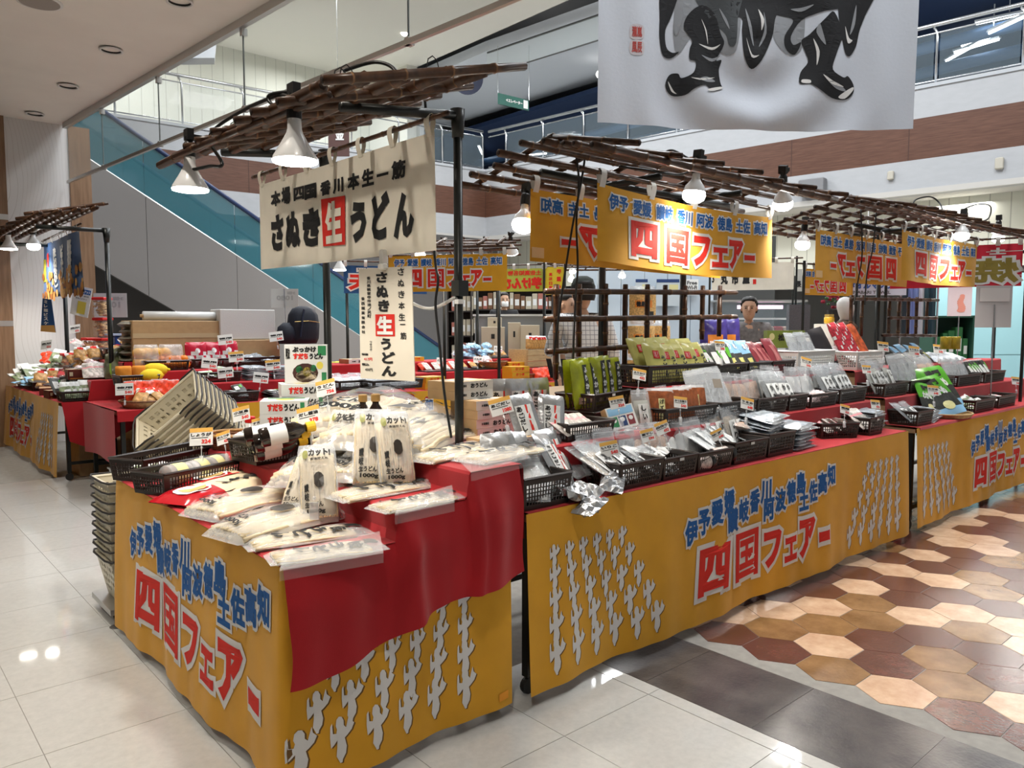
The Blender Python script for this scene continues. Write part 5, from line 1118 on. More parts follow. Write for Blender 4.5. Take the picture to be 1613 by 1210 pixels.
# price cards of stall A
for (px, py, xx, ttl, pr, rz, ro, w, lb) in ((380, 652, 1.55, '小豆島', '540', -55, -14, .10, 'price card above the wicker basket, leaning left'), (317, 688, 1.30, 'しょうが', '324', -45, -4, .115, 'large price card pair over the pickle jar basket'), (352, 690, 1.42, 'めんつゆ', '432', -60, -18, .085, 'slanted price card over the right pickle jar'),
        (408, 668, 1.6, 'すだち', '648', -58, -14, .085, 'price card left of a pair before the green boxes'), (432, 660, 1.66, 'すだち', '540', -58, -12, .085, 'price card right of a pair before the green boxes'), (486, 655, 1.62, 'だし醤油', '378', -55, -14, .115, 'large price card above the yellow capped bottles'),
        (513, 611, 1.78, 'うどん', '756', -56, -14, .105, 'price card in front of the rear box stack')):
    card_at(px, py, dict(x=xx), lb, ttl, pr, rz, 14, ro, w)
for (px, py, xx, lb) in ((495, 805, 1.22, 'empty clear card holder among the udon bags'),):
    a = at(px, py, x=xx); o = thing('card_holder', lb, 'card holder', T(a.x, a.y, a.z, -40)); MB().box((0, 0, 0), (.03, .012, .06)).build('clip', M_clear, o); MB().ball((0, 0, .045), .008, 8, 6).build('joint', M_clear, o)
# sanuki noodle cartons
for k in range(4): lay('sanuki_box', 'kraft noodle carton in the low stack behind the pole, %s' % ('bottom', 'second', 'third', 'top')[k], 'box', 2.47, 3.02, 1.002 + .0455 * k, 4 - 2 * (k % 2), 0, 0, 1, 'noodle_carton')
for k in range(2): lay('sanuki_box', 'kraft noodle carton stacked highest left of the pole, %s' % ('lower', 'upper')[k], 'box', 2.40, 3.12, 1.185 + .0455 * k, 6, 0, 0, 1, 'noodle_carton')
lay('sanuki_box', 'single kraft noodle carton right of the pole foot', 'box', 2.28, 2.66, 1.002, 3, 0, 0, .96, 'noodle_carton')
# ---------------- stall B
SCL = 1.2
DB = 'dark plastic baskets of the stalls'
def bk(x0, x1, y, z, h, label, d=.225, tagged=False, rz=0, m=None): h = round(h * 1.2, 3); w = round((x1 - x0) / .02) * .02; return basket((x0 + x1) / 2, y + d / 2, z, rz, w, d, h, label, DB, m, tagged)
# front row
bk(2.06, 2.33, 2.26, .80, .11, 'dark basket at the left end of the long table front')
row('zip_white', 'clear pack of white noodles in the leftmost front basket', 'pack', 'noodle_pack', 2.12, 2.28, .83, 4, .05, .02, -20, 38, 0, .95)
row('silver_small', 'silver stock pouch behind the leftmost front basket', 'pouch', 'stock_pouch', 2.12, 2.44, .86, 2, .08, 0, -20, 62, 0, 1.0)
lay('silver_tall', 'large silver stock pouch leaning over the table edge', 'pouch', 2.42, 2.36, .83, 20, 55, 6, 1.15, 'stock_pouch')
lay('silver_tall', 'silver stock pouch behind the large leaning pouch', 'pouch', 2.50, 2.46, .84, 8, 62, -4, 1.05, 'stock_pouch')
for i, (x, y, rz, rx, ry) in enumerate(((2.38, 2.23, 60, 20, 20), (2.47, 2.22, 10, 10, -20), (2.56, 2.24, -50, 25, 10), (2.44, 2.20, 100, -18, 0))): lay('foil_crumpled', 'crumpled foil pouch corner hanging over the yellow skirt', 'pouch', x, y, .815, rz, rx, ry, .9, 'foil_pouch', 'crumpled foil pouches')
bk(2.66, 2.97, 2.265, .80, .10, 'dark basket of dried fish bags, second in the front row')
row('zip_fish', 'clear zip bag of dried fish in the second front basket', 'pack', 'fish_bag', 2.70, 2.29, .83, 7, .033, .010, 28, 34, 0, 1.0)
row('zip_grey', 'clear zip bag lying behind the dried fish bags', 'pack', 'fish_bag', 2.62, 2.44, .85, 3, .07, 0, 10, 22, 0, 1.0)
bk(2.985, 3.255, 2.27, .80, .09, 'dark basket of white packets, third in the front row', tagged=True)
row('zip_kelp', 'clear bag with a white label in the third front basket', 'pack', 'kelp_bag', 3.02, 2.30, .83, 3, .05, .0, 20, 30, 0, .85)
row('white_env', 'white paper packet fanned over the third front basket', 'packet', 'paper_packet', 3.06, 2.38, .87, 7, .035, .012, 24, 26, 0, 1.1, dz=.004)
bk(3.275, 3.585, 2.275, .80, .085, 'dark basket of labelled jars, fourth in the front row')
for i in range(3): lay('label_jar', 'dark jar with a cream label lying in the fourth front basket', 'jar', 3.30 + .085 * i, 2.32 + .02 * i, .845, -10, 0, 90, 1.0, 'seasoning_jar', 'jars in the fourth front basket')
lay('label_jar', 'dark jar with a cream label standing nearest the card in the front row', 'jar', 3.50, 2.36, .85, -20, 0, 84, 1.2, 'seasoning_jar')
bk(3.62, 3.955, 2.285, .80, .10, 'dark basket of fanned white bags, fifth in the front row', tagged=True)
row('zip_white', 'clear bag of white packets fanned in the fifth front basket', 'pack', 'packet_bag', 3.60, 2.36, .85, 8, .036, .008, 30, 32, 0, 1.0, dz=.003)
bk(3.975, 4.27, 2.29, .80, .11, 'dark basket at the right of the front row below the fish stacks')
row('silver_fish_pack', 'clear dried fish pack in the tall overhanging stack', 'pack', 'fish_pack', 4.12, 2.34, .85, 8, .018, .004, 14, 8, 0, 1.35, dz=.021)
row('silver_fish_pack', 'clear dried fish pack in the stack right of the last front basket', 'pack', 'fish_pack', 4.44, 2.30, .81, 7, .006, .002, 8, 4, 0, 1.3, dz=.021)
row('zip_flakes', 'clear bag of flakes lying on the fish stacks', 'pack', 'flake_bag', 4.05, 2.46, .95, 3, .12, .0, 40, 12, 0, 1.0)
c, rz, w = basket_px((1300, 692), (1347, 690), .80, .22, .10, 'dark basket of noodle nests near the middle of the long table', wmin=.30)
for i in range(5): lay('pale_pack', 'pale noodle nest pack in the basket by the red riser', 'pack', 4.98 + .07 * i, 2.42 + .02 * (i % 2), .84, 20 * i, 30, 0, .9, 'noodle_nest', 'noodle nests in the middle basket')
bk(5.30, 5.52, 2.30, .80, .10, 'small dark basket right of the noodle nests', tagged=True)
row('pale_pack', 'pink and white pack in the small basket right of the nests', 'pack', 'snack_pack', 5.34, 2.34, .84, 3, .06, .01, 0, 40, 0, .9)
row('silver_fish_pack', 'flat paper pack in the low stack at the right table end', 'pack', 'flat_pack', 5.62, 2.36, .81, 8, .004, .002, 10, 4, 0, 1.1, dz=.017)
# packs leaning against the first riser
row('zip_grey', 'clear bag leaning on the riser behind the fish bags', 'pack', 'goods_bag', 2.72, 2.47, .82, 4, .085, 0, 4, 74, 0, .85)
row('zip_flakes', 'bag of flakes leaning on the riser behind the white packets', 'pack', 'flake_bag', 3.06, 2.47, .82, 3, .10, 0, 4, 74, 0, .85)
row('zip_white', 'clear white bag leaning on the riser behind the jars', 'pack', 'goods_bag', 3.36, 2.47, .82, 4, .09, 0, 4, 72, 0, .85)
row('zip_fish', 'dried fish bag leaning on the riser behind the fanned bags', 'pack', 'fish_bag', 3.72, 2.47, .84, 4, .10, 0, 6, 70, 0, .9)
# second row
for i, (px, py) in enumerate(((766, 655), (786, 662), (812, 655))): lay('silver_tall', 'tall silver stock pouch standing behind the pole, %s' % ('left', 'middle', 'right')[i], 'pouch', *[(2.62, 3.06, 1.005), (2.70, 3.0, 1.005), (2.82, 2.98, 1.005)][i], -25 + 10 * i, 86, 0, 1.08, 'stock_pouch')
lay('silver_tall', 'silver stock pouch fanned open in front of the tall pouches, left', 'pouch', 2.42, 2.60, 1.005, -10, 66, -6, .98, 'stock_pouch')
lay('silver_tall', 'silver stock pouch fanned open in front of the tall pouches, right', 'pouch', 2.54, 2.60, 1.005, -25, 68, 8, .92, 'stock_pouch')
bk(2.58, 2.92, 2.53, 1.0, .07, 'shallow dark basket of small bundles on the second step')
row('pale_pack', 'small noodle bundle pack in the shallow basket', 'pack', 'noodle_bundle', 2.62, 2.54, 1.03, 5, .058, .012, 15, 32, 0, .75)
pic = box_goods('picture_box', .17, .05, .12, [M_kraft, M_boxw], {1: 1}, [('#', 'front', (.05, .62, .95, .95), M_lblue, 0), ('#', 'front', (.08, .1, .32, .55), M_grnp, 0), ('#', 'front', (.37, .1, .63, .55), M_dblue, 0), ('#', 'front', (.68, .1, .92, .55), M_mar, 0), ('o', 'front', (.12, .3, .28, .5), M_whp, 0), ('o', 'front', (.42, .3, .58, .5), M_whp, 0), ('o', 'front', (.72, .3, .88, .5), M_whp, 0)])
lay(pic, 'small picture box with colourful squares on the second step', 'box', 3.04, 2.58, 1.02, -14, -22, -8, 1, 'picture_box')
lay('zip_label', 'grey powder bag with a white label standing beside the picture box', 'pack', 3.24, 2.60, 1.005, -8, 76, 0, 1.0, 'powder_bag')
bk(3.32, 3.80, 2.525, 1.0, .085, 'dark basket of brown flake packs on the second step', tagged=False)
row('brown', 'brown flake pack standing in the row on the second step', 'pack', 'flake_pack', 3.36, 2.58, 1.015, 11, .036, .003, -24, 74, 0, .98)
bk(3.84, 4.22, 2.525, 1.0, .085, 'dark basket of clear shiitake bags on the second step')
row('zip_grey', 'clear zip bag with round slices on the second step', 'pack', 'mushroom_bag', 3.84, 2.62, 1.03, 8, .034, .003, -6, 66, 0, 1.05)
bk(4.24, 4.60, 2.525, 1.0, .085, 'nearly empty dark basket on the second step')
bk(4.62, 4.86, 2.525, 1.0, .085, 'dark basket of labelled clear bags on the second step')
row('zip_kelp', 'clear labelled bag standing on the second step', 'pack', 'kelp_bag', 4.60, 2.60, 1.02, 4, .075, .0, 4, 60, 0, 1.0)
bk(4.90, 5.28, 2.525, 1.0, .075, 'dark basket of pale packs on the second step'); heap('pink_sweets', 'pale pink pack in the second step basket', 'pack', 'sweet_pack', 5.08, 2.62, 1.01, .26, .08, 5, .8)
bk(5.32, 5.74, 2.525, 1.0, .085, 'dark basket at the right end of the second step')
row('zip_kelp', 'dark seaweed bag in the right end basket of the second step', 'pack', 'seaweed_bag', 5.36, 2.60, 1.02, 6, .062, .0, 4, 62, 0, 1.1)
row('zip_label', 'labelled powder bag standing at the rear of the second step', 'pack', 'powder_bag', 3.42, 2.70, 1.01, 3, .14, 0, 2, 80, 0, .8)
row('zip_flakes', 'bag of flakes at the rear of the second step', 'pack', 'flake_bag', 4.20, 2.70, 1.01, 4, .10, 0, 2, 76, 0, .9)
row('zip_kelp', 'dark kelp bag at the rear of the second step', 'pack', 'kelp_bag', 4.62, 2.70, 1.03, 3, .10, 0, 2, 74, 0, 1.0)
row('zip_white', 'white bag at the rear of the second step right end', 'pack', 'goods_bag', 5.0, 2.70, 1.02, 7, .10, 0, 2, 74, 0, .9)
# third row
basket(3.12, 2.86, 1.0, 14, .42, .24, .10, 'dark basket turned over below the green pouches', DB, None, False); basket(3.12, 2.86, 1.103, 14, .42, .24, .09, 'dark basket of green pouches', DB, None, True)
row('green', 'lime green pouch with white vertical lettering in a row', 'pouch', 'furikake_pouch', 2.96, 2.79, 1.115, 5, .088, .022, 10, 84, 0, 1.05)
row('green', 'lime green pouch half hidden behind the front green row', 'pouch', 'furikake_pouch', 2.98, 2.87, 1.115, 3, .12, .03, 10, 86, 0, 1.02)
bk(3.47, 4.14, 2.765, T3, .10, 'dark basket of yellow pouches on the top step')
row('yellow', 'yellow pouch with a red square in the front row of the top step', 'pouch', 'udon_pouch', 3.64, 2.80, T3 + .02, 5, .115, .004, -6, 62, 0, 1.05)
row('yellow', 'yellow pouch in the rear row of the top step', 'pouch', 'udon_pouch', 3.64, 2.89, T3 + .06, 5, .115, .004, -6, 60, 0, 1.05)
bk(4.17, 4.50, 2.765, T3, .09, 'dark basket of dark seaweed packs on the top step')
row('dark_pack', 'dark seaweed pack leaning on the top step', 'pack', 'seaweed_pack', 4.20, 2.82, T3 + .02, 4, .075, 0, 2, 58, 0, 1.1)
bk(4.52, 4.80, 2.765, T3, .09, 'dark basket of blue packs on the top step'); row('blue_pack', 'blue and green pack leaning on the top step', 'pack', 'seaweed_pack', 4.54, 2.82, T3 + .02, 3, .10, 0, 4, 55, 0, 1.1)
bk(4.82, 5.12, 2.765, T3, .09, 'dark basket of maroon packs on the top step'); row('maroon_pack', 'maroon pack leaning on the top step', 'pack', 'bean_pack', 4.86, 2.82, T3 + .02, 4, .07, 0, 4, 55, 0, 1.05)
bk(5.16, 5.72, 2.765, T3, .14, 'white plastic basket on the top step', m=M_baskw)
row('zip_grey', 'clear fish sheet bag standing right of the white basket', 'pack', 'fish_bag', 5.40, 2.88, T3 + .05, 6, .05, 0, 4, 66, 0, 1.0)
for (px, py, yy, ttl, pr, rz, ro, w, lb) in ((789, 640, 2.52, 'あごだし', '1080', -25, -14, .10, 'price card before the fanned silver pouches'), (960, 707, 2.40, 'いりこ', '540', -20, -8, .095, 'price card lying on the dried fish bags'), (1020, 686, 2.42, '煮干し', '594', -10, -8, .085, 'price card left of a pair by the white packets'), (1043, 674, 2.46, '田作り', '432', -10, -14, .09, 'price card right of a pair by the white packets'),
        (972, 634, 2.55, 'すりだね', '324', -20, -8, .085, 'price card in front of the grey powder bag'), (1072, 634, 2.50, 'かつお削り', '540', -20, 8, .085, 'price card in front of the brown flake packs'), (1007, 590, 2.70, 'ふりかけ', '432', -20, 12, .085, 'price card right of the green pouches'), (1177, 636, 2.45, 'うるめ', '648', -20, 14, .095, 'price card above the fanned white bags'), (1270, 571, 2.55, 'ひじき', '540', -20, 14, .09, 'price card in front of the white plastic basket'),
        (1127, 603, 2.62, '', '', 0, 0, 0, ''), (1331, 645, 2.36, '素麺', '324', -20, 14, .085, 'price card left of the noodle nests'), (1379, 637, 2.36, '団子', '432', -20, 6, .085, 'price card right of the noodle nests'), (1134, 545, 2.75, 'のり', '540', -10, 4, .085, 'price card on the dark seaweed packs'), (1130, 685, 2.35, 'ゆず', '648', -20, -20, .075, 'tilted price card among the labelled jars'), (1365, 582, 2.52, 'わかめ', '648', -20, 4, .085, 'price card on the labelled bags of the right end')):
    if ttl: card_at(px, py, dict(y=yy), lb, ttl, pr, rz, 16, ro, w)
o = MB().box((0, 0, 0), (.085, .0015, .055)).build('blank_card', mat('brown_card_back', (.30, .26, .22), .7)); a = at(1130, 604, y=2.60); o.matrix_basis = T(a.x, a.y, a.z, 0, -20, 3); tag(o, 'brown back of a card among the round slice bags', 'price card')
MB().tube([(0, .004, -.02), (0, .006, -.09)], .002, 6).build('stem', M_clear, o)
# ---------------- stall C
M_tray = mat('bamboo_tray', (.42, .27, .12), .5, var=.3, scale=40)
tr = at(1520, 628, z=.80)
o = thing('bamboo_tray', 'round bamboo tray below the green packs', 'tray', T(6.92, 2.42, .80))
MB().lathe([(.20, 0), (.22, .03), (.23, .032), (.21, .004)], 28).build('tray', M_tray, o); MB().tube([(.226 * math.cos(q * .2618), .226 * math.sin(q * .2618), .034) for q in range(25)], .007, 6).build('rim', mat('tray_rim', (.55, .38, .18), .5), o, True)
lay('greenpack', 'large green seaweed pack on the bamboo tray, front', 'pack', 6.86, 2.30, .83, -22, 46, -10, 1.45, 'seaweed_pack'); lay('greenpack', 'large green seaweed pack on the bamboo tray, upper', 'pack', 7.00, 2.38, .87, -28, 54, -8, 1.45, 'seaweed_pack'); lay('greenpack', 'green seaweed pack at the left of the bamboo tray', 'pack', 6.66, 2.40, .83, -10, 62, 10, 1.05, 'seaweed_pack')
bk(6.06, 6.36, 2.28, .80, .09, 'small dark basket at the left end of the right table')
row('zip_kelp', 'small bag in the left end basket of the right table', 'pack', 'seaweed_bag', 6.10, 2.32, .83, 3, .07, 0, 4, 40, 0, .8)
row('silver_fish_pack', 'flat silver fish pack stacked left of the tray', 'pack', 'fish_pack', 6.50, 2.30, .81, 5, .012, .004, 10, 3, 0, 1.2, dz=.017)
bk(7.35, 7.85, 2.30, .80, .09, 'dark basket right of the green packs'); heap('leaf_pack', 'small packed greens in the basket right of the green packs', 'pack', 'goods_pack', 7.6, 2.42, .81, .34, .08, 6, .85)
bk(7.95, 8.45, 2.30, .80, .09, 'dark basket at the right picture edge'); heap('pale_pack', 'pale pack in the basket at the right picture edge', 'pack', 'goods_pack', 8.2, 2.42, .81, .34, .08, 6, .85)
bk(6.06, 6.50, 2.53, 1.0, .085, 'dark basket of clear bags on the second step of the right table, left'); row('zip_label', 'clear labelled bag in the left basket of the right table step', 'pack', 'goods_bag', 6.12, 2.60, 1.02, 5, .075, 0, 4, 62, 0, 1.15)
bk(6.55, 7.05, 2.53, 1.0, .085, 'dark basket of dense fish bags on the second step of the right table'); row('zip_grey', 'clear fish sheet bag in the dense row of the right table', 'pack', 'fish_bag', 6.58, 2.62, 1.02, 9, .05, 0, 2, 70, 0, 1.15)
bk(7.1, 7.5, 2.53, 1.0, .085, 'dark basket of brown bags on the second step of the right table'); row('zip_flakes', 'clear bag of brown flakes on the right table step', 'pack', 'flake_bag', 7.14, 2.60, 1.02, 4, .085, 0, 4, 62, 0, 1.1)
bk(7.6, 8.2, 2.53, 1.0, .085, 'dark basket of thin fish sheets on the right table'); row('zip_grey', 'thin fish sheet bag standing near the right pole', 'pack', 'fish_bag', 7.64, 2.60, 1.02, 10, .05, 0, 2, 66, 0, .9)
bk(8.3, 8.9, 2.53, 1.0, .085, 'dark basket of dark packs at the right edge of the step'); row('dark_pack', 'dark pack at the right edge of the step', 'pack', 'goods_pack', 8.34, 2.60, 1.02, 6, .08, 0, 2, 55, 0, 1)
bk(6.1, 6.6, 2.765, T3, .12, 'white plastic basket on the top step of the right table', m=M_baskw); row('zip_white', 'white bag lying in the right white basket', 'pack', 'goods_bag', 6.2, 2.80, T3 + .06, 4, .1, 0, 10, 25, 0, 1)
for i, (px, py, yy, ttl, pr, lb) in enumerate(((1440, 553, 2.55, 'ちりめん', '1080', 'price card on the dense fish bags of the right table'), (1478, 550, 2.6, '海苔', '540', 'price card on the brown flake bags of the right table'), (1470, 615, 2.35, 'わかめ', '648', 'price card left of the green packs'), (1391, 546, 2.7, '昆布', '432', 'price card beside the black bag on the top step'), (1600, 600, 2.45, '佃煮', '540', 'price card at the right picture edge'))): card_at(px, py, dict(y=yy), lb, ttl, pr, -25, 16, 6, .11)
# ================================================================== REAR STALLS (row behind, left stall)
def atd(px, py, d):
    v = _fw + _rt * ((px - CX) / F) - _up * ((py - CY) / F); return _C + v * d
# ---- rear row E
EX0, EX1, EY0, EY1 = 1.86, 8.0, 7.42, 8.55
for k, (a, b) in enumerate(((1.86, 3.85), (3.87, 5.9), (5.92, 8.0))): table('rear row table, %s' % ('left end beside the fruit', 'middle behind the udon sign', 'right end behind the lattice')[k], a, b, EY0, EY1)
SCL = 1.0
profE0 = [(7.40, .70), (7.405, .795), (7.42, .80), (8.0, .80), (8.55, .80), (8.56, .6)]
profE = [(7.40, .70), (7.405, .795), (7.42, .80), (7.74, .80), (7.75, .82), (7.755, .97), (7.765, .98), (8.10, .98), (8.11, 1.0), (8.115, 1.09), (8.125, 1.10), (8.55, 1.10), (8.56, .8)]
def endE(u, v): return (EX0 - .02 - .01 * math.sin(7 * u), 7.42 + 1.1 * u, .80 * (1 - v) + (.30 + .03 * math.sin(3 * u)) * v)
redtop('red cloth over the left end of the rear row, hanging down', EX0, 2.14, 0, 0, profE0, 'y', [(endE, 24, 6)])
redtop('red cloth stepped over the rear row', 2.15, EX1, 0, 0, profE, 'y', [])
t, S, L = skirt('table_skirt', 'yellow fair skirt cloth on the rear row beyond the green boxes', [(EX0 + .25, EY0 - .01), (EX1, EY0 - .01)], .05, .797, .012, 6, .02, 1.1)
dancers(S, .55, t); skirt_print(S, 1.6, t); dancers(S, 4.2, t, flip=True)
tag(MB().cham((5.08, 8.32, .94), (5.7, .40, .28), .004).build('riser_box', MATS['plain_carton']), 'long carton riser under the rear row cloth', 'box'); tag(MB().cham((5.08, 7.92, .88), (5.7, .32, .16), .004).build('riser_box', MATS['plain_carton']), 'low carton riser under the rear row cloth', 'box')
def bkx(p0, p1, z, label, d=.28, h=.10, tagged=False): # basket from two pixels, aligned with the row
    a, b = at(*p0, z=z), at(*p1, z=z); y = (a.y + b.y) / 2; w = max(.2, round((b.x - a.x) / .03) * .03); basket((a.x + b.x) / 2, y + d / 2, z, 0, w, d, h, label, DB, None, tagged); return (a.x + b.x) / 2, y, w
def fill(key, label, name, p0, p1, z, blabel, n, s=1.0, cat='pack', tilt=30, rows=None, d=.28, h=.10, tagged=False, up=.03):
    x, y, w = bkx(p0, p1, z, blabel, d, h, tagged)
    if rows: row(key, label, cat, name, x - w * .36, y + .08, z + up, n, w * .76 / max(1, n - 1), 0, -8, rows, 0, s)
    else: heap(key, label, cat, name, x, y + d * .55, z + up, w * .6, d * .3, n, s, .035, 0, tilt)
    return x, y, w
# fruit made one by one
M_ofr = mat('orange_peel', (.80, .22, .012), .4, bump=.2, bscale=220); M_yfr = mat('yellow_citrus_peel', (.82, .42, .05), .4, bump=.2, bscale=220); M_leaf = mat('leaf_green', (.03, .10, .02), .5)
_fr = lambda m: MB().lathe([(.001, 0), (.025, .003), (.042, .02), (.047, .042), (.040, .066), (.02, .080), (.001, .078)], 14).mesh('fruit', m, True)
fo, fy = _fr(M_ofr), _fr(M_yfr); stem = MB().lathe([(.004, .076), (.003, .086)], 6); stem.add([(0, 0, .08), (.02, .008, .09), (.035, 0, .086), (.02, -.008, .084)], [(0, 1, 2, 3)]); stem = stem.mesh('stem', M_leaf)
x, y, w = bkx((230, 585), (300, 583), 1.10, 'dark basket of bagged citrus fruit on the rear row', tagged=True)
for i in range(9): copies('orange', [('fruit', fo, None), ('stem', stem, None)], 'orange in the net bag of the rear row', 'orange', T(x - .02 + .07 * (i % 4), y + .06 + .06 * (i // 4), 1.115 + .055 * (i // 5), 40 * i), 'oranges of the rear row')
for i in range(8): copies('yellow_citrus', [('fruit', fy, None), ('stem', stem, None)], 'pale yellow citrus in a clear bag behind the oranges', 'citrus', T(x - .22 + .085 * (i % 4), y + .20 + .03 * (i % 2), 1.12 + .10 * (i // 4), 30 * i, 0, 0, 1.35), 'yellow citrus of the rear row')
for i, dx in enumerate((-.16, .08)): lay(pillow('clear_bag', .24, .26, .14, [M_film], seed=71 + i, crump=.008), 'clear bag around the yellow citrus, %s' % ('left', 'right')[i], 'bag', x + dx, y + .12, 1.11, 0, 78, 0, 1, 'fruit_bag')
fill('red_bag', 'crimson and white fruit bag in the rear row basket', 'fruit_bag', (303, 581), (372, 579), 1.10, 'dark basket of crimson fruit bags', 3, 1.15, rows=80)
fill('silver_fish_pack', 'silvery fish pack heaped right of the crimson bags', 'fish_pack', (376, 578), (442, 576), 1.10, 'dark basket of silvery fish packs on the rear row', 9, 1.1)
fill('green_flat', 'flat pale green pack on the rear row', 'flat_pack', (312, 603), (385, 601), .98, 'dark basket of flat green packs', 5, 1.0)
for k in range(2): row('silver_fish_pack', 'silvery fish pack in the %s flat stack of the rear row' % ('left', 'right')[k], 'pack', 'fish_pack', 3.35 + .30 * k, 7.86, .985, 7, 0, 0, 0, 2, 0, 1.3, dz=.02)
fill('dark_pack', 'dark pack in the low front basket of the rear row', 'goods_pack', (345, 635), (412, 632), .80, 'low dark basket at the front of the rear row', 4, .9)
row('dark_pack', 'flat dark pack stacked beside the low front basket', 'pack', 'goods_pack', 3.42, 7.50, .81, 4, 0, 0, 0, 2, 0, 1.3, dz=.02)
# plush fruit mascots are left as plain orange and yellow cushions
x, y, w = bkx((186, 609), (256, 607), .98, 'dark basket of orange and yellow cushions')
for i in range(2): lay(pillow('cushion', .15, .17, .09, [mat('orange_plush', (.62, .22, .02), .9)], seed=75 + i, crump=.002), 'orange plush cushion in the rear basket, %s' % ('left', 'right')[i], 'cushion', x - .10 + .15 * i, y + .15, 1.0, 0, 80, 0, 1, 'plush_cushion')
for i in range(2):
    o = MB().ball((0, 0, 0), (.12, .075, .07), 14, 9).build('lemon_cushion', mat('yellow_plush', (.78, .56, .02), .85), None, True); o.matrix_basis = T(x + .12 + .06 * i, y + .06 + .09 * i, 1.07 + .05 * i, 20 - 40 * i); tag(o, 'yellow lemon shaped cushion, %s of two' % ('front', 'rear')[i], 'cushion')
    MB().lathe([(.02, .11), (.012, .135), (.001, .14)], 10, M=Euler((0, rad(90), 0)).to_matrix().to_4x4()).build('tip', MATS['yellow_plush'], o, True)
# snacks in a shallow wicker at the left end
o = thing('wicker_tray', 'shallow wicker tray of orange snacks behind the shopping baskets', 'basket', T(2.16, 7.62, .80)); MB().lathe([(.18, 0), (.22, .06), (.225, .062), (.19, .006)], 24).build('tray', M_tray, o); MB().tube([(.222 * math.cos(q * .2618), .222 * math.sin(q * .2618), .064) for q in range(25)], .009, 6).build('rim', M_wick, o, True)
for i in range(5): lay('biscuit_pack', 'orange snack pack heaped in the wicker tray', 'pack', 2.06 + .06 * i, 7.50 + .05 * (i % 2), .84 + .02 * (i % 2), 20 * i - 40, 40, 0, 1.1, 'snack_pack', 'snacks in the wicker tray')
row('red_sweets', 'red wrapped snack standing behind the wicker tray', 'pack', 'snack_pack', 2.10, 7.70, .86, 4, .12, .01, 0, 66, 0, 1.2)
# cartons, film roll and foam board behind
bc = thing('shipping_carton', 'large brown shipping carton behind the fruit', 'box', T(2.83, 8.82, 0)); MB().cham((0, 0, .81), (.98, .42, 1.60), .006).build('carton', M_kraft, bc)
MB().box((0, -.212, 1.45), (.98, .002, .05)).build('tape', mat('clear_brown_tape', (.55, .42, .25), .2), bc)
o = thing('film_roll', 'long roll of milky packing film on the shipping carton', 'roll', T(2.90, 8.72, 1.66)); a, b = at(240, 511, y=8.5), at(362, 511, y=8.5)
MB().tube([(-.42, 0, .0), (.44, 0, .0)], .05, 14).build('film', mat('milky_film', (.60, .61, .60), .2), o, True); MB().tube([(-.45, 0, 0), (.47, 0, 0)], .018, 10).build('core', M_kraft, o, True)
fb = tag(MB().cham((0, 0, .17), (.64, .30, .34), .008).build('foam_box', mat('white_styrofoam', (.62, .62, .61), .9, bump=.3, bscale=120)), 'white styrofoam box standing behind the silver packs', 'box'); a = at(393, 533, y=8.55); fb.matrix_basis = T(a.x, 8.72, 1.40)
o = tag(MB().cham((a.x, 8.78, .70), (.7, .5, 1.39), .006).build('shipping_carton', M_kraft), 'brown carton under the styrofoam box', 'box')
# dark backpack with a sleeve
bp = thing('backpack', 'dark navy backpack propped behind the goods', 'bag', T(*at(478, 533, y=8.3)))
M_navy = mat('navy_nylon', (.008, .011, .022), .7, bump=.2, bscale=80)
MB().loft([[(.19 * k * math.cos(q * .5236) * (1 if q % 3 else .95), .12 * k * math.sin(q * .5236), z) for q in range(12)] for z, k in ((-.06, .85), (0, 1), (.15, 1.05), (.27, .95), (.34, .7), (.37, .3))]).build('body', M_navy, bp, True)
MB().tube([(-.15, -.10, .19), (0, -.135, .20), (.16, -.10, .185)], .004, 6).build('zip', mat('brass_zip', (.45, .33, .12), .4, .8), bp); MB().tube([(-.10, -.13, .02), (-.08, -.135, .18), (-.04, -.11, .33)], .012, 6).build('strap', mat('navy_webbing', (.01, .014, .035), .8), bp)
MB().loft([[(-.20 + .13 * k * math.cos(q * .7854), .10 * k * math.sin(q * .7854), z) for q in range(8)] for z, k in ((-.06, .8), (.05, 1), (.13, .85), (.18, .35))]).build('side_pocket', M_navy, bp, True)
# middle and right part of the rear row
fill('yellow_flat', 'vivid yellow pack behind the green boxes', 'yellow_pack', (530, 585), (572, 583), 1.0, 'dark basket of vivid yellow packs', 3, 1.1, rows=25)
fill('zip_white', 'clear white bag in the rear row basket below the paper sign', 'goods_bag', (535, 616), (590, 612), .86, 'dark basket of clear bags below the paper sign', 4, 1.0, rows=35)
fill('zip_grey', 'clear bag in the long dark basket left of the pole', 'goods_bag', (592, 616), (662, 610), .86, 'long dark basket left of the pole', 5, 1.0, rows=35)
for k, (px, py, z, lb) in enumerate(((560, 545, 1.10, 'brown carton of the rear row left of the paper sign'), (652, 570, 1.10, 'small orange box on the rear row trays'), (780, 598, .98, 'golden sweet box stacked behind the tall pouches'))):
    a = at(px, py, y=8.3); lay(('sanuki_box', 'yellow_box', 'yellow_box')[k], lb, 'box', a.x, (8.3, 8.3, 7.95)[k], z, 0, 0, 0, (1.2, .8, 1.1)[k], 'goods_box')
for k in range(2): lay('yellow_box', 'golden box with red fruit print left of the pole, %s' % ('lower', 'upper')[k], 'box', 5.35, 7.56, .802 + .072 * k, 4 * k, 0, 0, 1.1, 'goods_box')
for k in range(3): lay('yellow_box', 'golden sweet box beside the tall silver pouches, %s' % ('bottom', 'middle', 'top')[k], 'box', 6.75, 7.58, .802 + .072 * k, -3 * k, 0, 0, 1.1, 'goods_box')
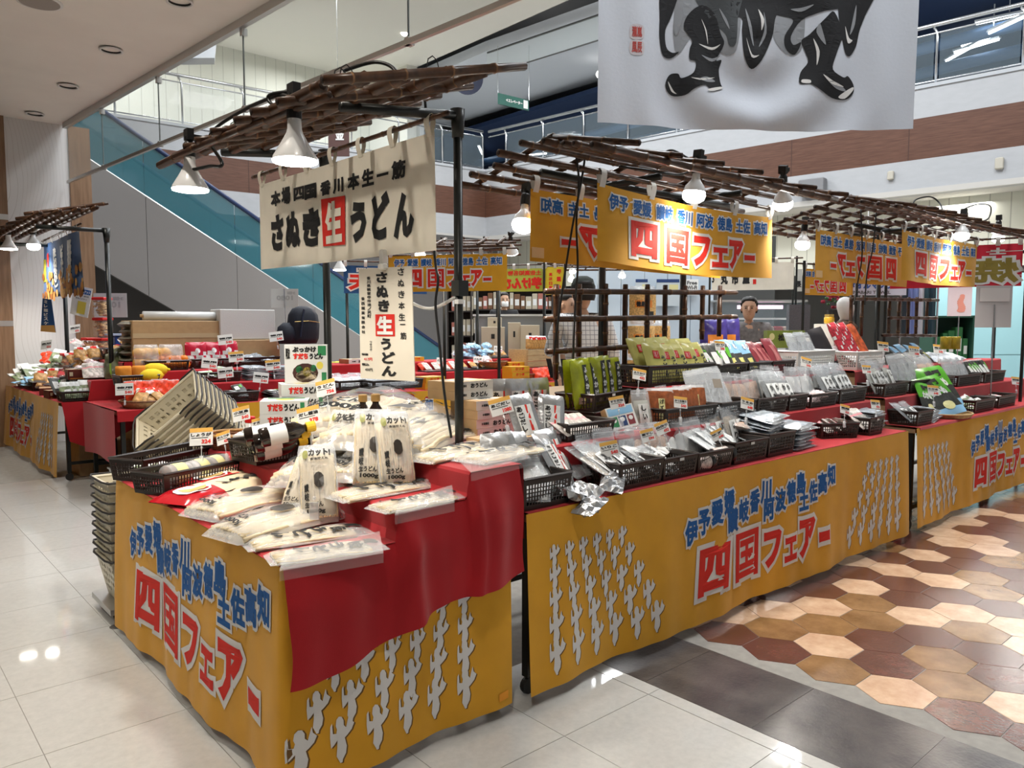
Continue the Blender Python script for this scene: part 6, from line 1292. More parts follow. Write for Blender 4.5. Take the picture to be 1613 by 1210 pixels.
trays = [((645, 560), (700, 558), 1.10, 'orange'), ((705, 558), (760, 556), 1.10, 'yellow'), ((650, 585), (712, 583), .98, 'beige'), ((716, 583), (765, 580), .98, 'brown')]
for k, (p0, p1, z, nm) in enumerate(trays):
    a, b = at(*p0, z=z), at(*p1, z=z); y = 8.30 if z > 1 else 7.92
    w_ = b.x - a.x; xm = a.x + w_ / 2
    o = thing('goods_tray', 'black tray of %s sweets on the rear row' % nm, 'tray', T(xm, y, z)); MB().cham((0, 0, .008), (w_, .24, .016), .003).build('tray', M_pole, o)
    row(('biscuit_pack', 'yellow_flat', 'pale_pack', 'biscuit_pack')[k], '%s sweet pack on the black tray of the rear row' % nm, 'pack', 'sweet_pack', a.x + .06, y - .06, z + .03, 4, (w_ - .12) / 3, 0, 0, 35, 0, .8)
    price_card((xm, y - .02, z + .13), 'plain white card above the %s sweets' % nm, 'よもぎ', '324', -30, 16, 4, .12, 'white cards of the rear row', False)
row('red_sweets', 'red wrapped cake between the trays of the rear row', 'pack', 'cake_pack', 5.62, 8.0, .99, 3, .22, 0, 0, 40, 0, .9)
heap('blue_sweets', 'pale blue wrapped sweet in the big heap of the rear row', 'sweet', 'wrapped_sweet', 6.65, 8.35, 1.11, .5, .16, 12, 1.1, .06, layers=3)
o = thing('wicker_tray', 'wicker tray of pink sweets behind the pole', 'basket', T(6.62, 8.02, .98)); MB().lathe([(.20, 0), (.27, .09), (.28, .092), (.21, .006)], 24).build('tray', M_tray, o); MB().tube([(.275 * math.cos(q * .2618), .275 * math.sin(q * .2618), .094) for q in range(25)], .011, 6).build('rim', M_wick, o, True)
heap('pink_sweets', 'pale pink wrapped sweet in the wicker tray', 'sweet', 'wrapped_sweet', 6.62, 8.05, 1.03, .26, .14, 8, 1.0, .03)
o = thing('wicker_tray', 'small wicker tray of pale sticks beside the wooden crate', 'basket', T(7.05, 7.75, .82)); MB().lathe([(.13, 0), (.17, .08), (.18, .082), (.14, .006)], 20).build('tray', M_tray, o); MB().tube([(.176 * math.cos(q * .314), .176 * math.sin(q * .314), .084) for q in range(21)], .009, 6).build('rim', M_wick, o, True)
heap('pale_pack', 'pale stick pack in the small wicker tray', 'pack', 'stick_pack', 7.05, 7.78, .87, .14, .08, 4, .8, .02)
cr = thing('wooden_crate', 'pale wooden crate behind the green pouches', 'crate', T(7.55, 7.98, .98)); M_pine = mat('pale_pine', (.52, .38, .20), .6, var=.15, scale=8, stretch=(1, 6, 6))
for k in range(3): MB().bbox((-.40, -.20, .012 + .078 * k), (.40, -.185, .084 + .078 * k)).build('front_slat', M_pine, cr); MB().bbox((-.40, .185, .012 + .078 * k), (.40, .20, .084 + .078 * k)).build('rear_slat', M_pine, cr)
for s_ in (-1, 1): MB().bbox((s_ * .40 - .01, -.185, 0), (s_ * .40 + .01, .185, .25)).build('end_board', M_pine, cr)
MB().bbox((-.39, -.185, 0), (.39, .185, .012)).build('bottom', M_pine, cr)
row('biscuit_pack', 'brown stick snack standing in the wire rack', 'pack', 'stick_snack', 7.42, 8.02, 1.21, 6, .05, 0, 0, 86, 0, 1.3)
row('red_sweets', 'scarlet sweet pack right of the golden boxes', 'pack', 'sweet_pack', 7.15, 7.50, .82, 3, .12, .03, -20, 55, 0, 1.3)
# cards of the rear row
for k, (px, py, yy, lb) in enumerate(((372, 562, 7.9, 'white price card at the silvery fish packs, lower'), (355, 535, 8.2, 'white price card above the silvery fish packs'), (435, 530, 8.2, 'white price card left of the backpack'), (330, 572, 7.85, 'white card on the flat green packs'), (355, 587, 7.8, 'white card below the flat green packs, left'), (411, 595, 7.6, 'white card before the flat fish stacks'), (196, 613, 7.5, 'white card over the wicker tray of snacks'), (585, 545, 8.2, 'white card beside the paper sign'), (430, 575, 7.7, 'slanted orange headed card before the fish stacks'), (665, 600, 7.6, 'white card at the long dark basket'))):
    price_card(at(px, py, y=yy), lb, '徳用', '540', -25, 16, R.uniform(-8, 8), .15, header=(k in (0, 8)))
# A4 sheets on thin stands, backs to the viewer
for k, (px0, py0, px1, py1, d, lb) in enumerate(((427, 455, 470, 485, 9.2, 'back of a white price sheet on a thin stand left of the backpack'), (148, 462, 200, 500, 10.0, 'back of a white price sheet behind the left stall pole'))):
    a, b = atd(px0, py0, d), atd(px1, py1, d); c = (a + b) / 2; w = abs((b - a).dot(_rt)); h = abs(a.z - b.z)
    o = thing('price_sheet', lb, 'sign', T(c.x, c.y, c.z, -41)); MB().box((0, 0, 0), (w, .003, h)).build('sheet', mat('white_translucent_sheet', (.62, .63, .62), .4), o); MB().tube([(0, -.006, h / 2), (0, -.006, -c.z)], .005, 6).build('stand', M_steel, o); MB().lathe([(.09, 0), (.09, .006)], 14, M=T(0, 0, -c.z)).build('base', M_steel, o)
    K = MB(); S_ = lambda u, v: (Vector((-u, -.002, v)), Vector((0, -1, 0))); letter(K, '1080', (-w * .3, -h * .1, w * .3, h * .15), S_, .04); letter(K, '3個', (-w * .4, h * .2, -w * .1, h * .36), S_, .04); K.build('reversed_lettering', mat('faint_grey_ink', (.42, .43, .43), .6), o)
# ---- left stall D
DX0, DX1, DY0, DY1 = 1.66, 2.60, 8.62, 11.35
table('left stall table on casters beside the pillar', DX0, DX1, DY0, DY1)
profD = [(1.65, .795), (1.66, .80), (1.92, .80), (1.93, .82), (1.935, .99), (1.945, 1.0), (2.22, 1.0), (2.23, 1.02), (2.235, 1.17), (2.245, 1.18), (2.60, 1.18), (2.61, .8)]
def endD(u, v): return (DX0 + (DX1 - DX0) * u + .06 * v * (1 - u), DY0 - .02 - .02 * math.sin(8 * u) * v, (.80 if u < .28 else (1.0 if u < .6 else 1.18)) * (1 - v) + (.30 + .42 * abs(u - .25)) * v)
redtop('red cloth stepped over the left stall, hanging to a point at its end', 0, 0, DY0, DY1, profD, 'x', [(endD, 24, 8)])
t, S, L = skirt('table_skirt', 'yellow fair skirt cloth on the left stall beside the aisle', [(DX0 - .01, 12.0), (DX0 - .01, DY0 + .02)], .05, .797, .012, 5.5, .05, .4)
skirt_print(S, .55, t); dancers(S, L - .25, t, flip=True)
tag(MB().cham((2.08, 10, .895), (.26, 2.6, .19), .004).build('riser_box', MATS['plain_carton']), 'carton riser under the left stall cloth, lower', 'box'); tag(MB().cham((2.42, 10, .98), (.34, 2.6, .37), .004).build('riser_box', MATS['plain_carton']), 'carton riser under the left stall cloth, upper', 'box')
o = tag(MB().cham((2.15, 9.1, .17), (.6, .5, .34), .006).build('storage_carton', M_kraft), 'brown carton on the floor under the left stall', 'box')
wb = thing('white_bin', 'white plastic bin under the rear row at its left end', 'bin', T(1.98, 7.62, 0)); MB().loft([[(-x, -.12, z), (x, -.12, z), (x, .12, z), (-x, .12, z)] for z, x in ((.02, .10), (.24, .125))]).build('bin', M_baskw, wb); MB().box((0, 0, .245), (.27, .27, .015)).build('rim', M_baskw, wb)
fd = thing('stall_frame', 'black pole frame of the left stall', 'frame'); xD = 2.18; yD = at(170, 430, x=xD).y; zD = at(166, 364, x=xD).z
MB().tube([(xD, yD, 0), (xD, yD, zD)], .024, 10).build('pole', M_pole, fd, True); MB().tube([(xD, yD, zD), (1.55, yD, zD - .01)], .022, 10).build('arm', M_pole, fd, True); MB().tube([(xD, yD, zD - .12), (xD, yD, zD + .025)], [.026, .04], 10).build('elbow', M_pole, fd, True)
MB().tube([(xD, yD + 2.0, 0), (xD, yD + 2.0, zD)], .024, 10).build('pole', M_pole, fd, True); MB().tube([(xD, yD + 2.0, zD), (1.5, yD + 2.0, zD - .02)], .022, 10).build('arm', M_pole, fd, True)
rd = thing('bamboo_roof', 'dark bamboo roof edge over the left stall', 'canopy')
for k in range(4):
    x = 1.5 + .17 * k; bamboo((x, 8.3 + .05 * k, zD + .06 + .04 * k), (x, 12.2, zD + .06 + .04 * k), .024, parent=rd)
for k in range(8): bamboo((1.42, 8.6 + .45 * k, zD + .075), (2.15, 8.6 + .45 * k, zD + .25), .018, parent=rd)
def pr_blue(S, L, h, par):
    def patch(u0, v0, u1, v1, m, nm):
        mb = MB().grid(lambda a, b: tuple((lambda q: q[0] + q[1] * .004)(S(L * (u0 + (u1 - u0) * a), h * (v0 + (v1 - v0) * b)))), 3, 3); mb.build(nm, m, par)
    patch(.0, .0, .03, .001, M_org, 'hem_print')
    rr = random.Random(9); bb = MB()
    for i in range(90):
        u = rr.random(); v = rr.random() ** 1.4 * .42; rr_ = rr.uniform(.03, .06)
        p, n = S(L * u, h * v); c = [tuple(p + n * (.004 + .0001 * i) + Vector((0, 1, 0)) * (rr_ * 1.3 * math.cos(q * .785)) + Vector((0, 0, 1)) * (rr_ * math.sin(q * .785))) for q in range(8)]; bb.add(c, [tuple(range(8))], i % 3)
    bb.build('biscuit_print', [mat('biscuit_print_a', (.50, .22, .05), .8), mat('biscuit_print_b', (.36, .13, .03), .8), mat('biscuit_print_c', (.62, .34, .10), .8)], par)
    K = MB()
    for j, (u, v, sz, st, tx, mm) in enumerate(((.12, .82, .05, .058, '創業', M_redp), (.55, .88, .07, .085, 'ビスケット', M_whp), (.78, .90, .08, .095, '野村煎豆', M_whp), (.30, .88, .05, .06, 'まじめなおかし', M_whp))):
        K = MB(); col_letter(K, tx, L * u, h * v, sz * 2.2, st, S, .06, lift=.006); K.build('lettering', mm, par)
    patch(.0, .30, .06, .72, mat('olive_print', (.45, .42, .05), .8), 'side_print')
p0_, p1_ = at(70, 386, x=2.02), at(124, 374, x=2.02); hD = p0_.z - at(74, 470, x=2.02).z
hang_banner('biscuit_banner', 'blue banner with a biscuit print on the left stall', p0_, Vector((2.02, p1_.y, p0_.z + .02)), hD, weave('blue_banner_cloth', (.015, .075, .22)), pr_blue, 5, .02)
q = at(30, 398, x=1.5); lamp(atd(14, 392, 9.0), 'lit reflector lamp at the left picture edge', power=10, s=1.1); lamp(atd(53, 388, 9.2), 'lit bulb beside the blue biscuit banner', 'bulb', power=10, s=1.2)
# paper sign on the left stall
sgn = thing('paper_sign', 'white biscuit sign clipped beside the blue banner', 'sign'); c = [atd(px, py, 8.6) for px, py in ((116, 449), (146, 455), (138, 501), (110, 494))]
MB().add([tuple(p) for p in c] + [tuple(p + _fw * .004) for p in c], [(3, 2, 1, 0), (4, 5, 6, 7), (0, 1, 5, 4), (1, 2, 6, 5), (2, 3, 7, 6), (3, 0, 4, 7)]).build('board', M_tagw, sgn)
def S3(u, v): return c[3].lerp(c[2], u).lerp(c[0].lerp(c[1], u), v), -_fw
def pt(u0, v0, u1, v1, m, nm): MB().add([tuple(S3(a, b)[0] - _fw * .002) for a, b in ((u0, v0), (u1, v0), (u1, v1), (u0, v1))], [(0, 1, 2, 3)]).build(nm, m, sgn)
pt(.06, .76, .94, .92, M_bluep, 'header'); K = MB(); letter(K, 'ミレービスケット', (.08, .78, .92, .90), S3, .05, lift=.004); K.build('lettering', M_whp, sgn)
K = MB(); letter(K, 'サクッと香ばしい素朴な味', (.12, .66, .88, .72), S3, .02, lift=.003); letter(K, '高知のおやつ', (.2, .56, .8, .62), S3, .02, lift=.003); K.build('small_lettering', M_grey, sgn); pt(.35, .08, .8, .5, M_lem, 'picture')
nb = thing('vertical_flag', 'small blue vertical flag with biscuit print at the left stall', 'flag'); c2 = [atd(px, py, 9.0) for px, py in ((67, 470), (81, 472), (88, 524), (64, 522))]
MB().add([tuple(p) for p in c2] + [tuple(p + _fw * .003) for p in c2], [(3, 2, 1, 0), (4, 5, 6, 7), (0, 1, 5, 4), (1, 2, 6, 5), (2, 3, 7, 6), (3, 0, 4, 7)]).build('cloth', MATS['blue_banner_cloth'], nb)
S4 = lambda u, v: (c2[3].lerp(c2[2], u).lerp(c2[0].lerp(c2[1], u), v), -_fw); K = MB()
for i, ch in enumerate('ミレービスケ'): letter(K, ch, (.2, .86 - .13 * i, .55, .96 - .13 * i), S4, .05, lift=.004)
K.build('lettering', M_whp, nb); MB().add([tuple(S4(a, b)[0] - _fw * .002) for a, b in ((0, 0), (1, 0), (.95, .22), (.0, .18))], [(0, 1, 2, 3)]).build('biscuit_print', MATS['biscuit_print_c'], nb)
# goods on the left stall
def fillD(key, label, name, p0, p1, z, blabel, n, s=1.0, d=.25, tilt=35, rows=None):
    a, b = at(*p0, z=z), at(*p1, z=z); v = b - a; w = max(.24, round(min(v.length, .5) / .03) * .03); y = a.y
    basket((a.x + b.x) / 2, a.y + d / 2, z, 0, w, d, .10, blabel, DB)
    if rows: row(key, label, 'pack', name, (a.x + b.x) / 2 - w * .36, a.y + .06, z + .03, n, w * .8 / max(1, n - 1), 0, -10, rows, 0, s)
    else: heap(key, label, 'pack', name, (a.x + b.x) / 2, a.y + d * .5, z + .03, w * .6, d * .3, n, s, .035, 0, tilt)
fillD('leaf_pack', 'dark green snack pack in the basket at the left stall corner', 'snack_pack', (97, 634), (186, 629), .80, 'dark basket at the near corner of the left stall', 9, 1.15, tilt=60, rows=48)
def onD(key, label, cat, x, y, z, rz=0, s=1, name='goods_box', rx=0, ry=0, group=None): lay(key, label, cat, x, y, z, rz, rx, ry, s, name, group)
onD('snack_box', 'maroon biscuit box in front of the left stall', 'box', 2.00, 9.05, 1.0, -4, 1.15); onD('snack_box', 'small maroon box at the aisle corner of the left stall', 'box', 1.76, 9.75, .80, 80, .85); onD('snack_box', 'maroon biscuit box behind the corner basket', 'box', 1.80, 9.25, .80, 6, .9)
basket(1.83, 10.6, .80, 90, .60, .25, .10, 'dark basket of blue packs along the aisle of the left stall', DB); heap('blue_pack', 'blue silver pack in the aisle basket', 'pack', 'snack_pack', 1.80, 10.6, .84, .14, .4, 9, 1.0)
basket(1.83, 11.15, .80, 90, .42, .25, .10, 'dark basket of green packs at the far aisle end', DB); heap('leaf_pack', 'green pack in the far aisle basket', 'pack', 'snack_pack', 1.80, 11.15, .85, .14, .28, 10, 1.2, tilt=55, layers=3)
basket(2.10, 9.72, 1.0, 0, .30, .42, .10, 'dark basket of biscuit packs on the left stall step', DB); heap('biscuit_pack', 'beige biscuit pack heaped on the left stall step', 'pack', 'biscuit_pack', 2.10, 9.62, 1.06, .22, .22, 12, 1.1, .05, tilt=60, layers=3)
for k, (x, y, z, lb) in enumerate(((2.10, 10.35, 1.0, 'front'), (2.36, 10.45, 1.18, 'middle'), (2.42, 10.1, 1.18, 'right'), (2.42, 10.1, 1.42, 'stacked'), (2.42, 10.1, 1.66, 'topmost'))): lay('biscuit_jar', 'red lidded jar of round biscuits on the left stall, %s' % lb, 'jar', x, y, z, 10 * k, 0, 0, 1, 'biscuit_jar')
basket(2.42, 9.55, 1.18, 0, .30, .30, .12, 'dark basket of pink packs on the upper step of the left stall', DB); heap('pink_sweets', 'pink pack in the upper basket of the left stall', 'pack', 'sweet_pack', 2.42, 9.5, 1.22, .18, .1, 5, .9)
for k, (key, x, y, z, n, lb) in enumerate((('biscuit_pack', 1.80, 10.15, .82, 6, 'beige snack pack loose beside the aisle boxes'), ('leaf_pack', 2.08, 10.85, 1.02, 8, 'green pack heaped on the far step of the left stall'), ('red_sweets', 2.08, 11.2, 1.02, 6, 'red snack pack heaped at the far step of the left stall'), ('pale_pack', 2.42, 10.85, 1.20, 6, 'pale pack on the upper step of the left stall'), ('pink_sweets', 2.10, 9.22, 1.02, 5, 'pinkish pack beside the long green packs'), ('biscuit_pack', 2.40, 9.15, 1.20, 6, 'beige pack on the upper step near the stall end'), ('dark_pack', 1.80, 9.0, .82, 5, 'dark pack between the corner basket and the boxes'))):
    heap(key, lb, 'pack', 'snack_pack', x, y, z, .2, .26, n, 1.15, .04, tilt=60, layers=3)
for k, (x, y, rz, rx, lb) in enumerate(((2.16, 8.72, -30, 45, 'front'), (2.28, 8.80, -20, 60, 'rear'))): lay('long_green', 'long green seaweed pack leaning at the left stall end, %s' % lb, 'pack', x, y, 1.02, rz, rx, -15, 1.0, 'seaweed_pack')
row('pale_pack', 'pale pack left of the long green seaweed packs', 'pack', 'goods_pack', 1.98, 8.80, 1.02, 4, .05, 0, -10, 40, 0, 1.2)
for k in range(6): lay('seaweed_bale', 'dull green seaweed bale in the tall stack, level %s from the bottom' % ('one', 'two', 'three', 'four', 'five', 'six')[k], 'bale', 2.46, 8.66, 1.19 + .076 * k, R.uniform(-4, 4), 0, 0, 1, 'seaweed_bale')
for k, (px, py, d, lb) in enumerate(((73, 543, 8.9, 'white card behind the biscuit packs'), (118, 518, 9.2, 'pair of white cards on the upper basket'), (9, 570, 10.5, 'small card among the green packs'), (180, 600, 8.0, 'white card at the corner of the cushions basket'))): price_card(atd(px, py, d), lb, '高知', '432', -50, 16, -8, .14, header=False)
bl = thing('blue_crate', 'blue crate with a striped cover beside the seaweed bales', 'crate', T(2.55, 9.55, 1.2)); MB().cham((0, 0, .12), (.36, .3, .24), .01).build('crate', mat('blue_plastic', (.02, .07, .30), .4), bl); MB().box((0, 0, .255), (.42, .34, .02)).build('cover', mat('pale_blue_stripe', (.40, .47, .65), .5), bl)
# ---- roofs and banners of the rear row
for k, (px0, px1, d, zt, lb) in enumerate(((525, 800, 9.5, 2.58, 'dark bamboo roof of the rear row behind the pole'),)):
    a = atd(px0, 400, d); b = atd(px1, 400, d - .3); dv = (b - a); L_ = dv.length
    gable('bamboo_roof', lb, (a.x, a.y), (dv.x, dv.y), L_ + .1, 0, zt, 4, 4, .25, rodsp=.15, ncross=9, r=.017)
pE0, pE1 = atd(612, 404, 9.1), atd(799, 395, 8.7); hE = .42
pE1.z = pE0.z
hang_banner('fair_banner', 'yellow fair banner behind the udon stall pole', pE0, pE1, hE, M_yel, fair_print, 6, .008, group='yellow fair banners')
bb0, bb1 = atd(541, 418, 10.0), atd(672, 418, 10.3); bb1.z = bb0.z
def pr_ten(S, L, h, par):
    W, Rd = MB(), MB(); outlined((W, Rd), S, None, '天', (L * .05, h * .12, L * .35, h * .68), par, bold=.06, edge=.14); outlined((W, Rd), S, None, 'ぷら', (L * .4, h * .12, L * .95, h * .6), par, bold=.06, edge=.14); W.build('lettering_outline', M_wht, par); Rd.build('red_lettering', M_redp, par)
    K = MB(); letter(K, '四国のうまい', (L * .15, h * .76, L * .9, h * .93), S, .04); K.build('white_lettering', M_whp, par)
hang_banner('blue_banner', 'blue banner partly hidden behind the paper sign', bb0, bb1, .36, MATS['blue_banner_cloth'], pr_ten, 5, .006)
fe = thing('stall_frame', 'thin black pole frame of the rear row', 'frame')
for px, d in ((700, 9.4), (752, 10.9), (786, 9.3), (857, 11.4), (547, 10.2)):
    p = atd(px, 500, d); MB().tube([(p.x, p.y, 0), (p.x, p.y, 2.45)], .02, 8).build('pole', M_pole, fe, True)
for k, (px, py, d, kind, lb) in enumerate(((806, 398, 9.2, 'reflector', 'white reflector lamp left of the mirrored centre banner'), (535, 425, 9.5, 'reflector', 'small white reflector lamp above the blue banner'), (662, 402, 9.1, 'bulb', 'lit bulb above the rear yellow banner'))):
    lamp(atd(px, py, d), lb, kind, rx=0 if k else 20, ry=0 if k else -25, power=7)
g0, g1 = atd(786, 424, 11.6), atd(857, 421, 11.4); g1.z = g0.z
def pr_green(S, L, h, par):
    K = MB()
    for sg in (-1,):
        SS_ = lambda u, v: (lambda q: (q[0], -q[1]))(S(u, v))
        letter(K, '土佐高知名物', (L * .06, h * .70, L * .80, h * .92), SS_, .04, lift=.004); letter(K, '芋けんぴ', (L * .05, h * .1, L * .95, h * .62), SS_, .07, lift=.004)
    K.build('mirrored_lettering', M_redp, par)
hang_banner('green_banner', 'yellow green banner with mirrored red lettering', g1, g0, .34, weave('lime_banner_cloth', (.42, .45, .06)), pr_green, 4, .004, wires=4.2)
y0, y1 = atd(859, 421, 11.2), atd(890, 419, 11.1); y1.z = y0.z
def pr_yel(S, L, h, par):
    K = MB(); SS_ = lambda u, v: (lambda q: (q[0], -q[1]))(S(u, v)); col_letter(K, '芋屋金', L * .3, h * .92, .07, .11, SS_, .05, lift=.004); col_letter(K, '高知日曜市', L * .72, h * .8, .05, .065, SS_, .04, lift=.004); K.build('mirrored_lettering', M_redp, par)
hang_banner('yellow_flag', 'small yellow flag with red lettering beside the green banner', y1, y0, .40, weave('lemon_flag_cloth', (.66, .52, .03)), pr_yel, 3, .003, wires=4.2)
# ================================================================== SHOPPING BASKETS
M_crm = mat('cream_basket_plastic', (.66, .60, .46), .4); M_hdl = mat('dark_handle_plastic', (.03, .026, .024), .4)
def shop_basket():
    mb = MB(); w, d, h, tp, t = .46, .32, .23, .045, .003
    def side(a, b, A, B):
        a, b, A, B = map(Vector, (a, b, A, B)); nn = (b - a).cross(A - a).normalized() * t; n = max(5, int((b - a).length / .034))
        def strip(u0, u1, v0, v1):
            q = lambda u, v: a.lerp(b, u).lerp(A.lerp(B, u), v); c = [q(u0, v0), q(u1, v0), q(u1, v1), q(u0, v1)]
            mb.add(c + [x - nn for x in c], [(0, 1, 2, 3), (7, 6, 5, 4), (0, 4, 5, 1), (1, 5, 6, 2), (2, 6, 7, 3), (3, 7, 4, 0)])
        strip(0, 1, 0, .18); strip(0, 1, .92, 1)
        for r in range(4):
            v0 = .18 + .185 * r; strip(0, 1, v0 + .10, v0 + .185)
            for i in range(n):
                u = i / n; wd = .45 / n if (i % 3) else .75 / n
                strip(u, u + wd, v0, v0 + .10)
    x, y, X, Y = w / 2 - tp, d / 2 - tp, w / 2, d / 2
    lo = [(-x, -y, 0), (x, -y, 0), (x, y, 0), (-x, y, 0)]; hi = [(-X, -Y, h), (X, -Y, h), (X, Y, h), (-X, Y, h)]
    for i in range(4): side(lo[i], lo[(i + 1) % 4], hi[i], hi[(i + 1) % 4])
    mb.bbox((-x, -y, 0), (x, y, .004))
    for i in range(4): mb.tube([hi[i], hi[(i + 1) % 4]], .009, 6)
    hd = []
    for s in (-1, 1):
        p = [(-.13, s * (Y + .004), h + .004), (-.13, s * (Y + .006), h - .004), (-.20, s * (Y + .008), h + .008), (-.228, s * (Y * .6), h + .012), (-.228, 0, h + .012)] if s < 0 else None
    hA = MB().tube([(-.10, -Y - .006, h), (-.14, -Y - .012, h + .01), (-.235, -Y - .012, h + .012), (-.25, -Y * .7, h + .012), (-.25, Y * .7, h + .012), (-.235, Y + .012, h + .012), (-.14, Y + .012, h + .01), (-.10, Y + .006, h)], .0055, 6)
    hB = MB().tube([(.10, -Y - .006, h), (.14, -Y - .012, h + .01), (.235, -Y - .012, h + .012), (.25, -Y * .7, h + .012), (.25, Y * .7, h + .012), (.235, Y + .012, h + .012), (.14, Y + .012, h + .01), (.10, Y + .006, h)], .0055, 6)
    return [('basket_body', mb.mesh('basket_body', M_crm)), ('handle', hA.mesh('handle', M_hdl, True)), ('handle', hB.mesh('handle', M_hdl, True))]
SB = shop_basket()
Lx = (_rt * .77 + Vector((0, 0, 1)) * .64).normalized(); fh = Vector((math.cos(AZ), math.sin(AZ), 0))
Nz = (-_rt * .52 + Vector((0, 0, 1)) * .625 - fh * .58).normalized(); Nz = (Nz - Lx * Nz.dot(Lx)).normalized(); Ny = Nz.cross(Lx)
cen = atd(262, 645, 4.55)
ords = ('first and topmost', 'second', 'third', 'fourth', 'fifth', 'sixth', 'seventh', 'eighth', 'ninth', 'tenth and lowest')
for k in range(10):
    o_ = cen - Nz * (.23 + .036 * k); Mx = Matrix(((Lx.x, Ny.x, Nz.x, o_.x), (Lx.y, Ny.y, Nz.y, o_.y), (Lx.z, Ny.z, Nz.z, o_.z), (0, 0, 0, 1)))
    copies('shopping_basket', SB, 'cream shopping basket in the tilted nest, %s' % ords[k], 'shopping basket', Mx, 'nested shopping baskets')
# notice tied to the lowest basket
o_ = cen - Nz * .60 - Ny * .0; q = atd(331, 668, 4.75)
pn = thing('pink_notice', 'pale pink notice under the tilted shopping baskets', 'sign', T(q.x, q.y, q.z, -41, -20, -30)); MB().box((0, 0, 0), (.16, .002, .22)).build('sheet', mat('pale_pink_paper', (.68, .50, .48), .7), pn)
K = MB(); letter(K, 'おかいものかご', (-.07, .02, .07, .05), lambda u, v: (Vector((u, -.001, v)), Vector((0, -1, 0))), .05); K.build('lettering', M_blk, pn)
ct = thing('basket_cart', 'low caster base carrying the pale baskets behind the udon table', 'cart', T(1.26, 4.48, 0)); MB().bbox((-.25, -.19, .05), (.25, .19, .08)).build('base', M_alu, ct)
for x in (-.2, .2):
    for y in (-.14, .14): put('caster', _whl, ct, T(x, y, .03, 0, 90, 0, .7))
MB().tube([(.28, .16, .05), (.28, .16, .95)], .012, 8).build('handle_post', M_alu, ct); 
for k in range(9): copies('shopping_basket', SB, 'pale shopping basket in the upright nest on the caster base, level %d from the floor' % (k + 1), 'shopping basket', T(1.26, 4.48, .082 + .052 * k), 'nested shopping baskets')
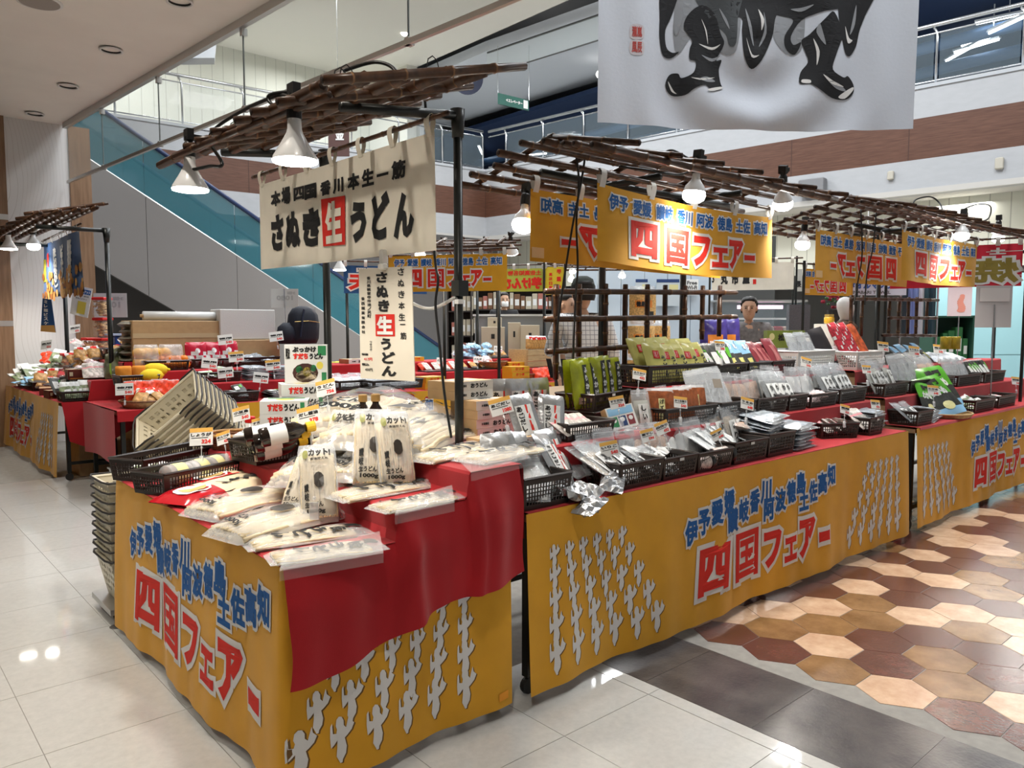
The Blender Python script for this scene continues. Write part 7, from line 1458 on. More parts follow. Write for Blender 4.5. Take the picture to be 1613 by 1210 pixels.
# ================================================================== PEOPLE
M_skin = mat('skin', (.55, .33, .22), .5); M_hair = mat('black_hair', (.010, .008, .007), .5)
def skin_mesh(verts, edges, radii, name, levels=2, root=0):
    me = bpy.data.meshes.new(name); me.from_pydata(verts, edges, []); o = bpy.data.objects.new(name, me)
    md = o.modifiers.new('skin', 'SKIN'); md.use_smooth_shade = True
    for i, r in enumerate(radii): me.skin_vertices[0].data[i].radius = (r, r * (.8 if i in (0, 1, 2, 3) else 1)) ; me.skin_vertices[0].data[i].use_root = (i == root)
    sb = o.modifiers.new('sub', 'SUBSURF'); sb.levels = levels; sb.render_levels = levels
    out = baked(o); bpy.data.objects.remove(o); bpy.data.meshes.remove(me)
    out.polygons.foreach_set('use_smooth', [True] * len(out.polygons)); return out
def person(label, M, top, trouser, pose='counter', hairlong=True, mask=False, hat=None, scale=1):
    t = thing('person', label, 'person', M)
    # facing -Y; joints: pelvis, waist, chest, neck, head base
    V = [(0, 0, .95), (0, 0, 1.10), (0, 0, 1.28), (0, 0, 1.40), (0, -.01, 1.47), (.19, 0, 1.36), (-.19, 0, 1.36)]
    if pose == 'counter': arms = [(.25, -.04, 1.12), (.17, -.24, 1.02), (-.25, -.04, 1.12), (-.17, -.24, 1.02)]
    elif pose == 'hold': arms = [(.26, -.02, 1.10), (.20, -.22, 1.18), (-.26, 0, 1.10), (-.27, -.06, .85)]
    else: arms = [(.25, .02, 1.10), (.26, -.04, .85), (-.25, .02, 1.10), (-.26, -.04, .85)]
    V += arms + [(.10, 0, .90), (.10, -.01, .50), (.10, .02, .09), (.10, -.12, .04), (-.10, 0, .90), (-.10, -.01, .50), (-.10, .02, .09), (-.10, -.12, .04)]
    E = [(0, 1), (1, 2), (2, 3), (3, 4), (2, 5), (5, 7), (7, 8), (2, 6), (6, 9), (9, 10), (0, 11), (11, 12), (12, 13), (13, 14), (0, 15), (15, 16), (16, 17), (17, 18)]
    rad_ = [.13, .115, .125, .055, .05, .055, .055, .042, .032, .042, .032, .075, .052, .038, .035, .075, .052, .038, .035]
    body = skin_mesh(V, E, rad_, 'body'); body.materials.append(M_skin); put('body', body, t)
    # top and trousers follow the body a little outside it
    tv = V[:4] + V[5:11]; te = [(0, 1), (1, 2), (2, 3), (2, 4), (4, 6), (6, 7), (2, 5), (5, 8), (8, 9)]; tr_ = [.155, .14, .15, .07, .075, .075, .06, .045, .06, .045]
    m_ = skin_mesh(tv, te, tr_, 'shirt'); m_.materials.append(top); put('shirt', m_, t)
    bv = [V[0]] + V[11:14] + V[15:18]; m_ = skin_mesh(bv, [(0, 1), (1, 2), (2, 3), (0, 4), (4, 5), (5, 6)], [.15, .095, .07, .055, .095, .07, .055], 'trousers'); m_.materials.append(trouser); put('trousers', m_, t)
    for s in (1, -1):
        w = Vector(arms[1] if s == 1 else arms[3]); e = Vector(arms[0] if s == 1 else arms[2]); d = (w - e).normalized(); sd = d.cross(Vector((0, 0, 1))).normalized(); hv = [tuple(w), tuple(w + d * .05)]; he = [(0, 1)]; hr = [.028, .034]
        for k in range(4):
            a = w + d * .08 + sd * (.026 - .0175 * k); b_ = a + d * (.035, .042, .038, .028)[k] - Vector((0, 0, .008)); c_ = b_ + d * .018 - Vector((0, 0, .02)); n0 = len(hv); hv += [tuple(a), tuple(b_), tuple(c_)]; he += [(1, n0), (n0, n0 + 1), (n0 + 1, n0 + 2)]; hr += [.010, .009, .007]
        a = w + d * .03 + sd * .04 * s; n0 = len(hv); hv += [tuple(a), tuple(a + d * .03 + sd * .012 * s - Vector((0, 0, .012)))]; he += [(0, n0), (n0, n0 + 1)]; hr += [.011, .009]
        h_ = skin_mesh(hv, he, hr, 'hand', 1); h_.materials.append(M_skin); put('hand', h_, t)
    hd = MB().loft([[(k * .075 * math.cos(q * .5236), -.005 + yo + k * .092 * math.sin(q * .5236), z) for q in range(12)] for z, k, yo in ((1.445, .45, -.03), (1.465, .68, -.03), (1.50, .84, -.015), (1.55, .96, -.005), (1.60, 1.0, 0), (1.645, .90, .005), (1.675, .60, .005), (1.686, .2, .005))])
    hd.loft([[(.010 * k * math.cos(q * 1.047), -.098 - dy + .008 * k * math.sin(q * 1.047), z) for q in range(6)] for z, k, dy in ((1.535, 1.2, .012), (1.55, 1.0, .008), (1.59, .6, 0))])
    for s in (-1, 1): hd.ball((s * .078, .0, 1.565), (.012, .02, .032), 6, 5)
    body_t = t; t = hd.build('head', M_skin, t, True)
    f = MB()
    for s in (-1, 1): f.ball((s * .031, -.088, 1.572), (.013, .006, .007), 8, 5); f.box((s * .032, -.091, 1.592), (.032, .006, .005))
    f.build('eyes', M_hair, t)
    MB().ball((0, -.088, 1.505), (.024, .008, .007), 8, 5).build('mouth', mat('lips', (.45, .16, .13), .5), t)
    hz = MB().loft([[(k * .086 * math.cos(q * .5236), .012 + k * .098 * math.sin(q * .5236) + (.022 if q in (8, 9, 10) and z < 1.63 else 0), z) for q in range(12)] for z, k in ((1.625, 1.0), (1.66, .97), (1.69, .75), (1.703, .3))])
    hz.loft([[(k * .088 * math.cos(q * .35), .03 + k * .085 * math.sin(q * .35), z) for q in range(10)] for z, k in ((1.46 if hairlong else 1.52, .95), (1.55, 1.05), (1.64, 1.03))], closed=False, cap=False)
    hz.build('hair', M_hair, t, True)
    if mask:
        MB().grid(lambda a, b: (.066 * math.sin((a - .5) * 2.2), -.045 - .066 * math.cos((a - .5) * 2.2) - .012 * math.sin(b * 3.14), 1.465 + .085 * b), 8, 6).build('face_mask', mat('white_mask', (.80, .80, .80), .8), t, True)
    if hat:
        MB().loft([[(k * .096 * math.cos(q * .5236), .0 + k * .108 * math.sin(q * .5236), z) for q in range(12)] for z, k in ((1.60, 1.0), (1.64, 1.0), (1.69, .85), (1.715, .4))]).build('cap', hat, t, True)
        MB().grid(lambda a, b: (.085 * math.cos(3.14 * a), -.09 - .07 * b * math.sin(3.14 * a), 1.605 - .01 * b), 8, 3).build('brim', hat, t, True)
    return body_t
def check_mat():
    m = mat('white_check_shirt', (.62, .63, .64), .8); nt = m.node_tree; b = nt.nodes['Principled BSDF']; tc = nt.nodes.new('ShaderNodeTexCoord'); br = nt.nodes.new('ShaderNodeTexBrick'); br.offset = 0
    br.inputs['Scale'].default_value = 14; br.inputs['Color1'].default_value = br.inputs['Color2'].default_value = (.66, .67, .68, 1); br.inputs['Mortar'].default_value = (.22, .23, .26, 1); br.inputs['Mortar Size'].default_value = .035; br.inputs['Brick Width'].default_value = .5; br.inputs['Row Height'].default_value = .5
    sp = nt.nodes.new('ShaderNodeSeparateXYZ'); cb = nt.nodes.new('ShaderNodeCombineXYZ'); nt.links.new(tc.outputs['Object'], sp.inputs[0]); nt.links.new(sp.outputs[0], cb.inputs[0]); nt.links.new(sp.outputs[2], cb.inputs[1]); nt.links.new(cb.outputs[0], br.inputs[0]); nt.links.new(br.outputs[0], b.inputs['Base Color']); return m
M_dtr = mat('dark_trousers', (.02, .02, .025), .8)
def stand_at(px, py_head, d, hz): # where a person of head height hz stands so that the eye level meets the pixel
    p = atd(px, py_head, d); return p.x, p.y, p.z - hz
x, y, z = stand_at(794, 473, 12.6, 1.57)
pf = struct(MB().bbox((x - 3.2, y - .6, 0), (x + 2.4, y + 1.2, max(.02, z))).build('floor_platform', mat('dark_platform', (.06, .055, .05), .7)))
person('clerk in a black top and white mask behind the grey counter', T(x, y, z, -30), mat('black_top', (.012, .012, .014), .8), M_dtr, 'counter', True, True)
x, y, z = stand_at(918, 464, 7.2, 1.57)
person('customer in a white checked shirt and dark cap behind the lattice', T(x, y, 0, 150, 0, 0, (z + 1.57) / 1.57), check_mat(), M_dtr, 'hold', False, False, mat('dark_cap', (.02, .025, .02), .8))
x, y, z = stand_at(891, 481, 9.6, 1.57)
person('shopper in a pale shirt farther back behind the lattice', T(x, y, 0, 20, 0, 0, (z + 1.57) / 1.57), mat('pale_shirt', (.55, .52, .45), .8), M_dtr, 'down', True)
x, y, z = stand_at(1180, 486, 9.5, 1.57)
person('shopper in grey at the food counter right of the lattice', T(x, y, 0, -60, 0, 0, (z + 1.57) / 1.57), mat('grey_coat', (.18, .17, .17), .8, var=.3, scale=30), M_dtr, 'hold', False)
# ================================================================== SHOPS BEHIND
def facing(px0, py0, px1, py1, d, th=.02): # upright box facing the camera between two pixels
    a, b = atd(px0, py0, d), atd(px1, py1, d); w = (b - a).dot(_rt); h = a.z - b.z; c = (a + b) / 2
    return T(c.x, c.y, b.z, -41.4), w, h
def panel(name, label, cat, px0, py0, px1, py1, d, m, th=.03, group=None):
    M, w, h = facing(px0, py0, px1, py1, d); return tag(MB().box((0, th / 2, h / 2), (w, th, h)).build(name, m, None, False, M), label, cat, group), w, h
def Sp(w, h): return lambda u, v: (Vector(((u - .5) * w, 0, v * h)), Vector((0, -1, 0)))
def shelf_unit(name, label, px0, px1, pytop, d, rows, goods, m, depth=.35, seed=1):
    "open shelf standing on the floor, goods as single boxes/bottles"
    M, w, h = facing(px0, pytop, px1, 520, d); a = atd((px0 + px1) / 2, pytop, d); h = a.z; M = T(M.translation.x, M.translation.y, 0, -41.4)
    t = thing(name, label, 'shelf', M); rr = random.Random(seed)
    for s in (-1, 1): MB().bbox((s * w / 2 - .012, 0, 0), (s * w / 2 + .012, depth, h)).build('side_panel', m, t)
    MB().bbox((-w / 2, depth - .01, 0), (w / 2, depth, h)).build('back_panel', m, t)
    for k in range(rows + 1): MB().bbox((-w / 2, 0, .5 + (h - .52) * k / rows - .01), (w / 2, depth - .01, .5 + (h - .52) * k / rows + .01)).build('shelf_board', m, t)
    for k in range(rows):
        z = .51 + (h - .52) * k / rows; hh = (h - .52) / rows * .75; x = -w / 2 + .06; i = 0
        while x < w / 2 - .06:
            ww = rr.uniform(.07, .13); nm, mm, cat = rr.choice(goods); bxh = hh * rr.uniform(.6, 1)
            mb = MB().cham((0, 0, bxh / 2), (ww * .9, .12, bxh), .006); mb.box((0, -.061, bxh * .45), (ww * .6, .002, bxh * .4), 1)
            o = mb.build(nm, [mm, M_tagw], None, False, M @ T(x + ww / 2, .12, z)); tag(o, '%s pack on the %s' % (mm.name.replace('_', ' '), label.split(' with')[0]), cat, nm + ' on the ' + label.split(' with')[0][:40]); x += ww; i += 1
    return t
G1_ = [('goods_box', mat('rosy_goods', (.45, .16, .12), .6), 'box'), ('goods_box', mat('cream_goods', (.55, .48, .36), .6), 'box'), ('goods_box', mat('brown_goods', (.20, .10, .05), .6), 'box')]
shelf_unit('display_shelf', 'dark display shelf with souvenirs behind the clerk', 740, 870, 448, 14.4, 4, G1_, mat('dark_shelf_board', (.035, .028, .024), .6), seed=2)
shelf_unit('display_shelf', 'dark shelf with pale packs left of the clerk', 705, 742, 450, 13.6, 4, G1_[:2], MATS['dark_shelf_board'], seed=3)
# counter and cartons by the clerk
M, w, h = facing(748, 495, 868, 512, 11.7); cz = M.translation.z + h
ct_ = thing('service_counter', 'long grey service counter in front of the clerk', 'counter', T(M.translation.x, M.translation.y, 0, -41.4)); MB().bbox((-w / 2, 0, 0), (w / 2, .45, cz - .03)).build('body', mat('grey_counter_front', (.26, .27, .28), .6), ct_); MB().bbox((-w / 2 - .03, -.03, cz - .03), (w / 2 + .03, .5, cz)).build('worktop', mat('white_worktop', (.62, .62, .62), .4), ct_)
for k, (px0, py0, px1, py1, d) in enumerate(((758, 515, 795, 545, 11.25), (800, 508, 820, 545, 11.3), (820, 512, 850, 545, 11.25), (768, 500, 790, 515, 11.32))):
    M, w, h = facing(px0, py0, px1, py1, d); a = M.translation; o = tag(MB().cham((0, .15, (a.z + h) / 2), (w, .3, a.z + h), .006).build('goods_carton', mat('beige_carton', (.50, .44, .33), .7), None, False, T(a.x, a.y, 0, -41.4)), ('wide beige carton left of the narrow one below the counter', 'narrow beige carton in the middle below the counter', 'beige carton right below the counter near the lattice', 'small beige carton on the counter front')[k], 'box'); MB().box((0, -.002, a.z + h * .5), (w * .15, .003, h * .25)).build('handle_hole', M_blk, o)  # black plate paints in the shade of the handle hole
# partition with noticeboards and the wifi notice
pt_ = thing('partition', 'pale blue grey partition wall behind the lattice', 'partition', None)
M_part = mat('pale_blue_grey_panel', (.50, .58, .66), .6)
M, w, h = facing(905, 405, 1124, 560, 13.0); a = M.translation; zt = a.z + h
for k in range(6): MB().bbox((-w / 2 + w * k / 6 + .006, 0, 0), (-w / 2 + w * (k + 1) / 6 - .006, .06, zt)).build('panel', M_part, pt_, False, T(a.x, a.y, 0, -41.4))
for k, (px0, py0, px1, py1, txt, lb) in enumerate(((1034, 440, 1070, 482, '', 'noticeboard with a blue header behind the lattice, right'), (1001, 440, 1020, 480, '', 'noticeboard behind the lattice, left'), (1080, 440, 1100, 465, 'Free', 'white wifi notice on the partition'))):
    o, w, h = panel('noticeboard', lb, 'sign', px0, py0, px1, py1, 12.88, M_tagw if k == 2 else mat('pale_notice_sheet', (.52, .58, .62), .5), .02)
    S_ = Sp(w, h)
    if k < 2: MB().add([tuple(S_(u, v)[0] + Vector((0, -.003, 0))) for u, v in ((.0, .88), (1, .88), (1, 1), (0, 1))], [(0, 1, 2, 3)]).build('header', M_dblue, o); MB().add([tuple(S_(u, v)[0] + Vector((0, -.003, 0))) for u, v in ((.55, .45), (.95, .45), (.95, .8), (.55, .8))], [(0, 1, 2, 3)]).build('map_print', M_labl, o)
    else:
        K = MB(); letter(K, 'Free', (.1, .66, .9, .9), S_, .04, lift=.004); letter(K, 'Wi-Fi', (.1, .36, .9, .60), S_, .04, lift=.004); K.build('lettering', M_grey, o)
# fish and meat counter with its noren
M, w, h = facing(1128, 455, 1272, 520, 12.6); a = M.translation
sf = thing('food_counter', 'dark food shop counter with glass cases below the cream noren', 'counter', T(a.x, a.y, 0, -41.4)); wz = a.z + h
MB().bbox((-w / 2, 1.6, 0), (w / 2, 1.7, 3.2)).build('back_wall', mat('dark_shop_wall', (.05, .052, .05), .7), sf); MB().bbox((-w / 2, 0, 0), (w / 2, .8, 1.45)).build('case_base', mat('white_case', (.55, .55, .55), .4), sf)
MB().bbox((-w / 2, 0.02, 1.45), (w / 2, .04, 1.95)).build('case_glass', M_gl, sf); MB().bbox((-w / 2, 0, 1.95), (w / 2, .5, 1.98)).build('case_top', M_alu, sf); MB().bbox((-w * .2, .3, 1.84), (w * .3, .36, 1.90)).build('case_lamp', mat('pink_case_lamp', (1, .7, .9), .4, emit=(1, .6, .85), estr=3), sf); MB().bbox((-w * .5, .2, 1.66), (w * .45, .36, 1.69)).build('case_shelf', M_tagw, sf)
for k in range(9): tag(MB().cham((0, 0, .05), (.14, .14, .10), .02).build('food_tray', pmat('red_meat_tray', (.40, .05, .05)) if k % 2 else pmat('pale_food_tray', (.55, .42, .34)), None, False, T(a.x, a.y, 0, -41.4) @ T(-w * .42 + w * .1 * k, .45, 1.45)), '%s food tray in the glass case' % ('red' if k % 2 else 'pale'), 'tray', 'trays in the glass case %d' % (k % 2))
def pr_maru(S, L, h, par):
    K = MB()
    for i, ch in enumerate('丸市屋'): letter(K, ch, (L * (.11 + .135 * i), h * .22, L * (.20 + .135 * i), h * .60), S, .06, lift=.004)
    letter(K, '添の右門', (L * .09, h * .70, L * .26, h * .85), S, .03, lift=.004); letter(K, '3', (L * .0, h * .3, L * .03, h * .6), S, .04, lift=.004); K.build('lettering', M_blk, par)
    Rr = MB().add([tuple((lambda q: q[0] + q[1] * .004)(S(L * u, h * v))) for u, v in ((.51, .22), (.55, .22), (.55, .40), (.51, .40))], [(0, 1, 2, 3)]); Rr.build('red_seal', M_redp, par)
n0, n1 = atd(1122, 416, 11.6), atd(1251, 416, 11.2); n1.z = n0.z
hang_banner('shop_noren', 'cream shop noren with black brush name above the food counter', n0, n1, .40, M_cream, pr_maru, 6, .004, loopm=M_cream, wires=4.2)
n0, n1 = atd(1253, 424, 11.8), atd(1264, 424, 11.8)
K = thing('shop_noren', 'narrow dark edged noren right of the cream one', 'banner'); S_, L_ = surf(n0, n1, 0, .002, 5, 0, 0, 0, .34); MB().grid(lambda u, v: tuple(S_(u * L_, v * .34)[0] + Vector((0, 0, n0.z - .34))), 4, 6).build('cloth', mat('grey_noren', (.45, .44, .40), .9), K, True)
q = MB(); letter(q, '長', (L_ * .1, .06, L_ * .9, .16), lambda u, v: (S_(u, v)[0] + Vector((0, 0, n0.z - .34)), S_(u, v)[1]), .05, lift=.004); q.build('lettering', M_blk, K); MB().tube([(n0.x, n0.y + .03, 0), (n0.x, n0.y + .03, n0.z + .03)], .016, 8).build('support_post', M_pole, K)
o, w, h = panel('standing_screen', 'grey woven standing screen in front of the food counter', 'screen', 1243, 480, 1276, 527, 9.8, mat('grey_woven_fabric', (.13, .135, .15), .8, var=.2, scale=80), .1)
MB().bbox((-w / 2, 0, -o.matrix_basis.translation.z), (w / 2, .1, 0)).build('lower_part', MATS['grey_woven_fabric'], o)
# towel shop sign, red banner, posters
o, w, h = panel('towel_sign', 'white shop sign with blue lettering for towels', 'sign', 1303, 439, 1428, 465, 9.4, mat('white_sign_board', (.66, .70, .80), .5), .03)
K = MB(); letter(K, '今治タオルマフラー', (.07, .36, .92, .88), Sp(w, h), .05, lift=.004); K.build('blue_lettering', mat('mid_blue_print', (.03, .10, .38), .6), o); K = MB(); letter(K, 'EHIME IMABARI TOWEL', (.12, .08, .80, .27), Sp(w, h), .03, lift=.004); K.build('grey_lettering', M_grey, o)
MB().box((0, .02, h + .45), (.01, .01, .9)).build('hanger', M_steel, o)
r0, r1 = atd(1404, 392, 8.2), atd(1612, 384, 7.6); hR = .42; r1.z = r0.z = atd(1560, 388, 7.9).z
def pr_red(S, L, h, par):
    SS_ = lambda u, v: (lambda q: (q[0], -q[1]))(S(u, v)); W, G, K = MB(), MB(), MB()
    for ch, u0, u1 in (('焼', .02, .36), ('ら', .42, .66)):
        letter(W, ch, (L * u0, h * .08, L * u1, h * .68), SS_, .12, lift=.003, ref=.035); letter(G, ch, (L * u0, h * .08, L * u1, h * .68), SS_, .035, lift=.005, ref=.035)
    letter(K, '土', (L * .12, h * .76, L * .24, h * .92), SS_, .06, lift=.004); letter(K, '佐', (L * .34, h * .76, L * .46, h * .92), SS_, .06, lift=.004)
    for b in (.25, .82): K.add([tuple((lambda q: q[0] + q[1] * .002)(SS_(L * u, h * v))) for u, v in ((0, b), (1, b), (1, b + .015), (0, b + .015))], [(0, 1, 2, 3)])
    W.build('lettering_outline', M_whp, par); G.build('gold_lettering', mat('gold_print', (.28, .22, .04), .6), par); K.build('white_lettering', M_whp, par)
hang_banner('red_banner', 'red banner with mirrored gold lettering at the far right', r1, r0, hR, weave('red_banner_cloth', (.62, .02, .045)), pr_red, 7, .004, wires=2.6)
o, w, h = panel('art_poster', 'pale poster with a pink shrimp like print at the right', 'poster', 1493, 450, 1531, 498, 8.6, mat('pale_lilac_paper', (.60, .58, .63), .5), .006)
q = MB(); S_ = Sp(w, h)
for k in range(9): q.add([tuple(S_(.55 + .18 * math.cos(j * .7) * (1 - .05 * k) + .04 * math.sin(k), .18 + .06 * k + .06 * math.sin(j * .7))[0] + Vector((0, -.003 - .0003 * k, 0))) for j in range(9)], [tuple(range(9))])
q.build('pink_print', mat('coral_print', (.62, .28, .22), .6), o); MB().tube([(0, .005, 0), (0, .005, -o.matrix_basis.translation.z)], .006, 6).build('stand', M_steel, o)
o, w, h = panel('price_sheet', 'large translucent sheet on a thin stand at the far right', 'sign', 1537, 450, 1594, 516, 7.2, mat('lilac_grey_sheet', (.48, .45, .46), .3, alpha=.9), .006)
MB().tube([(0, -.01, h * .55), (0, -.01, -o.matrix_basis.translation.z)], .006, 6).build('stand', M_steel, o); MB().box((0, -.006, h * .78), (w * .82, .004, h * .32)).build('frame', mat('pale_frame', (.56, .54, .54), .4), o)
bwall, w, h = panel('shop_wall', 'light blue shop wall at the far right', 'partition', 1470, 430, 1640, 560, 13.5, mat('light_blue_shop_wall', (.28, .50, .55), .6), .05); MB().bbox((-w / 2, 0, -bwall.matrix_basis.translation.z), (w / 2, .05, .02)).build('lower_wall', MATS['light_blue_shop_wall'], bwall)
shelf_unit('display_shelf', 'green shelf with packed vegetables below the shrimp poster', 1472, 1534, 497, 10.5, 2, [('green_crate', mat('leafy_green', (.03, .16, .05), .6), 'crate')], mat('dark_green_board', (.02, .08, .05), .6), seed=8)
# hanging clothes in the towel shop
rk = thing('clothes_rack', 'rack of hanging towels and clothes behind the right lattice', 'rack'); p = atd(1440, 470, 9.5)
for k, (px, c) in enumerate(((1428, (.02, .03, .04)), (1436, (.20, .26, .55)), (1444, (.22, .30, .60)), (1453, (.60, .62, .66)), (1462, (.03, .08, .10)), (1470, (.02, .05, .07)))):
    q = atd(px, 452, 9.5); MB().loft([[(q.x - .05 * s, q.y + .02 * s2, q.z - dz) for s, s2 in ((-1, -1), (1, -1), (1, 1), (-1, 1))] for dz in (0, .3, .62)]).build('garment', mat('garment_%d' % k, c, .85), rk)
a, b = atd(1420, 450, 9.5), atd(1478, 450, 9.5); MB().tube([a, b], .012, 8).build('rail', M_steel, rk)
for q in (a, b): MB().tube([q, (q.x, q.y, 0)], .012, 8).build('leg', M_steel, rk)
# white mannequin head
mh = thing('mannequin_head', 'white mannequin head wearing a scarf left of the right lattice', 'mannequin', T(*atd(1331, 513, 7.4), -30)); M_mq = mat('white_mannequin', (.74, .74, .73), .4)
MB().loft([[(k * .075 * math.cos(q * .5236), yo + k * .092 * math.sin(q * .5236), z) for q in range(12)] for z, k, yo in ((0, .62, .02), (.05, .55, .02), (.07, .70, -.015), (.11, .86, -.01), (.17, 1.0, 0), (.22, .95, .01), (.26, .65, .01), (.275, .2, .01))]).build('head', M_mq, mh, True)
MB().loft([[(.012 * k * math.cos(q * 1.047), -.092 - dy + .01 * k * math.sin(q * 1.047), z) for q in range(6)] for z, k, dy in ((.115, 1.3, .012), (.13, 1.0, .008), (.17, .5, 0))]).build('nose', M_mq, mh, True)
MB().lathe([(.10, -.05), (.12, -.02), (.09, .02), (.06, .05)], 16).build('scarf', mat('brown_scarf', (.16, .10, .07), .9, var=.4, scale=40), mh, True); MB().lathe([(.05, -.05), (.05, -.55), (.12, -.56)], 12).build('stand', M_mq, mh)
# flowers
fl = thing('flower_arrangement', 'dark red flower arrangement under the towel sign', 'flowers', T(*atd(1318, 486, 9.9)))
for k in range(26): MB().ball((R.uniform(-.2, .2), R.uniform(-.1, .1), R.uniform(-.02, .18)), R.uniform(.02, .035), 6, 4).build('blossom' if k % 3 else 'leaf', mat('dark_red_petals', (.30, .01, .03), .7) if k % 3 else M_leaf, fl)
MB().lathe([(.08, -.35), (.10, -.1), (.12, -.02)], 12).build('pot', mat('dark_pot', (.03, .03, .03), .5), fl); MB().tube([(0, 0, -.33), (0, 0, -fl.matrix_basis.translation.z)], .05, 10).build('stand', MATS['dark_pot'], fl)
# rice cracker bags seen through the lattice, purple bags right of it
P['arare'] = pillow('rice_cracker_bag', .30, .42, .14, [M_film, mat('puffed_yellow', (.66, .42, .16), .8, var=.35, scale=50, bump=.3, bscale=60), M_org], band=lambda u, v: 1 if v < .86 else 0, seed=81, crump=.006, texts=[('#', (.05, .18, .24, .26), M_org, 0), ('徳島', (.06, .19, .16, .25), M_blk, .05), ('#', (.18, .08, .26, .14), M_drk, 0)])
P['purple'] = pillow('purple_bag', .28, .34, .12, [M_film, mat('purple_film', (.06, .045, .25), .3, var=.3, scale=15), M_org, M_whp], band=lambda u, v: 2 if .25 < v < .5 and .2 < u < .75 else (3 if .12 < v < .25 else 1), seed=82, crump=.01)
rt_ = thing('rear_counter', 'low table behind the lattice carrying the cracker bags', 'table'); MB().bbox((4.0, 3.7, 1.0), (8.6, 4.75, 1.03)).build('table_top', M_ttop, rt_)
for x in (4.1, 8.5):
    for y in (3.76, 4.68): MB().bbox((x - .02, y - .02, 0), (x + .02, y + .02, 1.0)).build('leg', M_pole, rt_)
for k, (px, py, d) in enumerate(((1008, 600, 6.0), (1010, 555, 6.05), (1012, 512, 6.1), (1036, 560, 6.3), (1036, 515, 6.35))): lay('arare', 'yellow puffed rice bag seen through the lattice, %s' % ('lower left', 'middle left', 'upper left', 'middle right', 'upper right')[k], 'bag', atd(px, py, d).x, atd(px, py, d).y, (1.035, 1.30, 1.565, 1.035, 1.30)[k], -35, 88, 0, .72, 'cracker_bag')
for k, (px, py, d) in enumerate(((1110, 548, 6.6), (1140, 550, 6.9), (1125, 512, 6.8), (1145, 512, 6.9))): lay('purple', 'purple snack bag behind the right part of the lattice, %s' % ('lower left', 'lower right', 'upper left', 'upper right')[k], 'bag', atd(px, py, d).x, min(4.6, atd(px, py, d).y), (1.035, 1.035, 1.32, 1.32)[k], -35, 86, 0, .9, 'snack_bag')
# green gift boxes, yellow jars near the white basket
P['green_gift'] = box_goods('green_gift_box', .20, .10, .16, [pmat('moss_green_box', (.20, .27, .05), .5)], None, [('o', 'front', (.1, .45, .35, .85), M_labl, 0), ('松', 'front', (.5, .4, .8, .8), M_blk, .05)])
for k, px in enumerate((1222, 1247)): q = atd(px, 548, 6.4); lay('green_gift', 'moss green gift box on the rear table, %s' % ('left', 'right')[k], 'box', q.x, q.y, q.z, -41, 0, 0, .9, 'gift_box')
for k, (px, py) in enumerate(((1306, 510), (1290, 532))): q = atd(px, py, 6.6); o = thing('honey_jar', 'golden jar near the mannequin head, %s' % ('upper', 'lower')[k], 'jar', T(*q)); MB().lathe([(.04, 0), (.043, .01), (.043, .05), (.035, .06)], 14).build('jar', mat('golden_honey', (.55, .32, .03), .2), o, True); MB().lathe([(.038, .06), (.038, .08)], 14).build('lid', mat('gold_lid', (.6, .42, .12), .3, .6), o); tag(MB().bbox((-.09, -.09, 1.03 - q.z), (.09, .09, -.002)).build('display_block', M_tagw, None, False, T(*q)), 'white display block under the %s golden jar' % ('upper', 'lower')[k], 'block')
# black crest bag and patterned bags on the right stall
P['crest'] = pillow('crest_bag', .24, .34, .05, [mat('black_cloth_bag', (.02, .016, .02), .7)], seed=91, texts=[('o', (.12, .05, .22, .15), mat('dull_red_crest', (.25, .06, .06), .6), 0), ('o', (.145, .075, .195, .125), mat('tan_crest', (.40, .28, .16), .6), 0)])
P['pattern'] = pillow('pattern_bag', .14, .34, .05, [mat('red_pattern_cloth', (.50, .03, .05), .7, var=.6, scale=40), M_whp], band=lambda u, v: 1 if (int(u * 9) * 3 + int(v * 12)) % 7 == 0 else 0, seed=92); P['orange_bag'] = pillow('orange_bag', .12, .32, .05, [mat('orange_red_cloth', (.55, .10, .03), .6, var=.5, scale=30)], seed=93)
lay('crest', 'black cloth bag with a round crest on the right stall top step', 'bag', 5.92, 2.88, 1.21, 0, 66, -8, 1.05, 'cloth_bag')
for k in range(2): lay('pattern', 'red patterned cloth bag right of the black crest bag, %s' % ('left', 'right')[k], 'bag', 6.22 + .16 * k, 2.88, 1.26, 0, 64, -8, 1.05, 'cloth_bag')
lay('orange_bag', 'orange red cloth bag at the right of the patterned bags', 'bag', 6.56, 2.88, 1.26, 0, 62, -10, 1.1, 'cloth_bag')
for k in range(2): q = atd(1490 + 13 * k, 550, 6.5); tag(MB().lathe([(.045, 0), (.045, .10), (.042, .105)], 16).build('tea_tin', mat('golden_tin', (.42, .30, .02), .35, var=.3, scale=20), None, True, T(*q)), 'golden tea tin behind the flake bags, %s' % ('left', 'right')[k], 'tin')
row('silver_fish_pack', 'blue towel pack on the far table at the right', 'pack', 'towel_pack', 8.1, 2.86, 1.21, 5, .16, 0, 10, 20, 0, 1.5); row('blue_pack', 'light blue towel folded at the far right table', 'pack', 'towel_pack', 7.4, 2.86, 1.21, 4, .16, 0, 5, 40, 0, 1.2)
row('pink_sweets', 'pinkish bundle in the long tray at the right stall', 'pack', 'goods_pack', 7.45, 2.74, 1.02, 5, .14, 0, 5, 20, 0, 1.1)
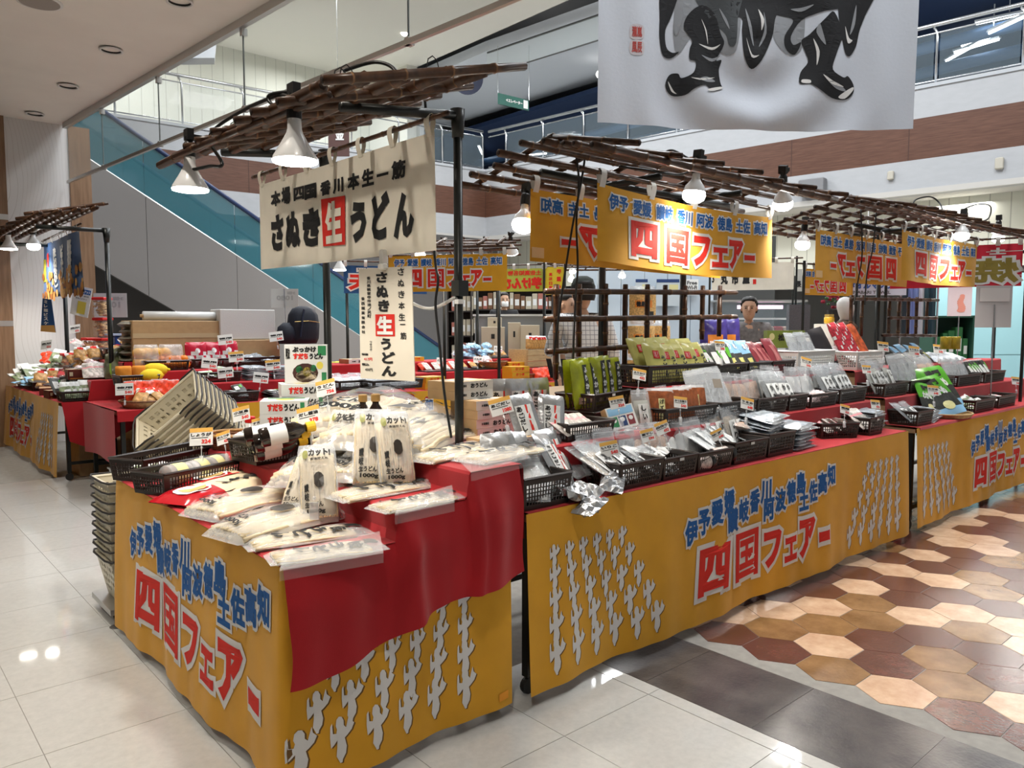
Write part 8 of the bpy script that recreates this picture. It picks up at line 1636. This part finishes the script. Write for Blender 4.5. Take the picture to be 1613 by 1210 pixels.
# far stalls: small bamboo roof and lamps deep in the hall
gable('bamboo_roof', 'far bamboo roof in the gap right of the rear banner', tuple(atd(860, 425, 12.2))[:2], (_rt.x, _rt.y), 1.6, 0, 2.55, 3, 3, .25, rodsp=.15, ncross=6, r=.016)
for k, (px, py, d, lb) in enumerate(((902, 428, 12.2, 'small lit bulb left of the pole behind the mirrored banner'), (980, 435, 12.2, 'small lit bulb between the poles behind the centre banner'), (900, 441, 12.3, 'second small lit bulb below the first'))): lamp(atd(px, py, d), lb, 'bulb', power=4, s=.9)
# a far mirrored yellow banner left of the right stall
f1, f0 = atd(1266, 425, 8.8), atd(1345, 428, 9.2); f1.z = f0.z = atd(1290, 425, 9).z; hang_banner('fair_banner', 'distant yellow fair banner seen from behind below the right roof', f0, f1, .30, M_yel, fair_back, 6, .004, group='yellow fair banners', wires=4.2)
# beige bulkhead above the shops under the gallery
struct(slab((18.6, -5.4), (16.3, 19.2), 2.75, 4.2, -.1).build('wall_bulkhead', M_groove))
# bare area lights added to brighten the dark shops below the gallery
for (x, y, p) in ((14.2, 4, 160), (13.8, 8.5, 160), (12.6, 13, 160), (9.5, 13.5, 160), (18.0, 6, 160), (17.0, 12, 160)):
    area('shop_lamp', (x, y, 4.05), (0, 0, 0), 1.2, 1.2, p, (1, .97, .92))
# ================================================================== UPPER FLOOR DETAILS
sg2 = thing('elevator_sign', 'dark green hanging sign with an arrow and white lettering', 'sign'); c = [atd(px, py, 22.5) for px, py in ((784, 146), (833, 158), (833, 174), (784, 163))]
MB().add([tuple(p) for p in c] + [tuple(p + _fw * .06) for p in c], [(3, 2, 1, 0), (4, 5, 6, 7), (0, 1, 5, 4), (1, 2, 6, 5), (2, 3, 7, 6), (3, 0, 4, 7)]).build('board', mat('dark_green_sign', (.015, .12, .09), .5), sg2)
S5 = lambda u, v: (c[3].lerp(c[2], u).lerp(c[0].lerp(c[1], u), v), -_fw); K = MB(); letter(K, 'エレベーター', (.34, .34, .80, .68), S5, .05, lift=.01); letter(K, '◀', (.26, .36, .32, .64), S5, 0, lift=.01); K.add([tuple(S5(u, v)[0] - _fw * .008) for u, v in ((.83, .1), (.97, .1), (.97, .9), (.83, .9))], [(0, 1, 2, 3)]); K.build('lettering', M_tagw, sg2)
for p in (c[0], c[1]): MB().tube([p, (p.x, p.y, 9.7)], .008, 5).build('wire', M_steel, sg2)
for k, (px, py, d) in enumerate(((851, 90, 25), (945, 117, 23.5), (637, 50, 22), (519, 17, 21))):
    p = atd(px, py, d); o = thing('pendant_bulb' if k < 2 else 'ceiling_spot', ('white globe pendant hanging above the elevator sign', 'white globe pendant at the edge of the ink banner', 'bright ceiling spot above the cream upper wall', 'bright ceiling spot at the top edge of the upper floor')[k], 'lamp', T(*p))
    MB().ball((0, 0, 0), .12, 12, 8).build('globe', mat('lit_globe', (1, 1, 1), .3, emit=(1, .96, .9), estr=8), o, True); MB().tube([(0, 0, .1), (0, 0, max(.12, 9.72 - p.z))], .008, 5).build('cord', M_sock, o)
dk = thing('round_sign', 'dark blue grey round sign at the column on the upper floor', 'sign', T(*atd(737, 125, 25.2), -41)); MB().lathe([(.50, 0), (.50, .04)], 28, M=Euler((rad(90), 0, 0)).to_matrix().to_4x4()).build('disc', mat('slate_blue_disc', (.10, .11, .18), .6), dk); MB().box((-.1, .06, 0), (.3, .06, .1)).build('bracket', M_alu, dk)
o, w, h = panel('brown_flag', 'brown vertical flag hanging above the udon banner far behind', 'flag', 517, 186, 550, 246, 16.0, mat('brown_flag_cloth', (.09, .045, .04), .8), .01); K = MB(); letter(K, '銘', (.35, .70, .75, .90), Sp(w, h), .04, lift=.006); letter(K, '並', (.35, .42, .75, .64), Sp(w, h), .04, lift=.006); K.build('lettering', M_whp, o); MB().tube([(0, 0, h), (0, 0, 9.9 - o.matrix_basis.translation.z)], .006, 5).build('wire', M_steel, o)
pjx = thing('ceiling_box', 'pale box shaped unit hanging behind the glass smoke screen', 'equipment', T(*atd(312, 100, 15), -20)); MB().loft([[(-.30, -.2, 0), (.30, -.2, .08), (.30, .2, .08), (-.30, .2, 0)], [(-.22, -.2, .25), (.34, -.2, .42), (.34, .2, .42), (-.22, .2, .25)]]).build('housing', mat('pale_housing', (.55, .58, .62), .5), pjx); MB().tube([(.1, 0, .3), (.1, 0, 9.9 - atd(312, 100, 15).z)], .03, 6).build('mount', M_alu, pjx)
for k, (px, py, w, h, lb) in enumerate(((1283, 296, .55, .34, 'grey loudspeaker on the white gallery wall'), (1404, 277, .12, .18, 'small beige sensor box on the gallery wall, left'), (1575, 258, .14, .22, 'small beige sensor box on the gallery wall, right'))):
    # on the gallery face
    d_ = (G1 - G0).normalized(); nn = Vector((d_.y, -d_.x, 0)); ry = _fw + _rt * ((px - CX) / F) - _up * ((py - CY) / F); tt = (G0 - _C).dot(nn) / ry.dot(nn); p = _C + ry * tt
    o = thing('wall_speaker' if k == 0 else 'wall_sensor', lb, 'speaker' if k == 0 else 'sensor', T(p.x, p.y, p.z, math.degrees(math.atan2(d_.y, d_.x)) + 180)); MB().cham((0, -.12 if k == 0 else -.04, 0), (w, .2 if k == 0 else .07, h), .02).build('case', mat('grey_speaker', (.22, .22, .23), .6) if k == 0 else mat('beige_sensor', (.50, .47, .40), .6), o); MB().box((0, -.01, h * .2), (.06, .04, .06)).build('bracket', M_alu, o)
rs = thing('red_shop_sign', 'red and white shop sign cut by the top edge of the upper floor', 'sign', T(*atd(1545, 5, 22), -60)); MB().box((0, 0, 0), (1.6, .08, .5)).build('board', M_tagw, rs); K = MB(); letter(K, 'オレ', (-.5, -.2, .6, .22), lambda u, v: (Vector((u, -.045, v)), Vector((0, -1, 0))), .12); K.build('lettering', M_redp, rs); MB().box((0, 0, 1.2), (.04, .04, 2.0)).build('hanger', M_steel, rs)
for k in range(5):
    o = tag(MB().cham((0, 0, .5), (.35, .3, 1.0), .02).build('game_shelf', mat('coloured_goods_%d' % k, [(.5, .1, .3), (.1, .5, .2), (.6, .6, .6), (.1, .3, .6), (.5, .2, .4)][k], .5), None, False, T(*atd(1448 + 9 * k, 128, 20), 30)), 'colourful goods display behind the upper railing, place %s from the left' % ('one', 'two', 'three', 'four', 'five')[k], 'display'); o.matrix_basis = T(o.matrix_basis.translation.x, o.matrix_basis.translation.y, 5.5, 30)
for (x, y, p) in ((17.6, 3, 150), (17.2, 9, 150), (16.9, 15, 150), (17.2, 22, 200), (11, 21.5, 190), (6, 21.5, 190)):
    area('gallery_lamp', (x, y, 9.0 if x > 14.8 else 9.6), (0, 0, 0), 1.0, 1.0, p, (.95, .98, 1))  # area lights without fittings, added to brighten the upper floor
# ================================================================== HANGING INK BANNER
DI = 8.0
i0, i1 = atd(941, 193, DI), atd(1438, 205, DI); dI = Vector(((i1 - i0).x, (i1 - i0).y, 0)); LI = dI.length; dI.normalize(); nI = Vector((dI.y, -dI.x, 0))
hI = 3.4
def SI(u, v):
    sag = .05 * math.sin(math.pi * u / LI) * (1 - v / hI); fold = .07 * math.exp(-((u - LI * .5) / (LI * .28)) ** 2) * math.sin(10 * math.hypot((u - LI * .5), (v - .9))) * math.exp(-v)
    w = .02 * math.sin(6 * u) + .012 * math.sin(13 * u + 2 * v) + fold
    return Vector((i0.x, i0.y, i0.z)) + dI * (u - .02 * v * 0) + nI * w + Vector((0, 0, v - sag - .02 * u)), nI
ik = thing('ink_banner', 'huge white hanging cloth with a black ink painting of booted legs', 'banner')
MB().grid(lambda a, b: tuple(SI(a * LI + .05 * (b - 0) * (1 - 2 * a) * -0, b * hI)[0]), 110, 110).build('cloth', mat('white_silk', (.62, .65, .72), .7, bump=.15, bscale=30), ik, True)
def uvI(zx, zy): # zoom pixel of the banner -> u, v
    px, py = 920 + zx / 2.3276, zy / 2.3276; r = _fw + _rt * ((px - CX) / F) - _up * ((py - CY) / F); t_ = (i0 - _C).dot(nI) / r.dot(nI); p = _C + r * t_; u = (Vector((p.x, p.y, 0)) - Vector((i0.x, i0.y, 0))).dot(dI); return u, p.z - i0.z + .02 * u
def ink(pts, m, nm, lift):
    c = [uvI(*p) for p in pts]; sub = []
    for i in range(len(c)):
        p0, p1, p2, p3 = c[i - 1], c[i], c[(i + 1) % len(c)], c[(i + 2) % len(c)]
        for k in range(4):
            t_ = k / 4; sub.append(tuple(.5 * (2 * p1[j] + (p2[j] - p0[j]) * t_ + (2 * p0[j] - 5 * p1[j] + 4 * p2[j] - p3[j]) * t_ * t_ + (3 * p1[j] - p0[j] - 3 * p2[j] + p3[j]) * t_ ** 3) for j in (0, 1)))
    from mathutils.geometry import tessellate_polygon
    tri = tessellate_polygon([[Vector((a, b, 0)) for a, b in sub]]); work = [tuple(sub[i] for i in t_) for t_ in tri]; fin = []
    while work:   # small pieces follow the cloth
        t_ = work.pop(); e = [math.dist(t_[i], t_[(i + 1) % 3]) for i in range(3)]; k = e.index(max(e))
        if e[k] < .09: fin.append(t_); continue
        a, b, c_ = t_[k], t_[(k + 1) % 3], t_[(k + 2) % 3]; mm = ((a[0] + b[0]) / 2, (a[1] + b[1]) / 2); work += [(a, mm, c_), (mm, b, c_)]
    mb = MB()
    for t_ in fin: mb.add([tuple(SI(a, b)[0] + nI * lift) for a, b in t_], [(0, 1, 2)])
    mb.build(nm, m, ik)
M_ink = mat('black_brush_ink', (.012, .012, .014), .8); M_gi = mat('grey_brush_ink', (.28, .29, .31), .8); M_di = mat('dark_grey_ink', (.06, .065, .07), .8)
ink([(330, 60), (330, 140), (345, 190), (390, 130), (430, 120), (520, 190), (560, 150), (560, -60), (360, -60)], M_gi, 'grey_wash', .004); ink([(690, 110), (730, 175), (780, 185), (810, 130), (800, -40), (700, -40)], M_gi, 'grey_wash', .004)
ink([(300, 300), (315, 262), (345, 258), (358, 275), (398, 258), (408, 218), (385, 208), (386, 170), (394, 140), (366, 98), (372, 60), (402, 25), (440, 10), (480, 40), (500, 110), (512, 150), (486, 205), (505, 206), (496, 240), (500, 285), (505, 312), (466, 322), (442, 302), (402, 315), (372, 335), (322, 335)], M_ink, 'ink_boot', .008)
ink([(800, 135), (830, 112), (880, 62), (912, 42), (945, 120), (936, 150), (916, 200), (905, 250), (948, 276), (968, 270), (990, 298), (990, 330), (960, 355), (905, 350), (850, 312), (825, 296), (790, 292), (796, 250), (822, 215), (815, 180)], M_ink, 'ink_boot', .008)
ink([(284, -60), (279, 60), (278, 130), (290, 190), (320, 202), (348, 180), (325, 182), (303, 160), (300, 100), (325, 40), (350, -60)], M_ink, 'ink_stroke', .008)
ink([(538, 45), (575, 60), (574, 110), (582, 195), (612, 240), (652, 205), (688, 125), (700, 60), (730, -60), (560, -60)], M_ink, 'ink_robe', .007); ink([(940, -60), (930, 70), (942, 130), (955, 185), (975, 197), (1000, 160), (1012, 105), (1032, 50), (1075, -60)], M_ink, 'ink_robe', .007)
ink([(400, -60), (425, 20), (470, 70), (515, 112), (530, 158), (552, 150), (560, 60), (575, -60)], M_di, 'ink_robe', .0075); ink([(600, -60), (640, 20), (720, 45), (770, 60), (735, 120), (740, 165), (775, 185), (800, 140), (770, 150), (760, 120), (800, 60), (860, 40), (940, 20), (960, -60)], M_ink, 'ink_robe', .0072)
for pts in ([(420, 150), (470, 170), (500, 150), (470, 160)], [(310, 285), (330, 318), (342, 330), (322, 320)], [(450, 318), (500, 304), (504, 312), (466, 324)], [(930, 345), (985, 310), (988, 322), (955, 352)], [(800, 278), (826, 282), (826, 294), (798, 290)], [(590, 130), (610, 200), (640, 190), (612, 190)], [(840, 130), (860, 180), (850, 230), (850, 180)], [(955, 90), (965, 150), (985, 140), (970, 130)], [(430, 60), (450, 100), (455, 150), (445, 100)], [(640, 20), (660, 60), (650, 100), (648, 60)], [(390, 275), (430, 285), (480, 270), (430, 278)], [(870, 265), (900, 300), (950, 310), (905, 290)]): ink(pts, M_wht, 'white_highlight', .011)
for pts in ([(345, 20), (330, 90), (338, 120), (352, 90), (362, 40)], [(430, 190), (470, 200), (500, 190), (470, 212)], [(590, 20), (600, 90), (620, 160), (612, 90)], [(660, 30), (660, 100), (640, 160), (668, 110)], [(860, 80), (850, 110), (880, 160), (870, 110)], [(1000, 10), (985, 70), (975, 120), (995, 80)], [(420, 280), (450, 270), (480, 285), (450, 290)], [(890, 290), (930, 300), (960, 325), (920, 318)], [(760, 20), (800, 30), (840, 10), (800, 16)], [(495, 20), (510, 60), (530, 100), (520, 60)]): ink(pts, M_gi, 'grey_stroke', .0105)
for k, (y0_, y1_) in enumerate(((92, 137), (148, 194))):
    ink([(170, y0_), (215, y0_), (215, y1_), (170, y1_)], mat('pale_seal_ground', (.60, .55, .58), .8), 'seal_ground', .004); K = MB(); a = uvI(174, y1_ - 3); b = uvI(212, y0_ + 3); letter(K, ('瀧嵐', '風辰')[k], (a[0], a[1], b[0], b[1]), SI, .03, lift=.006); K.build('red_seal', mat('seal_red', (.45, .06, .05), .7), ik)
MB().tube([SI(-.05, hI)[0], SI(LI + .05, hI)[0]], .025, 8).build('rod', M_alu, ik, True)
for u in (.2, LI - .2): p = SI(u, hI)[0]; MB().tube([p, (p.x, p.y, 11.99)], .006, 5).build('wire', M_steel, ik)

bpy.data.scenes.remove(_TS)
